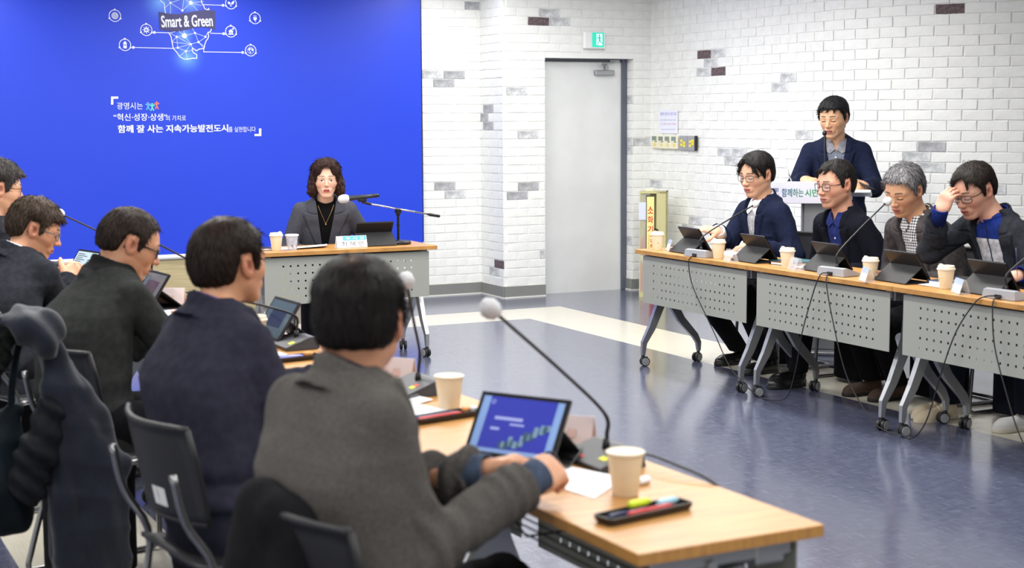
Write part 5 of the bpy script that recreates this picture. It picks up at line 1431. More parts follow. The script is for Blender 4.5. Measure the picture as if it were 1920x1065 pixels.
dup(tb, (3.585, 9.175, TOPZ), -.05, 'dark tablet standing in front of the woman at the head table')
tl = tablet('tablet showing a blue slide before the nearest man', 'slide'); tl.location = (1.606, 3.192, TOPZ); tl.rotation_euler = (0, 0, pi / 2 + .55)
t2 = tablet('tablet with a dim screen beside the lidded cup, left row', 'dim'); t2.location = (1.715, 5.365, TOPZ); t2.rotation_euler = (0, 0, pi / 2 + .05)
dup(t2, (1.545, 6.60, TOPZ), pi / 2 + .10, 'dim tablet beneath the face of the zip cardigan man')
t3 = tablet('tablet showing a bright document beside the clasped hands', 'document'); t3.location = (1.50, 7.86, TOPZ); t3.rotation_euler = (0, 0, pi / 2 + .25)

# gooseneck conference microphones: local +y is the sitter's side, cable leaves at -y
def mic(label, base, rz, ball, silver_front=True, stickers=(), root=None):
    t = thing('conference_microphone', label, 'microphone', (*base, TOPZ), rz, group='gooseneck conference microphones')
    w, d = .190, .125
    mb = MB()
    prof = [(-d / 2, .002), (-d / 2 + .004, .040), (-d / 2 + .030, .044), (d / 2, .012), (d / 2, .002)]
    def side(x, s): return [(x * (1 - .06 * (k in (1, 2))), y, z) for k, (y, z) in enumerate(prof)]
    a = side(-w / 2, 1); b = side(w / 2, 1); n = len(prof)
    mb.add(a + b, [tuple(range(n)), tuple(range(2 * n - 1, n - 1, -1))])
    for k in range(n):
        k2 = (k + 1) % n
        mb.add([a[k], b[k], b[k2], a[k2]], [(0, 1, 2, 3)], 1 if k == 0 else 0)
    bd = mb.build('base', [M_MICTOP, M_MICSILVER], t); 
    bd.data.polygons[0].material_index = 1 if silver_front else 0; bd.data.polygons[1].material_index = bd.data.polygons[0].material_index
    bd.data.polygons[2].material_index = 1; bd.data.polygons[3].material_index = 1 if silver_front else 0
    mb = MB(); mb.box((0, -d / 2 - .001, .012), (.034, .006, .018)); mb.build('socket', M_BLACKP, t)
    inv = Matrix.Rotation(-rz, 4, 'Z'); B = inv @ (Vector(ball) - Vector((*base, TOPZ)))
    s0 = Vector((0, -.012, .038)); s1 = s0 + Vector((0, -.004, .055)); dirn = (B - s1).normalized()
    pts = spline([s0, s0 + Vector((0, -.002, .028)), s1 + dirn * .02 + Vector((0, -.004, .014)), s1 + dirn * (B - s1).length * .45 + Vector((0, 0, .016)), B], 7)
    mb = MB(); mb.tube(pts, [.0052] * (len(pts) // 2) + [.0042] * (len(pts) - len(pts) // 2), 8); mb.tube([s0 - Vector((0, 0, .006)), s0 + Vector((0, 0, .020))], [.0105, .0075], 12)
    mb.build('gooseneck', M_GOOSE, t, smooth=True)
    # crinkled cover over the capsule
    dr = (pts[-1] - pts[-3]).normalized(); Mq = TR(*B) @ dr.to_track_quat('Z', 'Y').to_matrix().to_4x4()
    r_ = random.Random(sum(map(ord, label))); mb = MB(); nk, nl = 14, 9; v = []
    for i in range(nl + 1):
        a = pi * i / nl
        for k in range(nk):
            rr = (.0235 + r_.uniform(-.0025, .0028)) * math.sin(a) ** .8 + (.006 if i == 0 else 0)
            v.append((rr * math.cos(2 * pi * k / nk), rr * math.sin(2 * pi * k / nk), -.026 * math.cos(a) + .010))
    mb.add(v, [(i * nk + k, i * nk + (k + 1) % nk, (i + 1) * nk + (k + 1) % nk, (i + 1) * nk + k) for i in range(nl) for k in range(nk)], 0, Mq)
    mb.build('windshield', M_FOAM, t, smooth=True)
    sl = -(.044 - .012) / (d - .030)
    for (sx, sy, sw, sh, m) in stickers:
        z = .012 + (d / 2 - sy) * -sl + .0008
        mb = MB(); mb.box((0, 0, 0), (sw, sh, .0008), 0, TR(sx, sy, z) @ RX(math.atan(sl))); mb.build('sticker', m, t)
    mb = MB(); z = .012 + (d / 2 - .030) * -sl; mb.lathe([(0, .002), (.011, .002), (.012, 0)], 16, M=TR(.06, .03, z + .002) @ RX(math.atan(sl)))
    mb.build('talk_button', M_BLACKP, t)
    return t
RLEFT = pi / 2
mic('gooseneck microphone nearest the camera, white cover tilted over the blue floor', (1.775, 3.085), RLEFT + .03, (1.482, 3.062, 1.103), False, [(-.055, .028, .030, .016, M_YEL), (.02, .044, .018, .008, M_RED)])
mic('gooseneck microphone in front of the plum-navy jacket, red and yellow sticker on its base', (1.752, 4.165), RLEFT + .02, (1.648, 3.965, 1.073), False, [(-.05, .030, .026, .014, M_YEL), (-.05, .016, .026, .012, M_RED)])
mic('gooseneck microphone with a yellow sticker on its base beside the dim tablet', (1.722, 5.205), RLEFT + .03, (1.420, 5.02, .935), False, [(-.062, .03, .028, .020, M_YEL)])
mic('gooseneck microphone rising behind the face of the man in the zip cardigan', (1.835, 6.60), RLEFT, (1.370, 6.235, 1.095), False)
mic('gooseneck microphone at the far end of the left row, cover above the greying hair', (1.80, 7.72), RLEFT, (1.365, 7.655, 1.075), False)
mic('gooseneck microphone pointing at the man in the navy blazer, right row', (4.965, 7.455), -pi / 2 + .12, (5.40, 7.560, 1.004))
mic('gooseneck microphone between the deep blue shirt and the grey-haired man', (4.985, 6.235), -pi / 2 + .12, (5.36, 6.322, 1.079))
mic('gooseneck microphone on the last right table, cut off by the right edge', (5.000, 5.070), -pi / 2 + .06, (5.38, 5.02, 1.08))
def cable(label, pts, r=.0032):
    mb = MB(); mb.tube(spline(pts, 8), r, 7); return tag(mb.build('cable', M_CABLE, smooth=True), label, 'cable')
XF = 4.872
cable('black cable hanging from the first right microphone down to the floor and up again', [(4.900, 7.43, .735), (4.885, 7.44, .728), (XF, 7.46, .69), (XF + .005, 7.42, .55), (XF, 7.20, .32), (XF, 7.02, .13), (XF + .01, 6.80, .02), (XF, 6.62, .016), (XF, 6.50, .06), (XF, 6.43, .22), (XF, 6.38, .42), (XF, 6.30, .62), (XF, 6.26, .70), (4.89, 6.255, .731), (4.918, 6.25, .735)])
cable('black cable hanging from the second right microphone across the perforated panel', [(4.920, 6.215, .735), (4.89, 6.205, .731), (XF, 6.19, .69), (XF, 6.15, .55), (XF, 6.05, .30), (XF, 5.95, .16), (XF, 5.78, .03), (XF + .01, 5.62, .012), (XF, 5.52, .018), (XF, 5.43, .12), (XF, 5.34, .36), (XF, 5.25, .56), (XF, 5.14, .70), (4.89, 5.10, .731), (4.936, 5.085, .735)])
cable('black cable hanging from the last right microphone, lowest at the right edge', [(4.936, 5.045, .735), (4.89, 5.035, .731), (XF, 5.03, .69), (XF, 5.01, .52), (XF, 4.93, .32), (XF, 4.85, .16), (XF, 4.74, .03)])
cable('black cable drooping over the far edge of the nearest left table', [(1.842, 3.06, .735), (1.855, 3.00, .748), (1.868, 2.90, .742), (1.886, 2.80, .728), (1.902, 2.74, .69), (1.907, 2.70, .58)])
cable('thin black cable looped at the tablet and the nearest microphone base', [(1.60, 3.12, .735), (1.63, 3.07, .765), (1.645, 3.05, .742), (1.67, 3.06, .728), (1.72, 3.10, .742), (1.745, 3.13, .745)], .0028)
cable('black cable arching on the fourth left table behind the dim tablet', [(1.66, 6.75, .725), (1.71, 6.80, .76), (1.77, 6.76, .75), (1.80, 6.66, .726)])

# name plates
def plate(label, loc, rz, front, w=.20, h=.075, names=None):
    t = thing('name_plate', label, 'name plate', loc, rz, group='folded name plates')
    mb = MB(); a = .30
    for s in (-1, 1):
        M = TR(0, s * .026, .001) @ RX(s * a) @ TR(0, 0, h / 2)
        mb.box((0, 0, 0), (w, .002, h), 0, M)
    mb.box((0, 0, .0012), (w, .052, .0016)); mb.build('holder', M_ACRYL if front != 'solid' else M_PAPER, t)
    M = TR(0, -.026, .001) @ RX(-a) @ TR(0, 0, h / 2)
    Mb = TR(0, .026, .001) @ RX(a) @ TR(0, 0, h / 2)
    if front == 'clear': return t
    mb = MB(); mb.box((0, .0016 if front != 'solid' else -.0016, 0), (w - .006, .0008, h - .006), 0, M)
    if front == 'pink': mb.box((0, -.0016, 0), (w - .006, .0008, h - .006), 0, Mb)
    cd = mb.build('card', M_PINK if front == 'pink' else M_PAPER, t)
    yf = -.0024
    if front in ('solid', 'blue'):
        mb = MB(); mb.box((.018 if front == 'solid' else 0, yf + (.0005 if front == 'solid' else .0034), .0225), (w - (.044 if front == 'solid' else .008), .0004, .028), 0, M); mb.build('title_band', M_SKYP if front == 'solid' else M_BLUEP, cd)
    if names:
        o = text_fit(names[0], (-.040, .085, .013, .031), None, M_PRINT, bold=.0, dy=yf); o.parent = cd; o.matrix_local = M
        o = text_fit(names[1], (-.072, .076, -.030, .003), None, M_INK, bold=.0, dy=yf); o.parent = cd; o.matrix_local = M
        mb = MB(); mb.box((-.086, yf, .024), (.012, .0004, .003)); mb.box((-.080, yf, .018), (.014, .0004, .003)); mb.box((-.086, yf, .020), (.003, .0004, .008)); mb.build('emblem', M_BLUEP, cd).matrix_local = M
    elif front == 'blue':
        mb = MB()
        for k in (-1, 0, 1):
            for (u, v, a_, b_) in ((-.008, .006, .016, .003), (0, -.004, .003, .018), (-.006, -.016, .014, .003)): mb.box((k * .036 + u, yf + .0034, v - .010), (a_, .0004, b_), 0, M)
        mb.build('lettering', M_BLUEP, cd)
    elif front == 'pink':
        mb = MB()
        for k in (-1, 0): mb.box((k * .045, .0026, -.008), (.022, .0004, .022), 0, Mb)
        mb.build('lettering', mat('faint_show_through', (206, 178, 172), .7), cd)
    return t
plate('white name plate with a light blue band and Korean lettering on the head table', (3.400, 9.085, TOPZ), .0, 'solid', names=('부 시 장', '최 혜 민'))
AZ = -pi / 2 - rd(19)
for (x, y), da, lab in (((5.02, 7.88), 0, 'small white and blue name plate beside the first lidded cup, right row'), ((4.945, 7.14), .12, 'clear slanted name plate beside the cup of the man with the raised hand'),
                    ((4.955, 6.555), .12, 'clear slanted name plate beside the cup of the man in the deep blue shirt'), ((4.920, 5.935), -.02, 'small blue and white name plate leaning before the grey-haired man'),
                    ((4.960, 5.325), -.02, 'small blue and white name plate before the man holding his forehead')):
    plate(lab, (x, y, TOPZ), AZ - .10 + da, 'blue' if 'blue and white' in lab or 'white and blue' in lab else 'clear', w=.125, h=.068)
for (x, y), da, lab in (((1.794, 3.341), .75, 'pale pink name plate behind the tablet with the blue slide'), ((1.758, 4.404), .75, 'pale pink name plate beside the microphone with the red and yellow sticker'),
                    ((1.620, 6.700), 1.1, 'clear and pink name plate on the fourth left table'), ((1.68, 5.57), .1, 'pale pink name plate behind the dim tablet and lidded cup')):
    plate(lab, (x, y, TOPZ), pi / 2 + pi - .05 + da + pi, 'pink')

# pen trays
M_TRAY = mat('black_pen_tray', (22, 21, 24), 0.35); M_PENR = mat('red_pen', (206, 54, 58), .3); M_PENB = mat('navy_pen', (36, 44, 84), .3); M_PENW = mat('violet_white_pen', (150, 150, 230), .3)
M_HL = mat('yellow_highlighter', (208, 232, 44), .35); M_CYAN = mat('pale_cyan_highlighter', (170, 214, 232), .35); M_ORANGE = mat('orange_cap', (238, 160, 90), .4)
def pen_tray(label, loc, rz, pens):
    t = thing('pen_tray', label, 'pen tray', loc, rz)
    mb = MB(); w, d = .232, .062
    def ring(w_, d_, z):
        pts = []
        for cx, cy, a0 in ((w_ / 2 - .012, d_ / 2 - .012, 0), (-w_ / 2 + .012, d_ / 2 - .012, 90), (-w_ / 2 + .012, -d_ / 2 + .012, 180), (w_ / 2 - .012, -d_ / 2 + .012, 270)):
            for k in range(4): a = rd(a0 + 30 * k); pts.append((cx + .012 * math.cos(a), cy + .012 * math.sin(a), z))
        return pts
    rs = [ring(w - .010, d - .010, 0), ring(w, d, .010), ring(w, d, .0165), ring(w - .006, d - .006, .0165), ring(w - .012, d - .012, .004)]
    v = sum(rs, []); n = 16
    f = [(i * n + k, i * n + (k + 1) % n, (i + 1) * n + (k + 1) % n, (i + 1) * n + k) for i in range(4) for k in range(n)] + [tuple(range(n))[::-1], tuple(4 * n + k for k in range(n))]
    mb.add(v, f); mb.build('tray', M_TRAY, t, auto=50)
    for (x0, x1, y, z, r, m, lab2, cat) in pens:
        mb = MB(); mb.tube([(x0, y, z), (x0 + .006, y, z), (x1 - .012, y, z), (x1 - .010, y, z), (x1, y, z)], [r * .6, r, r, r * .75, r * .45], 10)
        p = mb.build(cat, m, smooth=True); p.location = loc; p.rotation_euler = (0, 0, rz); tag(p, lab2, 'pen')
    return t
pen_tray('oblong black pen tray nearest the camera, on the corner of the left table', (1.612, 2.628, TOPZ), .20,
    [(-.055, .070, -.012, .014, .0055, M_PENR, 'red pen lying in the nearest pen tray', 'pen'), (-.095, .02, .004, .012, .005, M_PENB, 'navy pen lying in the nearest pen tray', 'pen'),
     (-.03, .03, .014, .0235, .0088, M_HL, 'yellow highlighter lying across the nearest pen tray', 'highlighter'), (.045, .102, .006, .017, .008, M_CYAN, 'pale cyan highlighter at the end of the nearest pen tray', 'highlighter')])
pen_tray('long black pen tray beside the cream cup, second from the near end', (1.668, 3.745, TOPZ), .22,
    [(-.10, .045, -.010, .013, .0055, M_PENR, 'red pen lying in the second pen tray', 'pen'), (-.10, .04, .008, .013, .0055, M_PENB, 'dark navy pen lying in the second pen tray', 'pen'),
     (.055, .08, .0, .0185, .008, M_ORANGE, 'orange-tipped marker at the end of the second pen tray', 'marker'), (.085, .108, .004, .0165, .008, M_PAPER, 'white eraser stick at the end of the second pen tray', 'eraser')])
pen_tray('black pen tray with a violet pen beside the third microphone, left row', (1.598, 4.905, TOPZ), .15,
    [(-.09, .06, -.006, .014, .0055, M_PENW, 'violet and white pen lying in the third pen tray', 'pen'), (-.09, .05, .010, .0135, .0055, M_PENB, 'navy pen lying in the third pen tray', 'pen'), (.065, .10, .0, .0175, .008, M_ORANGE, 'orange and white marker at the end of the third pen tray', 'marker')])

# papers, folders, small things
def sheet_of(label, pts, z=TOPZ + .0012, m=None, name='paper_sheet', curl=0.0, cat='paper', thick=.0006):
    P = [Vector((x, y, 0)) for x, y in pts]; mb = MB(); n = 8
    for lay in (0, 1):
        for i in range(n + 1):
            for j in range(n + 1):
                u, v = i / n, j / n
                p = (P[0] * (1 - u) + P[1] * u) * (1 - v) + (P[3] * (1 - u) + P[2] * u) * v
                mb.v.append((p.x, p.y, z - lay * thick + curl * (u * u * .7 + (1 - v) ** 3 * .5 + .10 * math.sin(5 * u + 4 * v))))
    n1 = (n + 1) ** 2; I = lambda i, j, l: l * n1 + i * (n + 1) + j
    for i in range(n):
        for j in range(n):
            mb.f += [(I(i, j, 0), I(i + 1, j, 0), I(i + 1, j + 1, 0), I(i, j + 1, 0)), (I(i, j, 1), I(i, j + 1, 1), I(i + 1, j + 1, 1), I(i + 1, j, 1))]; mb.m += [0, 0]
    for k in range(n):
        mb.f += [(I(k, 0, 0), I(k, 0, 1), I(k + 1, 0, 1), I(k + 1, 0, 0)), (I(k, n, 0), I(k + 1, n, 0), I(k + 1, n, 1), I(k, n, 1)), (I(0, k, 0), I(0, k + 1, 0), I(0, k + 1, 1), I(0, k, 1)), (I(n, k, 0), I(n, k, 1), I(n, k + 1, 1), I(n, k + 1, 0))]; mb.m += [0] * 4
    return tag(mb.build(name, m or M_PAPER, smooth=False), label, cat)
sheet_of('loose white paper sheet under the nearest hands and cup', [(1.555, 2.985), (1.665, 3.115), (1.738, 2.915), (1.590, 2.795)], curl=.004)
sheet_of('white paper sheet beside the plum-navy jacket, upper of two', [(1.60, 4.16), (1.69, 4.20), (1.74, 4.00), (1.63, 3.95)], curl=.006)
sheet_of('white paper sheet against the second pen tray, lower of two', [(1.55, 3.98), (1.665, 3.99), (1.720, 3.835), (1.575, 3.80)], curl=.004, z=TOPZ + .001)
sheet_of('white paper sheet beside the third pen tray', [(1.52, 5.10), (1.63, 5.12), (1.64, 5.02), (1.53, 4.97)], curl=.003)
sheet_of('long white paper sheet beside the arm of the zip cardigan', [(1.42, 6.40), (1.58, 6.44), (1.54, 6.16), (1.40, 6.18)], curl=.003)
sheet_of('pink sheet lying beside the clear name plate on the fourth table', [(1.56, 6.98), (1.68, 6.98), (1.66, 6.42), (1.58, 6.42)], m=M_PINK)
sheet_of('pink sheet lying behind the third microphone base', [(1.74, 5.54), (1.815, 5.54), (1.815, 5.34), (1.75, 5.34)], m=M_PINK)
sheet_of('white paper sheets in front of the man with the raised hand', [(5.12, 7.62), (5.29, 7.60), (5.28, 7.33), (5.12, 7.35)], curl=.010)
sheet_of('white paper sheet in front of the man in the deep blue shirt', [(5.02, 6.66), (5.18, 6.68), (5.18, 6.50), (5.03, 6.48)], curl=.008)
sheet_of('white paper sheet beside the cup of the grey-haired man', [(5.13, 6.20), (5.28, 6.20), (5.28, 6.02), (5.13, 6.02)], curl=.008)
sheet_of('white paper sheet under the folders before the hand-to-forehead man', [(5.02, 5.68), (5.26, 5.70), (5.24, 5.44), (5.04, 5.42)], curl=.006)
sheet_of('open pale pink booklet at the right edge of the last right table', [(5.10, 4.99), (5.30, 5.02), (5.30, 4.74), (5.10, 4.72)], curl=.045, m=mat('pale_pink_booklet', (232, 214, 206), .7), name='booklet', cat='booklet')
sheet_of('white papers fanned in front of the woman', [(3.04, 9.10), (3.25, 9.12), (3.31, 9.28), (3.06, 9.30)], curl=.014)
sheet_of('white paper beside the clear cup on the head table', [(2.94, 9.12), (3.03, 9.12), (3.06, 9.30), (2.96, 9.30)], z=TOPZ + .0012)
def folder(label, c, s, rz, m, h=.012, z=TOPZ, cat='folder'):
    t = thing('folder', label, cat, (*c, z), rz)
    mb = MB(); mb.box((0, 0, h - .0012), (s[0], s[1], .002), ch=.0006); mb.box((0, 0, .0012), (s[0], s[1], .002), ch=.0006); mb.box((0, s[1] / 2, h / 2), (s[0], .003, h), ch=.001); mb.build('cover', m, t)
    mb = MB(); mb.box((0, -.003, h / 2), (s[0] - .012, s[1] - .012, h - .0048)); mb.build('pages', M_PAPER, t)
    return t
folder('teal folder lying between the first two tablets of the right row', (5.19, 6.86), (.19, .25), .1, mat('teal_cover', (30, 92, 104), .5), .016)
folder('black case with a pink edge under the teal folder, right row', (5.10, 6.80), (.12, .20), .15, M_BLACKP, .018)
folder('dark blue folder stacked before the grey-haired man', (5.17, 5.58), (.17, .22), .05, mat('dark_blue_cover', (38, 60, 92), .5), .022)
folder('black folder on top of the dark blue folder, right row', (5.20, 5.56), (.14, .18), .15, M_BLACKP, .014, TOPZ + .0225)
folder('black notebook with a red edge before the deep blue shirt man', (5.16, 6.10), (.10, .14), .0, mat('dark_red_cover', (92, 30, 34), .5), .016)
folder('grey notebooks before the man with the raised hand', (5.15, 7.24), (.12, .16), .2, mat('slate_cover', (70, 78, 96), .5), .018)
folder('black notebook beside the first tablet of the right row', (5.16, 7.96), (.12, .17), .0, M_BLACKP, .018)
folder('black notebook at the left end of the head table', (2.86, 9.20), (.10, .14), .0, M_BLACKP, .014)
mb = MB(); mb.box((0, 0, .008), (.045, .022, .015), ch=.005); o = mb.build('eraser', M_PAPER, loc=(1.752, 2.862, TOPZ), rot=(0, 0, .4)); tag(o, 'small white eraser beside the nearest cream cup', 'eraser')
mb = MB(); mb.box((0, 0, .010), (.045, .06, .018), ch=.006); o = mb.build('white_object', M_PAPER, loc=(1.40, 6.02, TOPZ), rot=(0, 0, .4)); tag(o, 'small white object beside the shoulder of the plum-navy jacket', 'small_item')  # unidentified small white object, roughly rounded like a hand device
mb = MB(); mb.tube([(0, -.06, .006), (0, .05, .006), (0, .07, .006)], [.005, .005, .001], 8); o = mb.build('pen', mat('sky_blue_pen', (74, 168, 214), .4), loc=(1.50, 6.42, TOPZ), rot=(0, 0, -1.2), smooth=True); tag(o, 'sky blue pen under the dim tablet of the left row', 'pen')
mb = MB(); mb.tube([(0, -.065, .0), (0, .06, .0), (0, .075, .0)], [.0035, .0035, .001], 8); o = mb.build('pen', M_BLACKP, loc=(1.655, 4.015, TOPZ + .012), rot=(0, 0, -1.1), smooth=True); tag(o, 'black pen lying on the upper white sheet of the second table', 'pen')
mb = MB(); mb.tube([(0, 0, -.07), (0, 0, .06), (0, 0, .07)], [.001, .004, .003], 8); o = mb.build('pen', M_PENB, loc=(5.31, 5.335, .845), rot=(-.25, .15, 0), smooth=True); tag(o, 'dark pen held upright by the writing hand, last right table', 'pen')
# clear cup with a printed sleeve
t = thing('plastic_cup', 'clear plastic cup with a grey print between the paper cup and the papers, head table', 'cup', (3.012, 9.090, TOPZ))
mb = MB(); mb.lathe([(0, .002), (.027, .002), (.029, 0), (.038, .086), (.041, .087), (.041, .091), (.037, .090), (.027, .004), (0, .004)], 26); mb.build('cup_body', glass_mat('clear_plastic', (238, 242, 248), .28, .06), t, auto=50)
mb = MB(); mb.lathe([(.038, .086), (.0425, .088), (.0425, .096), (.039, .098), (0, .097)], 26); mb.build('lid', glass_mat('frosted_lid', (240, 242, 246), .65, .3), t, auto=50)
mb = MB(); r_ = random.Random(3)
for k in range(40):
    a = r_.uniform(-2.9, .4); z = r_.uniform(.018, .07); rr = .0296 + z * .101; a2 = a + r_.uniform(.1, .3); z2 = z + r_.uniform(-.012, .012); rr2 = .0296 + z2 * .101
    mb.tube([(rr * math.cos(a), rr * math.sin(a), z), (rr2 * math.cos(a2), rr2 * math.sin(a2), z2)], .0011, 4)
tag(mb.build('print', mat('grey_violet_print', (110, 112, 150), .5), t), kind='stuff')
mb = MB(); mb.lathe([(0, .006), (.027, .006), (.0345, .070), (0, .070)], 20); mb.build('water', glass_mat('water', (200, 212, 235), .35, .02), t)
# desk boom stand with a handheld microphone
t = thing('microphone_stand', 'black desk stand with a chrome boom holding a handheld microphone at the head table', 'microphone stand', (3.755, 9.165, TOPZ))
mb = MB(); mb.lathe([(0, 0), (.080, 0), (.082, .004), (.082, .016), (.076, .022), (.03, .026), (.014, .030), (0, .03)], 32); mb.build('base', M_BLACKP, t, auto=40)
mb = MB(); mb.tube([(0, 0, .028), (0, 0, .200)], .0085, 12); mb.tube([(0, 0, .12), (0, 0, .128)], .013, 12); mb.build('pole', mat('black_pole', (34, 34, 36), .3, metal=.5), t, auto=40)
mb = MB(); mb.tube([(0, -.018, .212), (0, .018, .212)], .017, 12); mb.box((0, 0, .200), (.024, .020, .036), ch=.004); mb.box((.005, 0, .225), (.05, .014, .014), ch=.003); mb.build('boom_joint', M_BLACKP, t, auto=40)
A_, B_ = Vector((-.205, -.012, .268)), Vector((.285, -.012, .172))
mb = MB(); mb.tube([A_, B_], .0052, 10); mb.build('boom_arm', M_CHROME, t, smooth=True)
mb = MB(); u = (B_ - A_).normalized(); mb.tube([B_ - u * .075, B_ - u * .07, B_, B_ + u * .004], [.007, .0105, .0095, .006], 12); mb.tube([B_ - u * .085, B_ - u * .074], .007, 10); mb.build('boom_grip', M_BLACKP, t, smooth=True)
mb = MB(); mb.tube([A_ + u * .015, A_, A_ + Vector((-.045, 0, .012))], [.008, .009, .008], 10); mb.box(tuple(A_ + Vector((-.045, 0, .024))), (.055, .026, .022), ch=.005); mb.build('clip', M_BLACKP, t, auto=40)
t = thing('handheld_microphone', 'grey handheld microphone with a white windscreen clipped on the boom before the woman', 'microphone', (3.755, 9.153, TOPZ))
mb = MB(); a = Vector((-.36, 0, .305)); b = Vector((-.165, 0, .318)); mb.tube([a, a.lerp(b, .3), a.lerp(b, .85), a.lerp(b, .87), b], [.019, .0165, .0125, .014, .012], 14); mb.build('handle', mat('dark_grey_mic', (58, 60, 64), .35, metal=.5), t, auto=40)
mb = MB(); mb.tube([b + Vector((-.010, 0, 0)), b + Vector((.012, 0, .001)), b + Vector((.030, 0, .001))], [.013, .013, .009], 12); mb.build('antenna_cap', M_BLACKP, t, smooth=True)
mb = MB(); mb.tube([a + Vector((.014, 0, .001)), a, a - Vector((.02, 0, .001)), a - Vector((.042, 0, .003)), a - Vector((.052, 0, .003))], [.023, .027, .028, .022, .009], 16); mb.build('windscreen', M_FOAM, t, smooth=True)

# ------------------------------------------------------------------ things on and against the walls
t = thing('exit_sign', 'green and white emergency exit sign above the door', 'exit sign', (6.577, YP - .012, 2.186))
mb = MB(); mb.box((0, -.02, 0), (.205, .04, .142), ch=.006); mb.build('housing', mat('white_sign_housing', (236, 236, 236), .4), t)
mb = MB(); mb.box((.028, -.0405, .004), (.118, .002, .124)); pn = mb.build('panel', mat('exit_green', (44, 200, 172), .4, emit=.45), t)
mb = MB(); mb.box((.040, -.0422, .006), (.058, .0016, .098)); mb.build('doorway_mark', mat('exit_white', (214, 246, 238), .4, emit=.5), pn)
mb = MB(); E_ = lambda x, z: (x * .001 + .032, -.0436, z * .001 + .004)
def flat(pts): mb.add([E_(*p) for p in pts], [tuple(range(len(pts)))])
def limb(a, b, w):
    d = Vector((b[0] - a[0], b[1] - a[1])); n = Vector((-d.y, d.x)).normalized() * w / 2
    flat([(a[0] - n.x, a[1] - n.y), (b[0] - n.x, b[1] - n.y), (b[0] + n.x, b[1] + n.y), (a[0] + n.x, a[1] + n.y)])
flat([(8 + 8 * math.cos(k * pi / 6), 38 + 8 * math.sin(k * pi / 6)) for k in range(12)])
limb((6, 28), (10, -6), 14); limb((6, 24), (-12, 12), 6); limb((-12, 12), (-22, 18), 6); limb((10, 24), (26, 12), 6); limb((26, 12), (28, 0), 5)
limb((9, -4), (-6, -26), 8); limb((-6, -26), (-12, -50), 7); limb((11, -4), (22, -22), 8); limb((22, -22), (38, -30), 7)
mb.build('running_figure', mat('exit_figure_green', (30, 176, 150), .4, emit=.35), pn)

XW = XC + .004
t = thing('notice_sheet', 'white notice sheet with blue and red print taped above the thermostats', 'notice', (XW - .011, 11.305, 1.488), -pi / 2)
mb = MB(); mb.box((0, 0, 0), (.30, .002, .20)); mb.build('paper', mat('white_notice', (232, 234, 250), .7), t)
def faint_lines(par, x0, x1, z0, z1, words, m, dy=-.0014):
    """print too small to read in the photograph: broken strokes in word-like clusters"""
    r_ = random.Random(int(x0 * 1e4 + z0 * 1e4)); mb = MB(); n = sum(words) + .6 * (len(words) - 1); cw = (x1 - x0) / n; x = x0; h = z1 - z0
    for w_ in words:
        for _ in range(w_):
            for (u, v, a, b) in ((.12, .72, .70, .14), (.10, .40, .58, .13), (.14, .06, .66, .14), (r_.choice((.18, .62)), .06, .14, .80)):
                u0 = x + u * cw; mb.box((u0 + a * cw * .5, dy, z0 + (v + b * .5) * h), (a * cw, .0004, b * h))
            x += cw
        x += .6 * cw
    return tag(mb.build('print', m, par), kind='stuff')
faint_lines(t, -.125, .130, .055, .082, (3, 2, 1, 2, 2), mat('notice_blue', (120, 124, 210), .6))
faint_lines(t, -.125, .120, .008, .022, (2, 3, 2, 3, 2), mat('notice_grey', (170, 168, 206), .6))
faint_lines(t, -.125, .120, -.026, -.012, (2, 4, 3, 4), mat('notice_red', (220, 164, 172), .6))
faint_lines(t, -.110, .115, -.072, -.060, (4, 3, 3, 3), mat('notice_grey_small', (172, 176, 200), .6))
M_THERM = mat('ivory_plastic', (232, 228, 202), .4); M_LCD = mat('grey_lcd', (128, 142, 136), .25); M_YB = mat('yellow_button', (240, 222, 60), .5)
def thermostat(label):
    t = thing('thermostat', label, 'thermostat', group='row of four thermostats')
    mb = MB(); mb.box((0, -.011, 0), (.104, .022, .112), ch=.004); mb.build('housing', M_THERM, t)
    mb = MB(); mb.box((-.008, -.0225, .032), (.072, .002, .036)); mb.build('display', M_LCD, t)
    mb = MB(); mb.box((.018, -.0225, .005), (.036, .002, .006)); mb.build('brand_strip', M_INK, t)
    mb = MB(); mb.lathe([(0, .002), (.015, .002), (.016, 0), (.010, 0), (.010, .001), (0, .001)], 16, M=TR(.004, -.0215, -.022) @ RX(pi / 2)); mb.build('dial', mat('amber_ring', (232, 208, 110), .5), t)
    return t
th = thermostat('first thermostat from the room corner, in the row under the notice'); th.location = (XW - .012, 11.490, 1.312); th.rotation_euler = (0, 0, -pi / 2)
for k, lab in ((1, 'second thermostat from the room corner, under the notice'), (2, 'third thermostat from the room corner, under the notice'), (3, 'fourth thermostat from the room corner, next to the grey switch plates')):
    dup(th, (XW - .012, 11.490 - k * .1045, 1.310), -pi / 2, lab)
for k, (lab, bts) in enumerate((('grey switch plate with yellow tags, next to the thermostats', ((-.018, .018), (.022, 0), (-.018, -.016), (.022, -.024))), ('grey switch plate with yellow tags, farther from the corner', ((-.014, .012), (.026, .018), (.026, -.006), (-.014, -.022))))):
    t = thing('switch_plate', lab, 'switch', (XW - .012, 11.052 - k * .130, 1.308), -pi / 2)
    mb = MB(); mb.box((0, -.007, 0), (.124, .014, .122), ch=.003); mb.build('plate', mat('grey_switch_plate', (158, 158, 166), .45), t)
    for (u, v) in bts:
        mb = MB(); mb.box((u, -.0155, v), (.032, .004, .022), ch=.001); mb.build('switch_tag', M_YB, t)
    if k:
        mb = MB(); mb.box((.071, -.012, 0), (.016, .024, .126), ch=.002); mb.build('end_cap', M_BLACKP, t)
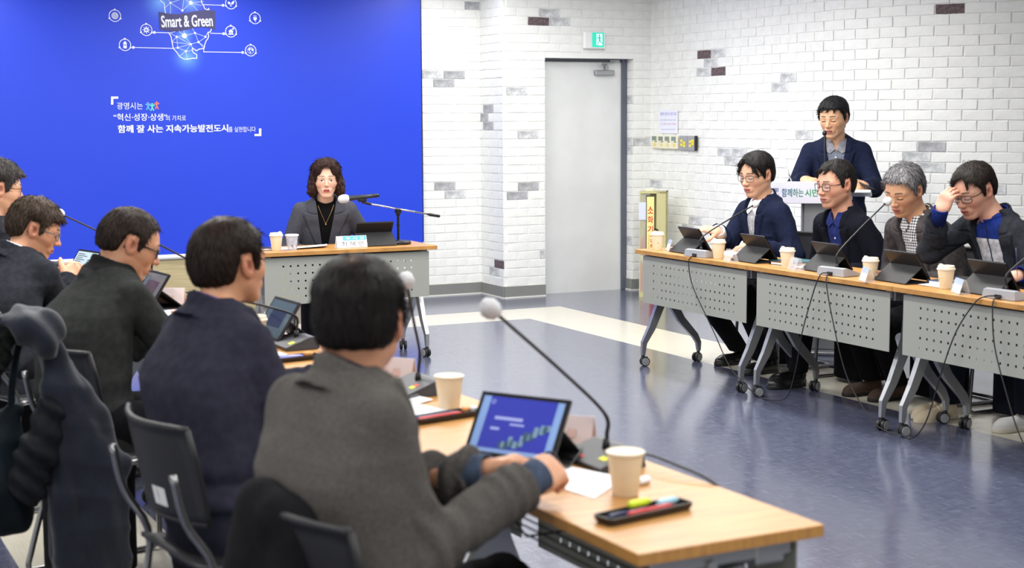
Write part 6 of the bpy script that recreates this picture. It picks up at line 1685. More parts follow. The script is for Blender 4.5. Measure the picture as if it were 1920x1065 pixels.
# extinguisher cabinet in the corner
t = thing('extinguisher_cabinet', 'beige fire extinguisher cabinet with red Korean lettering in the corner behind the tables', 'cabinet', (6.93, 11.16, 0), rd(-35))
M_CAB = mat('khaki_cabinet', (200, 194, 142), .45); M_CABW = mat('pale_cabinet', (226, 222, 200), .5)
mb = MB(); H_ = .90; w, d = .235, .20
mb.box((0, 0, H_ - .008), (w, d, .016)); mb.box((0, 0, .02), (w, d, .04)); mb.box((w / 2 - .045, -d / 2 + .01, H_ / 2), (.09, .02, H_)); mb.box((w / 2 - .006, 0, H_ / 2), (.012, d, H_)); mb.box((0, d / 2 - .006, H_ / 2), (w, .012, H_))
mb.box((-w / 2 + .006, -d / 2 + .008, H_ / 2), (.010, .014, H_)); mb.build('frame', M_CAB, t)
mb = MB(); mb.box((-.035, 0, H_ + .012), (.07, .05, .024), ch=.003); mb.build('top_light', M_CABW, t)
mb = MB(); mb.box((-.073, -d / 2 + .006, H_ / 2), (.088, .004, H_ - .04)); mb.build('window', glass_mat('cabinet_window', (214, 216, 206), .35, .1), t)
mb = MB(); mb.box((-.022, -d / 2 - .004, H_ - .31), (.076, .008, .56), ch=.001); sb = mb.build('sign_board', mat('dark_sign_edge', (70, 66, 48), .5), t)
mb = MB(); mb.box((-.022, -d / 2 - .009, H_ - .31), (.062, .003, .535)); sf = mb.build('sign_face', mat('yellow_sign', (240, 232, 150), .5), sb)
M_SR = mat('red_lettering', (214, 44, 34), .5)
for k, ch_ in enumerate('소화기'): text_fit(ch_, (-.046, .002, H_ - .185 - k * .082, H_ - .125 - k * .082), sb, M_SR, dy=-d / 2 - .0112, bold=.020)
text_fit('Fire', (-.05, .05, -.014, .014), sb, M_SR, dy=0, bold=.01).data.transform(TR(-.010, -d / 2 - .0112, H_ - .425) @ RY(pi / 2))
text_fit('Extinguisher', (-.075, .075, -.007, .007), sb, mat('orange_lettering', (224, 140, 60), .5), dy=0).data.transform(TR(-.036, -d / 2 - .0112, H_ - .445) @ RY(pi / 2))
mb = MB(); mb.box((-.088, -d / 2 - .002, H_ - .165), (.066, .003, .15)); mb.build('inspection_card', mat('white_blue_card', (214, 220, 240), .6), t)
o = thing('fire_extinguisher', 'red fire extinguisher standing inside the beige cabinet', 'fire extinguisher', (6.93 - .055 * math.cos(rd(-35)), 11.16 - .055 * math.sin(rd(-35)), .041), 0)
mb = MB(); mb.lathe([(0, 0), (.062, 0), (.065, .01), (.065, .40), (.058, .44), (.03, .475), (.018, .49), (.018, .51), (0, .51)], 26); mb.build('cylinder', mat('extinguisher_red', (208, 44, 40), .3), o, auto=40)
mb = MB(); mb.lathe([(.0655, .24), (.0655, .31)], 26); mb.build('label_band', mat('extinguisher_label', (236, 226, 200), .5), o, smooth=True)
mb = MB(); mb.box((0, -.02, .525), (.022, .10, .014)); mb.box((0, -.03, .555), (.018, .11, .008), M=RX(.15)); mb.build('handle', M_BLACKP, o)

# ------------------------------------------------------------------ lectern
LX_, LY_ = 6.262, 7.964; LA = rd(-131) + pi / 2
t = thing('lectern', 'white lectern with Korean lettering and a silver column behind the right row', 'lectern', (LX_, LY_, 0), LA)
mb = MB(); mb.box((-.145, -.165, 1.045), (.57, .020, .140), ch=.003); hd_ = mb.build('front_board', mat('pale_lilac_board', (224, 222, 236), .45), t)
mb = MB(); mb.box((-.075, 0, 1.036), (.71, .34, .020), 0, TR(0, 0, 1.036) @ RX(-.12) @ TR(0, 0, -1.036), ch=.003); mb.build('desk_top', mat('white_desk_top', (222, 222, 226), .4), t)
mb = MB(); mb.box((0, -.02, .52), (.30, .17, 1.0), ch=.012); mb.box((-.152, -.02, .52), (.012, .19, 1.0), ch=.003); mb.box((.152, -.02, .52), (.012, .19, 1.0), ch=.003); mb.build('column', mat('silver_column', (178, 180, 184), .3, metal=.55), t)
mb = MB(); mb.box((0, 0, .012), (.52, .42, .024), ch=.006); mb.build('foot', mat('silver_foot', (150, 152, 156), .35, metal=.5), t)
LFY = -.1762
def grad(name, a, b):
    m = mat(name, a, .5); nt = m.node_tree; N = nt.nodes
    tc = N.new('ShaderNodeTexCoord'); sp = N.new('ShaderNodeSeparateXYZ'); rp = N.new('ShaderNodeMapRange'); mx = N.new('ShaderNodeMix'); mx.data_type = 'RGBA'
    rp.inputs[1].default_value = -.32; rp.inputs[2].default_value = -.10
    nt.links.new(tc.outputs['Object'], sp.inputs[0]); nt.links.new(sp.outputs[0], rp.inputs[0]); nt.links.new(rp.outputs[0], mx.inputs[0])
    mx.inputs[6].default_value = lin(a); mx.inputs[7].default_value = lin(b); nt.links.new(mx.outputs[2], N['Principled BSDF'].inputs['Base Color']); return m
M_BG = grad('blue_to_green_lettering', (30, 74, 150), (40, 150, 84))
text_fit('함께하는', (-.277, -.140, 1.018, 1.072), hd_, M_BG, dy=LFY, bold=.012)
text_fit('시민', (-.130, -.050, 1.020, 1.068), hd_, M_BG, dy=LFY, bold=.016)
mb = MB()
for gx, m_ in ((-.358, 0), (-.315, 1)):
    for k in range(4): ribbon2d(mb, [(gx + (k - 1.5) * .0085, 1.050), (gx + (k - 1.5) * .0085, 1.072)], .0048)
    for a in np.linspace(200, 340, 8)[:-1]:
        ribbon2d(mb, [(gx + .018 * math.cos(rd(a)), 1.038 + .022 * math.sin(rd(a))), (gx + .018 * math.cos(rd(a + 20)), 1.038 + .022 * math.sin(rd(a + 20)))], .005)
mb.build('emblem', M_BG, hd_, (0, LFY, 0))
mb = MB(); P0 = Vector((-.02, .02, 1.045)); mb.tube(spline([P0, P0 + Vector((.0, .01, .14)), P0 + Vector((-.004, .03, .29)), P0 + Vector((-.006, .05, .363))], 6), .0042, 8); mb.tube([P0 - Vector((0, 0, .02)), P0 + Vector((0, 0, .02))], [.012, .008], 10); mb.build('gooseneck', M_GOOSE, t, smooth=True)
mb = MB(); q_ = P0 + Vector((-.007, .052, .376)); mb.lathe([(0, -.018), (.012, -.014), (.0155, 0), (.012, .014), (0, .018)], 14, M=TR(*q_)); mb.build('microphone_head', M_BLACKP, t, smooth=True)
def lect(x, y, z): c, s = math.cos(LA), math.sin(LA); return (LX_ + c * x - s * y, LY_ + s * x + c * y, z)
mb = MB(); mb.box((0, 0, 0), (.075, .155, .009), ch=.003); o = mb.build('smartphone', M_BLACKP, loc=(6.495, 7.885, 1.088), rot=(.35, .25, LA + .9)); tag(o, 'black phone held at the lectern by the standing man', 'phone')
mb = MB(); mb.tube([(0, 0, 0), (.0, -.03, .13)], .0045, 8); o = mb.build('pen', M_CHROME, loc=lect(-.225, .04, 1.088), rot=(-.3, -.35, LA), smooth=True); tag(o, 'silver pen in the hand of the standing man', 'pen')
mb = MB(); mb.box((0, 0, 0), (.22, .30, .004), 0); o = mb.build('paper_sheet', M_PAPER, loc=lect(.03, .03, 1.047), rot=(-.12, 0, LA)); tag(o, 'white script paper lying on the lectern top', 'paper')

# ------------------------------------------------------------------ coats hung on chair backs (left row)
W_COAT = cloth('navy_padded_nylon', (33, 38, 50), bs=60, bump=.35, var=.15, vs=9, rough=.62, sheen=.2); W_COATT = cloth('dark_teal_padded_nylon', (24, 34, 42), bs=60, bump=.35, var=.2, vs=9, rough=.62)
W_FUR = cloth('black_green_fur', (26, 30, 28), bs=160, bump=1.0, var=.4, vs=60, rough=.95); W_COATB = cloth('black_wool_coat', (22, 22, 26), bs=300, bump=.2, rough=.9)
W_COATD = cloth('inner_coat_lining', (24, 26, 32), bs=80, rough=.6)
def coat_mesh(name, f, lo, hi, h, m, parent): v, q = sdf_mesh(f, lo, hi, h); return ob(name, np_mesh(name, [(v, q, 0, None)], [m]), parent)
t = thing('padded_coat', 'dark navy hooded padded coat hanging over a chair back, fur edge on its hood', 'coat', (.831, 4.688, 0), -.188)
CZ = .683
def chain(p, pts, k, sq=1.7):
    q = p * A3(1, sq, 1); d = None
    for (x, y, z, r), (x2, y2, z2, r2) in zip(pts[:-1], pts[1:]):
        e = rcone(q, (x, y * sq, CZ + z), (x2, y2 * sq, CZ + z2), r, r2); d = e if d is None else smin(d, e, k)
    return d
def folds(p, n, a, sd): return a * np.sin(p[:, 0] * n + 2.4 * wob(p, 6, sd)) + a * .6 * np.sin(p[:, 0] * n * 2.3 + 3 * wob(p, 9, sd + 1) + p[:, 2] * 8)
def quilt(p, a, n=30): return a * np.abs(np.sin(p[:, 2] * n + p[:, 0] * 6 + wob(p, 10, 2.)))
def coat1(p):
    d = chain(p, [(-.035, .02, .19, .032), (-.012, 0, .03, .062), (.030, 0, -.17, .098), (.048, 0, -.40, .112), (.05, 0, -.55, .112)], .04)
    d = smin(d, chain(p, [(.00, .03, .10, .035), (.075, .02, -.06, .048), (.125, 0, -.20, .058), (.128, 0, -.52, .062)], .03), .025)
    d = smin(d, chain(p, [(-.03, -.03, -.12, .03), (-.010, -.05, -.30, .045), (.0, -.05, -.52, .05)], .03), .02)
    d = d + folds(p, 48, .007, 2.) * sstep(.22, -.1, p[:, 2] - CZ) + quilt(p, .006) + .004 * wob(p, 40, 1.)
    d = smax(d, -rcone(p * A3(1, 1, 1), (.075, -.12, CZ - .30), (.085, -.12, CZ - .52), .030, .035), .02)
    return smax(d, .085 + .03 * np.sin(p[:, 0] * 18) - p[:, 2], .02)
coat_mesh('coat_body', coat1, (-.20, -.18, .05), (.26, .16, .95), .006, W_COAT, t)
def hood(p):
    d = ell(p, (-.105, .03, CZ + .235), (.085, .11, .062)); d = smin(d, ell(p, (-.055, .0, CZ + .20), (.05, .08, .07)), .03)
    d = smax(d, -ell(p, (-.185, .0, CZ + .20), (.05, .09, .05)), .015)
    return d + .008 * wob(p, 34, 3.) + .006 * np.sin(p[:, 0] * 60 + p[:, 2] * 45 + 3 * wob(p, 15, 1.))
coat_mesh('hood', hood, (-.23, -.12, CZ + .10), (.03, .20, CZ + .34), .006, W_COAT, t)
def fur(p):
    d = np.minimum(rcone(p, (-.175, .0, CZ + .225), (-.215, -.02, CZ + .12), .040, .046), rcone(p, (-.215, -.02, CZ + .12), (-.235, -.02, CZ + .02), .046, .035))
    return d + .009 * wob(p, 75, 2.) + .008 * wob(p, 160, 5.)
coat_mesh('fur_trim', fur, (-.33, -.12, CZ - .06), (-.10, .12, CZ + .32), .0055, W_FUR, t)
def slv(p):
    d = chain(p, [(-.045, -.03, -.02, .045), (-.085, -.05, -.14, .056), (-.125, -.05, -.245, .062)], .03, 1.25)
    cut = (p[:, 0] + .14) * .55 + (p[:, 2] - CZ + .27) * .83
    d = smax(d, -cut, .006)
    return d + .006 * np.sin(cut * 110 + 2 * wob(p, 14, 1.)) + .004 * wob(p, 36, 2.)
coat_mesh('sleeve', slv, (-.24, -.14, CZ - .36), (.03, .08, CZ + .08), .006, W_COATD, t)
t = thing('padded_jacket', 'dark teal padded jacket hanging low at the left edge beside the navy coat', 'jacket', (.80, 4.75, 0), -.188)
def coat2(p):
    d = chain(p, [(-.115, 0, -.03, .035), (-.165, 0, -.13, .075), (-.165, 0, -.26, .105), (-.135, 0, -.335, .085)], .05, 1.3)
    d = smin(d, chain(p, [(-.215, .02, -.07, .04), (-.245, .02, -.20, .07), (-.225, .02, -.30, .07)], .04, 1.3), .03)
    return d + folds(p, 36, .006, 4.) + quilt(p, .006, 24)
coat_mesh('coat_body', coat2, (-.36, -.14, CZ - .46), (0, .14, CZ + .06), .007, W_COATT, t)
mb = MB(); mb.tube(spline([(-.12, .0, CZ - .03), (-.115, .0, CZ + .05), (-.10, .01, CZ + .14), (-.085, .03, CZ + .19)], 5), .011, 8); mb.build('strap', W_COATT, t, smooth=True)
t = thing('wool_coat', 'black coat draped over the chair back of the nearest man', 'coat', (1.125, 2.735, 0), .12)
def coat3(p):
    d = rcone(p * A3(1.7, 1, 1), (-.255 * 1.7, .10, .76), (-.32 * 1.7, .10, .25), .09, .16)
    d = smin(d, rcone(p * A3(1.5, 1, 1), (-.24 * 1.5, -.02, .76), (-.28 * 1.5, -.03, .40), .06, .09), .05)
    d = smin(d, rcone(p, (-.20, .20, .78), (-.26, .02, .79), .04, .04), .04)
    return d + .010 * np.sin(p[:, 1] * 45 + 2 * wob(p, 8, 1.)) * sstep(.8, .55, p[:, 2]) + .005 * wob(p, 22, 2.)
coat_mesh('coat_body', coat3, (-.56, -.22, .05), (-.08, .40, .92), .008, W_COATB, t)
# ------------------------------------------------------------------ the eleven people
W_NAVY = cloth('navy_wool', (26, 33, 58)); W_INK = cloth('ink_navy_wool', (18, 20, 30)); W_BROWNGREY = cloth('brown_grey_wool', (76, 71, 72), c2=(60, 56, 57))
W_CHAR = cloth('charcoal_wool', (42, 45, 52)); W_SUIT = cloth('grey_suiting', (76, 77, 86), c2=(67, 68, 76), vs=120); W_GREYTWEED = cloth('grey_tweed', (88, 84, 81), c2=(76, 73, 71), vs=140)
W_PLUM = cloth('plum_navy_wool', (44, 44, 58), c2=(38, 38, 51)); W_DKGREY = cloth('dark_grey_fleece', (46, 48, 47), c2=(39, 41, 40)); W_BLACK = cloth('black_wool', (22, 22, 25))
W_PUFF = cloth('black_padded_nylon', (26, 28, 36), bs=40, rough=.5)
C_WHITE = mat('white_cotton', (236, 236, 240), .8); C_KNIT = cloth('light_grey_knit', (186, 186, 192)); C_BLUE = cloth('deep_blue_cotton', (38, 50, 108))
C_CHECK = check_mat('black_and_white_check', (30, 30, 38), (226, 226, 230), 420.0)
C_ROYAL = cloth('royal_navy_jersey', (28, 48, 122)); C_PALE = cloth('pale_grey_jersey', (198, 198, 203)); C_SLATE = cloth('slate_cotton', (124, 130, 146)); C_SLATE2 = cloth('slate_collar', (140, 140, 150))
C_BLACK = cloth('black_knit', (17, 17, 19)); C_PURPLE = cloth('purple_cotton', (92, 74, 120)); C_STEELBLUE = cloth('steel_blue_cuff', (76, 88, 110)); C_NAVYC = cloth('navy_cotton', (30, 38, 58))
T_BLACK = cloth('black_trousers', (20, 20, 24)); T_NAVY = cloth('navy_trousers', (28, 31, 44))
S_BLACK = mat('black_leather', (20, 19, 20), .3); S_BROWN = mat('brown_suede', (72, 54, 44), .8); S_CREAM = mat('cream_canvas', (206, 192, 164), .8); S_WHITE = mat('white_sneaker', (216, 216, 216), .6)
SO_CREAM = mat('cream_sole', (205, 196, 176), .7); SO_WHITE = mat('off_white_sole', (206, 200, 186), .7); LACE = mat('cream_lace', (225, 215, 192), .8)
pi = math.pi; rd = math.radians
HS = 1.07
BLK = (17, 16, 17)
def flat_hand(w, d, **k): return dict(dict(wrist=w, dir=d, up=(0, 0, 1), curl=.35), **k)

PEOPLE = [
 # ---- right row, facing -x
 dict(label='man in navy blazer and white collar, thin glasses, one hand raised over the table', seed=1.0,
  pos=(5.68, 7.70), heading=pi, neck=(5.600, 7.735, 1.015), head=(5.540, 7.738, 1.175), hyaw=rd(193), hpitch=rd(12), hscale=HS,
  face=dict(skin=(214, 166, 136), full=.002), hair=dict(col=BLK, col2=(40, 36, 34), top=.022, front=.078, front_side=.046, temple=.010, part=.022, part_y=-.008, backv=.013,
   fringe=[((.056, -.014, .094), (.080, -.050, .046), .013, .003), ((.080, -.050, .046), (.070, -.066, .014), .009, .003), ((.050, .016, .096), (.076, .052, .046), .013, .004), ((.074, .056, .05), (.058, .074, .006), .010, .003)]),
  glasses=dict(frame=M_DARKMETAL, rim=.0013),
  wisps=[[(-.01, .0, .118), (-.03, .01, .142), (-.06, .02, .138), (-.075, .025, .118)], [(-.02, -.02, .118), (-.045, -.02, .140), (-.08, -.01, .122)], [(.0, .01, .118), (-.02, .02, .136), (-.05, .035, .130), (-.07, .04, .112)]],
  jacket=dict(mat=W_NAVY, open=.36, res=.0055, pocket=[(.07, .16, .80, .815)]), shirt=dict(mat=C_KNIT, collar_mat=C_WHITE, vneck=.03, buttons=(.10, .17)),
  cuff=C_WHITE,
  handR=dict(wrist=(5.265, 7.735, .842), dir=(-.62, .20, .10), up=(-.35, -.25, 1), curl=[.35, .55, .65, .7], elbow=(.1, .5, -1)),
  handL=flat_hand((5.37, 7.48, .765), (-.7, .7, -.05)),
  legs=dict(mat=T_BLACK, footR=(5.50, 7.80), footL=(5.45, 7.44), shoe=S_BLACK)),
 dict(label='man in a black jacket over an open deep blue shirt, round glasses, seen in profile', seed=2.0,
  pos=(5.74, 6.96), heading=pi, neck=(5.645, 7.02, .975), head=(5.585, 7.03, 1.142), hyaw=rd(184), hpitch=rd(8), hscale=HS * 1.02, hunch=.02,
  face=dict(skin=(204, 152, 126), full=.004, stubble=.15), hair=dict(col=(20, 19, 19), col2=(44, 41, 38), top=.016, front=.084, front_side=.064, temple=.030, sidev=.009, backv=.010, part=.012, part_y=.035,
   fringe=[((.040, -.01, .104), (.088, -.03, .064), .012, .004), ((.050, .02, .100), (.084, .020, .072), .012, .005)]),
  glasses=dict(frame=M_BLACKP, rim=.0016, w=.0235, hgt=.0205),
  jacket=dict(mat=W_INK, open=.52, lapel=.055, vw=.078, vp=.65), shirt=dict(mat=C_BLUE, vneck=.085, placket=1, buttons=(.14, .21, .28)),
  handR=flat_hand((5.50, 7.10, .655), (-.8, -.4, -.05), hidden=1), handL=flat_hand((5.50, 6.88, .655), (-.8, .4, -.05), hidden=1),
  legs=dict(mat=T_BLACK, footR=(5.38, 7.08), footL=(5.30, 6.98), shoe=S_BLACK)),
 dict(label='grey-haired man in a brown-grey blazer over a black and white checked shirt, head bowed', seed=3.0,
  pos=(5.76, 6.33), heading=pi, neck=(5.665, 6.41, .985), head=(5.570, 6.428, 1.135), hyaw=rd(194), hpitch=rd(26), hroll=rd(-4), hscale=HS * 1.02, hunch=.03,
  face=dict(skin=(208, 160, 126), full=.002, lidz=-.005, browcol=(48, 42, 40)), hair=dict(col=(52, 50, 52), col2=(158, 156, 160), mix=.55, frontgrey=1.1, top=.016, front=.078, front_side=.060, temple=.026, rough=.0030, sidev=.009, lift=.004),
  jacket=dict(mat=W_BROWNGREY, open=.55, res=.0055, lapel=.058, vw=.080, vp=.6), shirt=dict(mat=C_CHECK, vneck=.06, placket=1, buttons=(.12, .20, .28)),
  handR=flat_hand((5.53, 6.50, .655), (-.8, -.4, -.05), hidden=1), handL=flat_hand((5.53, 6.30, .655), (-.8, .4, -.05), hidden=1),
  legs=dict(mat=T_BLACK, footR=(5.53, 6.60), footL=(5.55, 6.41), shoe=S_BROWN)),
 dict(label='man in charcoal blazer over blue and grey half-zip, hand pressed to forehead', seed=4.0,
  pos=(5.78, 5.72), heading=pi, neck=(5.675, 5.85, 1.015), head=(5.570, 5.905, 1.153), hyaw=rd(186), hpitch=rd(24), hscale=HS * 1.02, hunch=.02, shzR=.02,
  face=dict(skin=(204, 156, 134), lidz=-.005), hair=dict(col=(20, 18, 18), col2=(46, 38, 34), top=.018, front=.080, front_side=.056, temple=.026, part=.014, part_y=.015,
   fringe=[((.050, .02, .098), (.082, .046, .050), .012, .004), ((.050, -.02, .098), (.080, -.045, .050), .012, .004)]),
  glasses=dict(frame=M_BLACKP, rim=.0017),
  wisps=[[(.02, .02, .118), (.02, .0, .150), (-.01, -.02, .150), (-.03, -.03, .118)], [(.0, .03, .118), (.01, .02, .146), (-.02, .0, .148), (-.035, -.01, .118)]],
  jacket=dict(mat=W_CHAR, open=.62, res=.0055, lapel=.070, vw=.105, vp=.6), shirt=dict(mat=C_ROYAL, collar='high', vneck=-1, split=(.105, C_PALE), zip=.24, zip_mat=C_NAVYC),
  cuff=C_ROYAL, cuffx=.022,
  handR=dict(wrist=(5.370, 5.925, 1.050), dir=(.30, -.22, .85), up=(-.80, -.30, .30), curl=[.85, .85, .85, .85], cj=(.85, .40, .30), spread=.09, res=.0024, thumb=(.75, .45, -.6), elbow=(-.3, .5, -1)),
  handL=dict(wrist=(5.42, 5.42, .775), dir=(-.7, .55, -.10), up=(-.2, -.5, 1), curl=.7),
  legs=dict(mat=T_NAVY, footR=(5.43, 5.945), footL=(5.40, 5.86), shoe=S_CREAM, sole=SO_CREAM, laces=LACE, tipR=.0, tipL=.12, ankL=.10, toeR=.1, toeL=-.1)),
 dict(label='person in black at the right edge of the last right table, wearing white sneakers', seed=5.0,
  pos=(5.80, 5.04), heading=pi, neck=(5.70, 5.04, 1.01), head=(5.66, 5.04, 1.17), hyaw=pi, hpitch=0.1, hscale=HS, hres=.005, hairres=.006,
  face=dict(skin=(206, 158, 130)), hair=dict(col=BLK), jacket=dict(mat=W_BLACK, res=.01), shirt=dict(mat=C_WHITE),
  handR=flat_hand((5.42, 5.17, .765), (-.9, .1, 0), hidden=1), handL=flat_hand((5.42, 4.92, .765), (-.9, -.1, 0), hidden=1),
  legs=dict(mat=T_NAVY, footR=(5.555, 5.490), footL=(5.70, 4.98), shoe=S_WHITE, sole=SO_WHITE, laces=LACE)),
 # ---- the man standing at the lectern
 dict(label='standing man in a navy blazer and slate shirt behind the white lectern, looking down', seed=6.0, seated=False,
  pos=(6.66, 8.36), heading=rd(-131), neck=(6.625, 8.335, 1.360), head=(6.565, 8.295, 1.520), hyaw=rd(-150), hpitch=rd(14), hscale=HS, shw=.168, hip=.93,
  face=dict(skin=(216, 168, 132), full=.001), hair=dict(col=BLK, col2=(38, 38, 42), top=.020, front=.070, front_side=.060, temple=.028, sidev=.010,
   fringe=[((.05, -.03, .094), (.085, -.044, .056), .010, .004), ((.05, .0, .100), (.092, .0, .062), .011, .005), ((.05, .03, .094), (.085, .042, .056), .010, .004)]),
  jacket=dict(mat=W_NAVY, open=.42, lapel=.062, hem=-.06), shirt=dict(mat=C_SLATE, collar_mat=C_SLATE2, vneck=.075, placket=1, buttons=(.105, .185, .27)),
  handR=dict(wrist=(6.235, 8.175, 1.120), dir=(.2, -.9, -.15), up=(-.2, -.1, 1), curl=.8), 
  handL=dict(wrist=(6.53, 7.905, 1.075), dir=(-.80, -.1, .10), up=(.1, -.75, .65), curl=[.9, 1.0, 1.0, 1.0]),
  legs=dict(mat=T_BLACK, footR=(6.60, 8.47), footL=(6.76, 8.30), shoe=S_BLACK)),
 # ---- the woman at the head table
 dict(label='woman with short curly brown hair in a grey suit and black top, facing the room', seed=7.0,
  pos=(3.43, 9.72), heading=rd(-105), neck=(3.405, 9.575, .985), head=(3.388, 9.500, 1.137), strands=3000, hyaw=rd(-108), hpitch=rd(4), hscale=.98, build=.90, shw=.170, shdrop=.058,
  face=dict(skin=(228, 184, 158), lip=(186, 86, 86), eyes_open=1, browcol=(70, 48, 40), brow=.7, jaw=.86, full=-.005, nose=.82, lipw=.84), hres=.0023,
  hair=dict(col=(30, 20, 18), col2=(74, 48, 40), mix=.45, bob=1, strand=.034, curl=.003, lift=.001, top=.026, front=.086, front_side=.060, temple=.02, part=.006, part_y=.0, rough=.003),
  jacket=dict(mat=W_SUIT, open=.37, lapel=.088, res=.005, vw=.066), shirt=dict(mat=C_BLACK, collar='high', vneck=-1),
  handR=flat_hand((3.28, 9.44, .655), (.5, -.8, -.03), hidden=1), handL=flat_hand((3.52, 9.42, .655), (-.6, -.8, -.03), hidden=1),
  legs=dict(mat=T_BLACK, footR=(3.28, 9.35), footL=(3.46, 9.30), shoe=S_BLACK)),
 # ---- left row, facing +x
 dict(label='man in grey tweed jacket nearest the camera, seen from behind', seed=8.0,
  pos=(1.065, 2.765), heading=rd(14), neck=(1.062, 2.855, 1.004), head=(1.094, 2.888, 1.124), hyaw=rd(60), hpitch=rd(2), hscale=1.02, hunch=.05, shw=.150, build=.97, shxL=-.035, shxR=-.040, shdrop=.054, arm=(.27, .285),
  face=dict(skin=(206, 152, 120)), hair=dict(col=(13, 12, 13), col2=(32, 27, 26), top=.020, front=.068, ear=.036, back=-.060, nape=-.062, sidev=.009, backv=.012, rough=.0015, bald=(-.055, .022, .55)),
  jacket=dict(mat=W_GREYTWEED, res=.006, wrinkle=.0055, open=.30, coltilt=22), shirt=dict(mat=C_NAVYC, vneck=.05),
  cuff=C_STEELBLUE, cuffx=.03,
  handR=dict(wrist=(1.405, 2.738, .793), dir=(.86, .42, .12), up=(.10, -.50, .85), curl=[.55, .75, .85, .9], elbow=(-.6, -.25, -.9), res=.0026, tcurl=.5),
  handL=dict(wrist=(1.325, 2.825, .800), dir=(.95, .10, .02), up=(-.3, .6, .75), curl=[.5, .6, .7, .75], elbow=(-.3, .8, -.6), res=.0026),
  legs=dict(mat=T_BLACK, footR=(1.36, 2.62), footL=(1.38, 2.95), shoe=S_BLACK)),
 dict(label='man in a plum-navy blazer with thick black hair, seen from behind between two others', seed=9.0,
  pos=(1.09, 3.83), heading=rd(16), neck=(1.125, 4.075, 1.005), head=(1.190, 4.135, 1.135), hyaw=rd(24), hpitch=rd(-2), hscale=1.0, hunch=.05, shw=.165, build=.99,
  face=dict(skin=(200, 146, 112)), hair=dict(col=(18, 15, 14), col2=(50, 38, 32), top=.016, front=.076, front_side=.060, temple=.030, back=-.060, nape=-.080, backv=.016, sidev=.012, bald=(-.03, .05, .30)),
  jacket=dict(mat=W_PLUM, wrinkle=.005, res=.0065, hem=-.07, coltilt=20, pocket=[(-.24, -.09, .545, .60)]), shirt=dict(mat=C_PURPLE, vneck=.05),
  handR=dict(wrist=(1.47, 3.87, .775), dir=(.9, .2, -.04), up=(0, -.2, 1), curl=.5), handL=flat_hand((1.52, 4.25, .77), (.9, -.2, -.04), hidden=1),
  legs=dict(mat=T_BLACK, footR=(1.45, 3.75), footL=(1.45, 4.05), shoe=S_BLACK)),
 dict(label='man in a dark grey zip cardigan and black-framed glasses, looking down at a tablet', seed=10.0,
  pos=(.98, 5.18), heading=rd(12), neck=(1.115, 5.388, .990), head=(1.200, 5.415, 1.098), hyaw=rd(-4), hpitch=rd(24), hscale=1.0, hunch=.05, shw=.178, build=1.05,
  face=dict(skin=(206, 152, 120), full=.003), hair=dict(col=(22, 18, 17), col2=(58, 46, 40), top=.010, front=.078, front_side=.066, temple=.036, sidev=.010, back=-.055, nape=-.075, bald=(.0, .05, .45)),
  glasses=dict(frame=M_BLACKP, rim=.0026, hgt=.016),
  jacket=dict(mat=W_DKGREY, kind='zip', collar_mat=cloth('black_rib_collar', (26, 27, 28)), open=.2, wrinkle=.005, coltilt=26),
  handR=dict(wrist=(1.50, 5.33, .775), dir=(.9, .3, .0), up=(0, -.3, 1), curl=.5), handL=flat_hand((1.50, 5.62, .77), (.9, -.3, -.04), hidden=1),
  legs=dict(mat=T_BLACK, footR=(1.42, 5.05), footL=(1.42, 5.35), shoe=S_BLACK)),
 dict(label='man with greying hair and white-edged dark jacket, hands clasped on the table', seed=11.0,
  pos=(.90, 6.46), heading=rd(26), neck=(.995, 6.655, .965), head=(1.088, 6.700, 1.073), hyaw=rd(-10), hpitch=rd(22), hscale=.99, hunch=.05, shw=.175, build=1.02,
  face=dict(skin=(204, 150, 118)), hair=dict(col=(38, 29, 24), col2=(84, 70, 60), mix=.4, top=.022, front=.062, front_side=.046, temple=.018, rough=.003, back=-.06, nape=-.085, backv=.018,
    fringe=[((.05, -.04, .08), (.085, -.046, .052), .012, .004), ((.05, .0, .095), (.094, -.01, .056), .012, .004)]),
  glasses=dict(frame=M_GREYRIM, rim=.0022, hgt=.015),
  jacket=dict(mat=W_CHAR, open=.34, wrinkle=.005), shirt=dict(mat=C_BLACK, collar_mat=C_WHITE, vneck=.03),
  cuff=C_NAVYC,
  handR=dict(wrist=(1.235, 6.85, .835), dir=(.62, .55, .42), up=(.45, -.75, .35), curl=[1.05, 1.1, 1.1, 1.1], thumb=(.7, .6, -.4)),
  handL=dict(wrist=(1.215, 6.99, .835), dir=(.75, -.10, .40), up=(-.35, .80, .45), curl=[1.0, 1.05, 1.05, 1.05], thumb=(.7, .6, -.4)),
  legs=dict(mat=T_BLACK, footR=(1.34, 6.5), footL=(1.34, 6.8), shoe=S_BLACK)),
 dict(label='man in a dark padded coat and wire glasses cut off by the left edge', seed=12.0,
  pos=(.94, 7.62), heading=rd(12), neck=(1.030, 7.70, 1.035), head=(1.088, 7.735, 1.205), hyaw=rd(2), hpitch=rd(10), hscale=1.06, shw=.175,
  face=dict(skin=(214, 166, 136), full=.004), hair=dict(col=(34, 32, 32), col2=(84, 80, 78), mix=.4, top=.024, front=.066, front_side=.046, temple=.012, side=-.03, rough=.0032),
  glasses=dict(frame=M_DARKMETAL, rim=.0012),
  jacket=dict(mat=W_PUFF, kind='padded', g=.022),
  handR=flat_hand((1.42, 7.64, .77), (.9, .2, 0), hidden=1), handL=flat_hand((1.42, 7.90, .77), (.9, -.2, 0), hidden=1),
  legs=dict(mat=T_BLACK, footR=(1.36, 7.5), footL=(1.36, 7.8), shoe=S_BLACK)),
]
import time as _t
INFO = []
for cfg in PEOPLE:
    INFO.append(make_person(cfg))
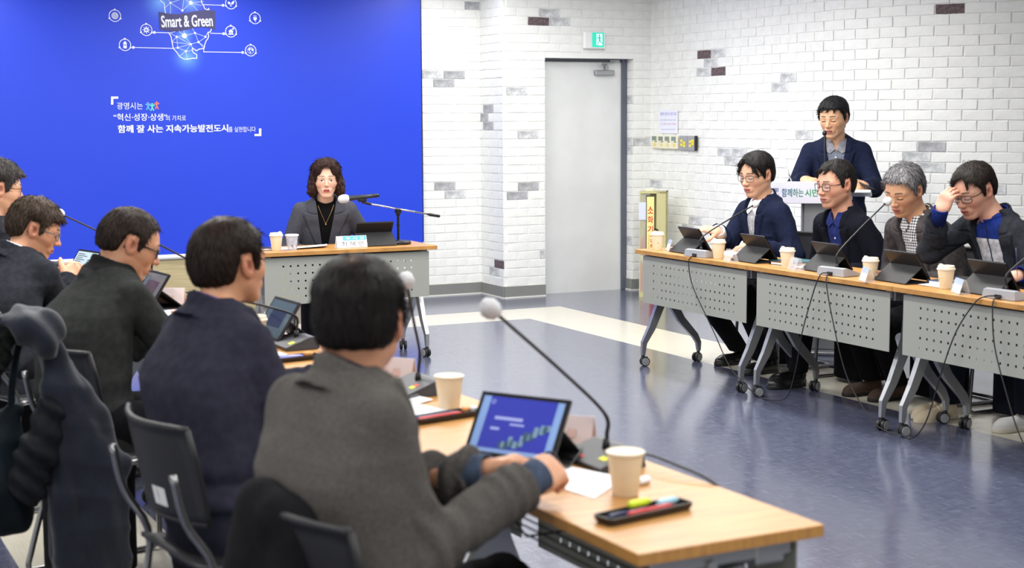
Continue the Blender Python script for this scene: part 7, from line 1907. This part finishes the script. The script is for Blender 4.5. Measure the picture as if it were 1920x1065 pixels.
# the woman's pendant on its fine chain
wroot, wi = INFO[6]
def chest(yo, dz, off=.010):
    z_ = wi['zT'] - dz; return (float(np.interp(z_, wi['zs'], wi['xs'])) + float(np.interp((z_ - wi['z0']) / (wi['zT'] - wi['z0']), wi['tt'], wi['bb'])) + off - 1.2 * yo * yo, float(np.interp(z_, wi['zs'], wi['ys'])) + yo, z_)
mb = MB(); mb.tube(spline([chest(.052, .015), chest(.040, .05), chest(.018, .10), chest(0, .135), chest(-.018, .10), chest(-.040, .05), chest(-.052, .015)], 5), .0013, 5)
nk = mb.build('necklace', M_GOLD, wroot, smooth=True)
mb = MB(); mb.lathe([(0, -.008), (.005, -.003), (.004, .004), (0, .006)], 10, M=TR(*chest(0, .143, .012))); mb.build('pendant', M_GOLD, nk, smooth=True)
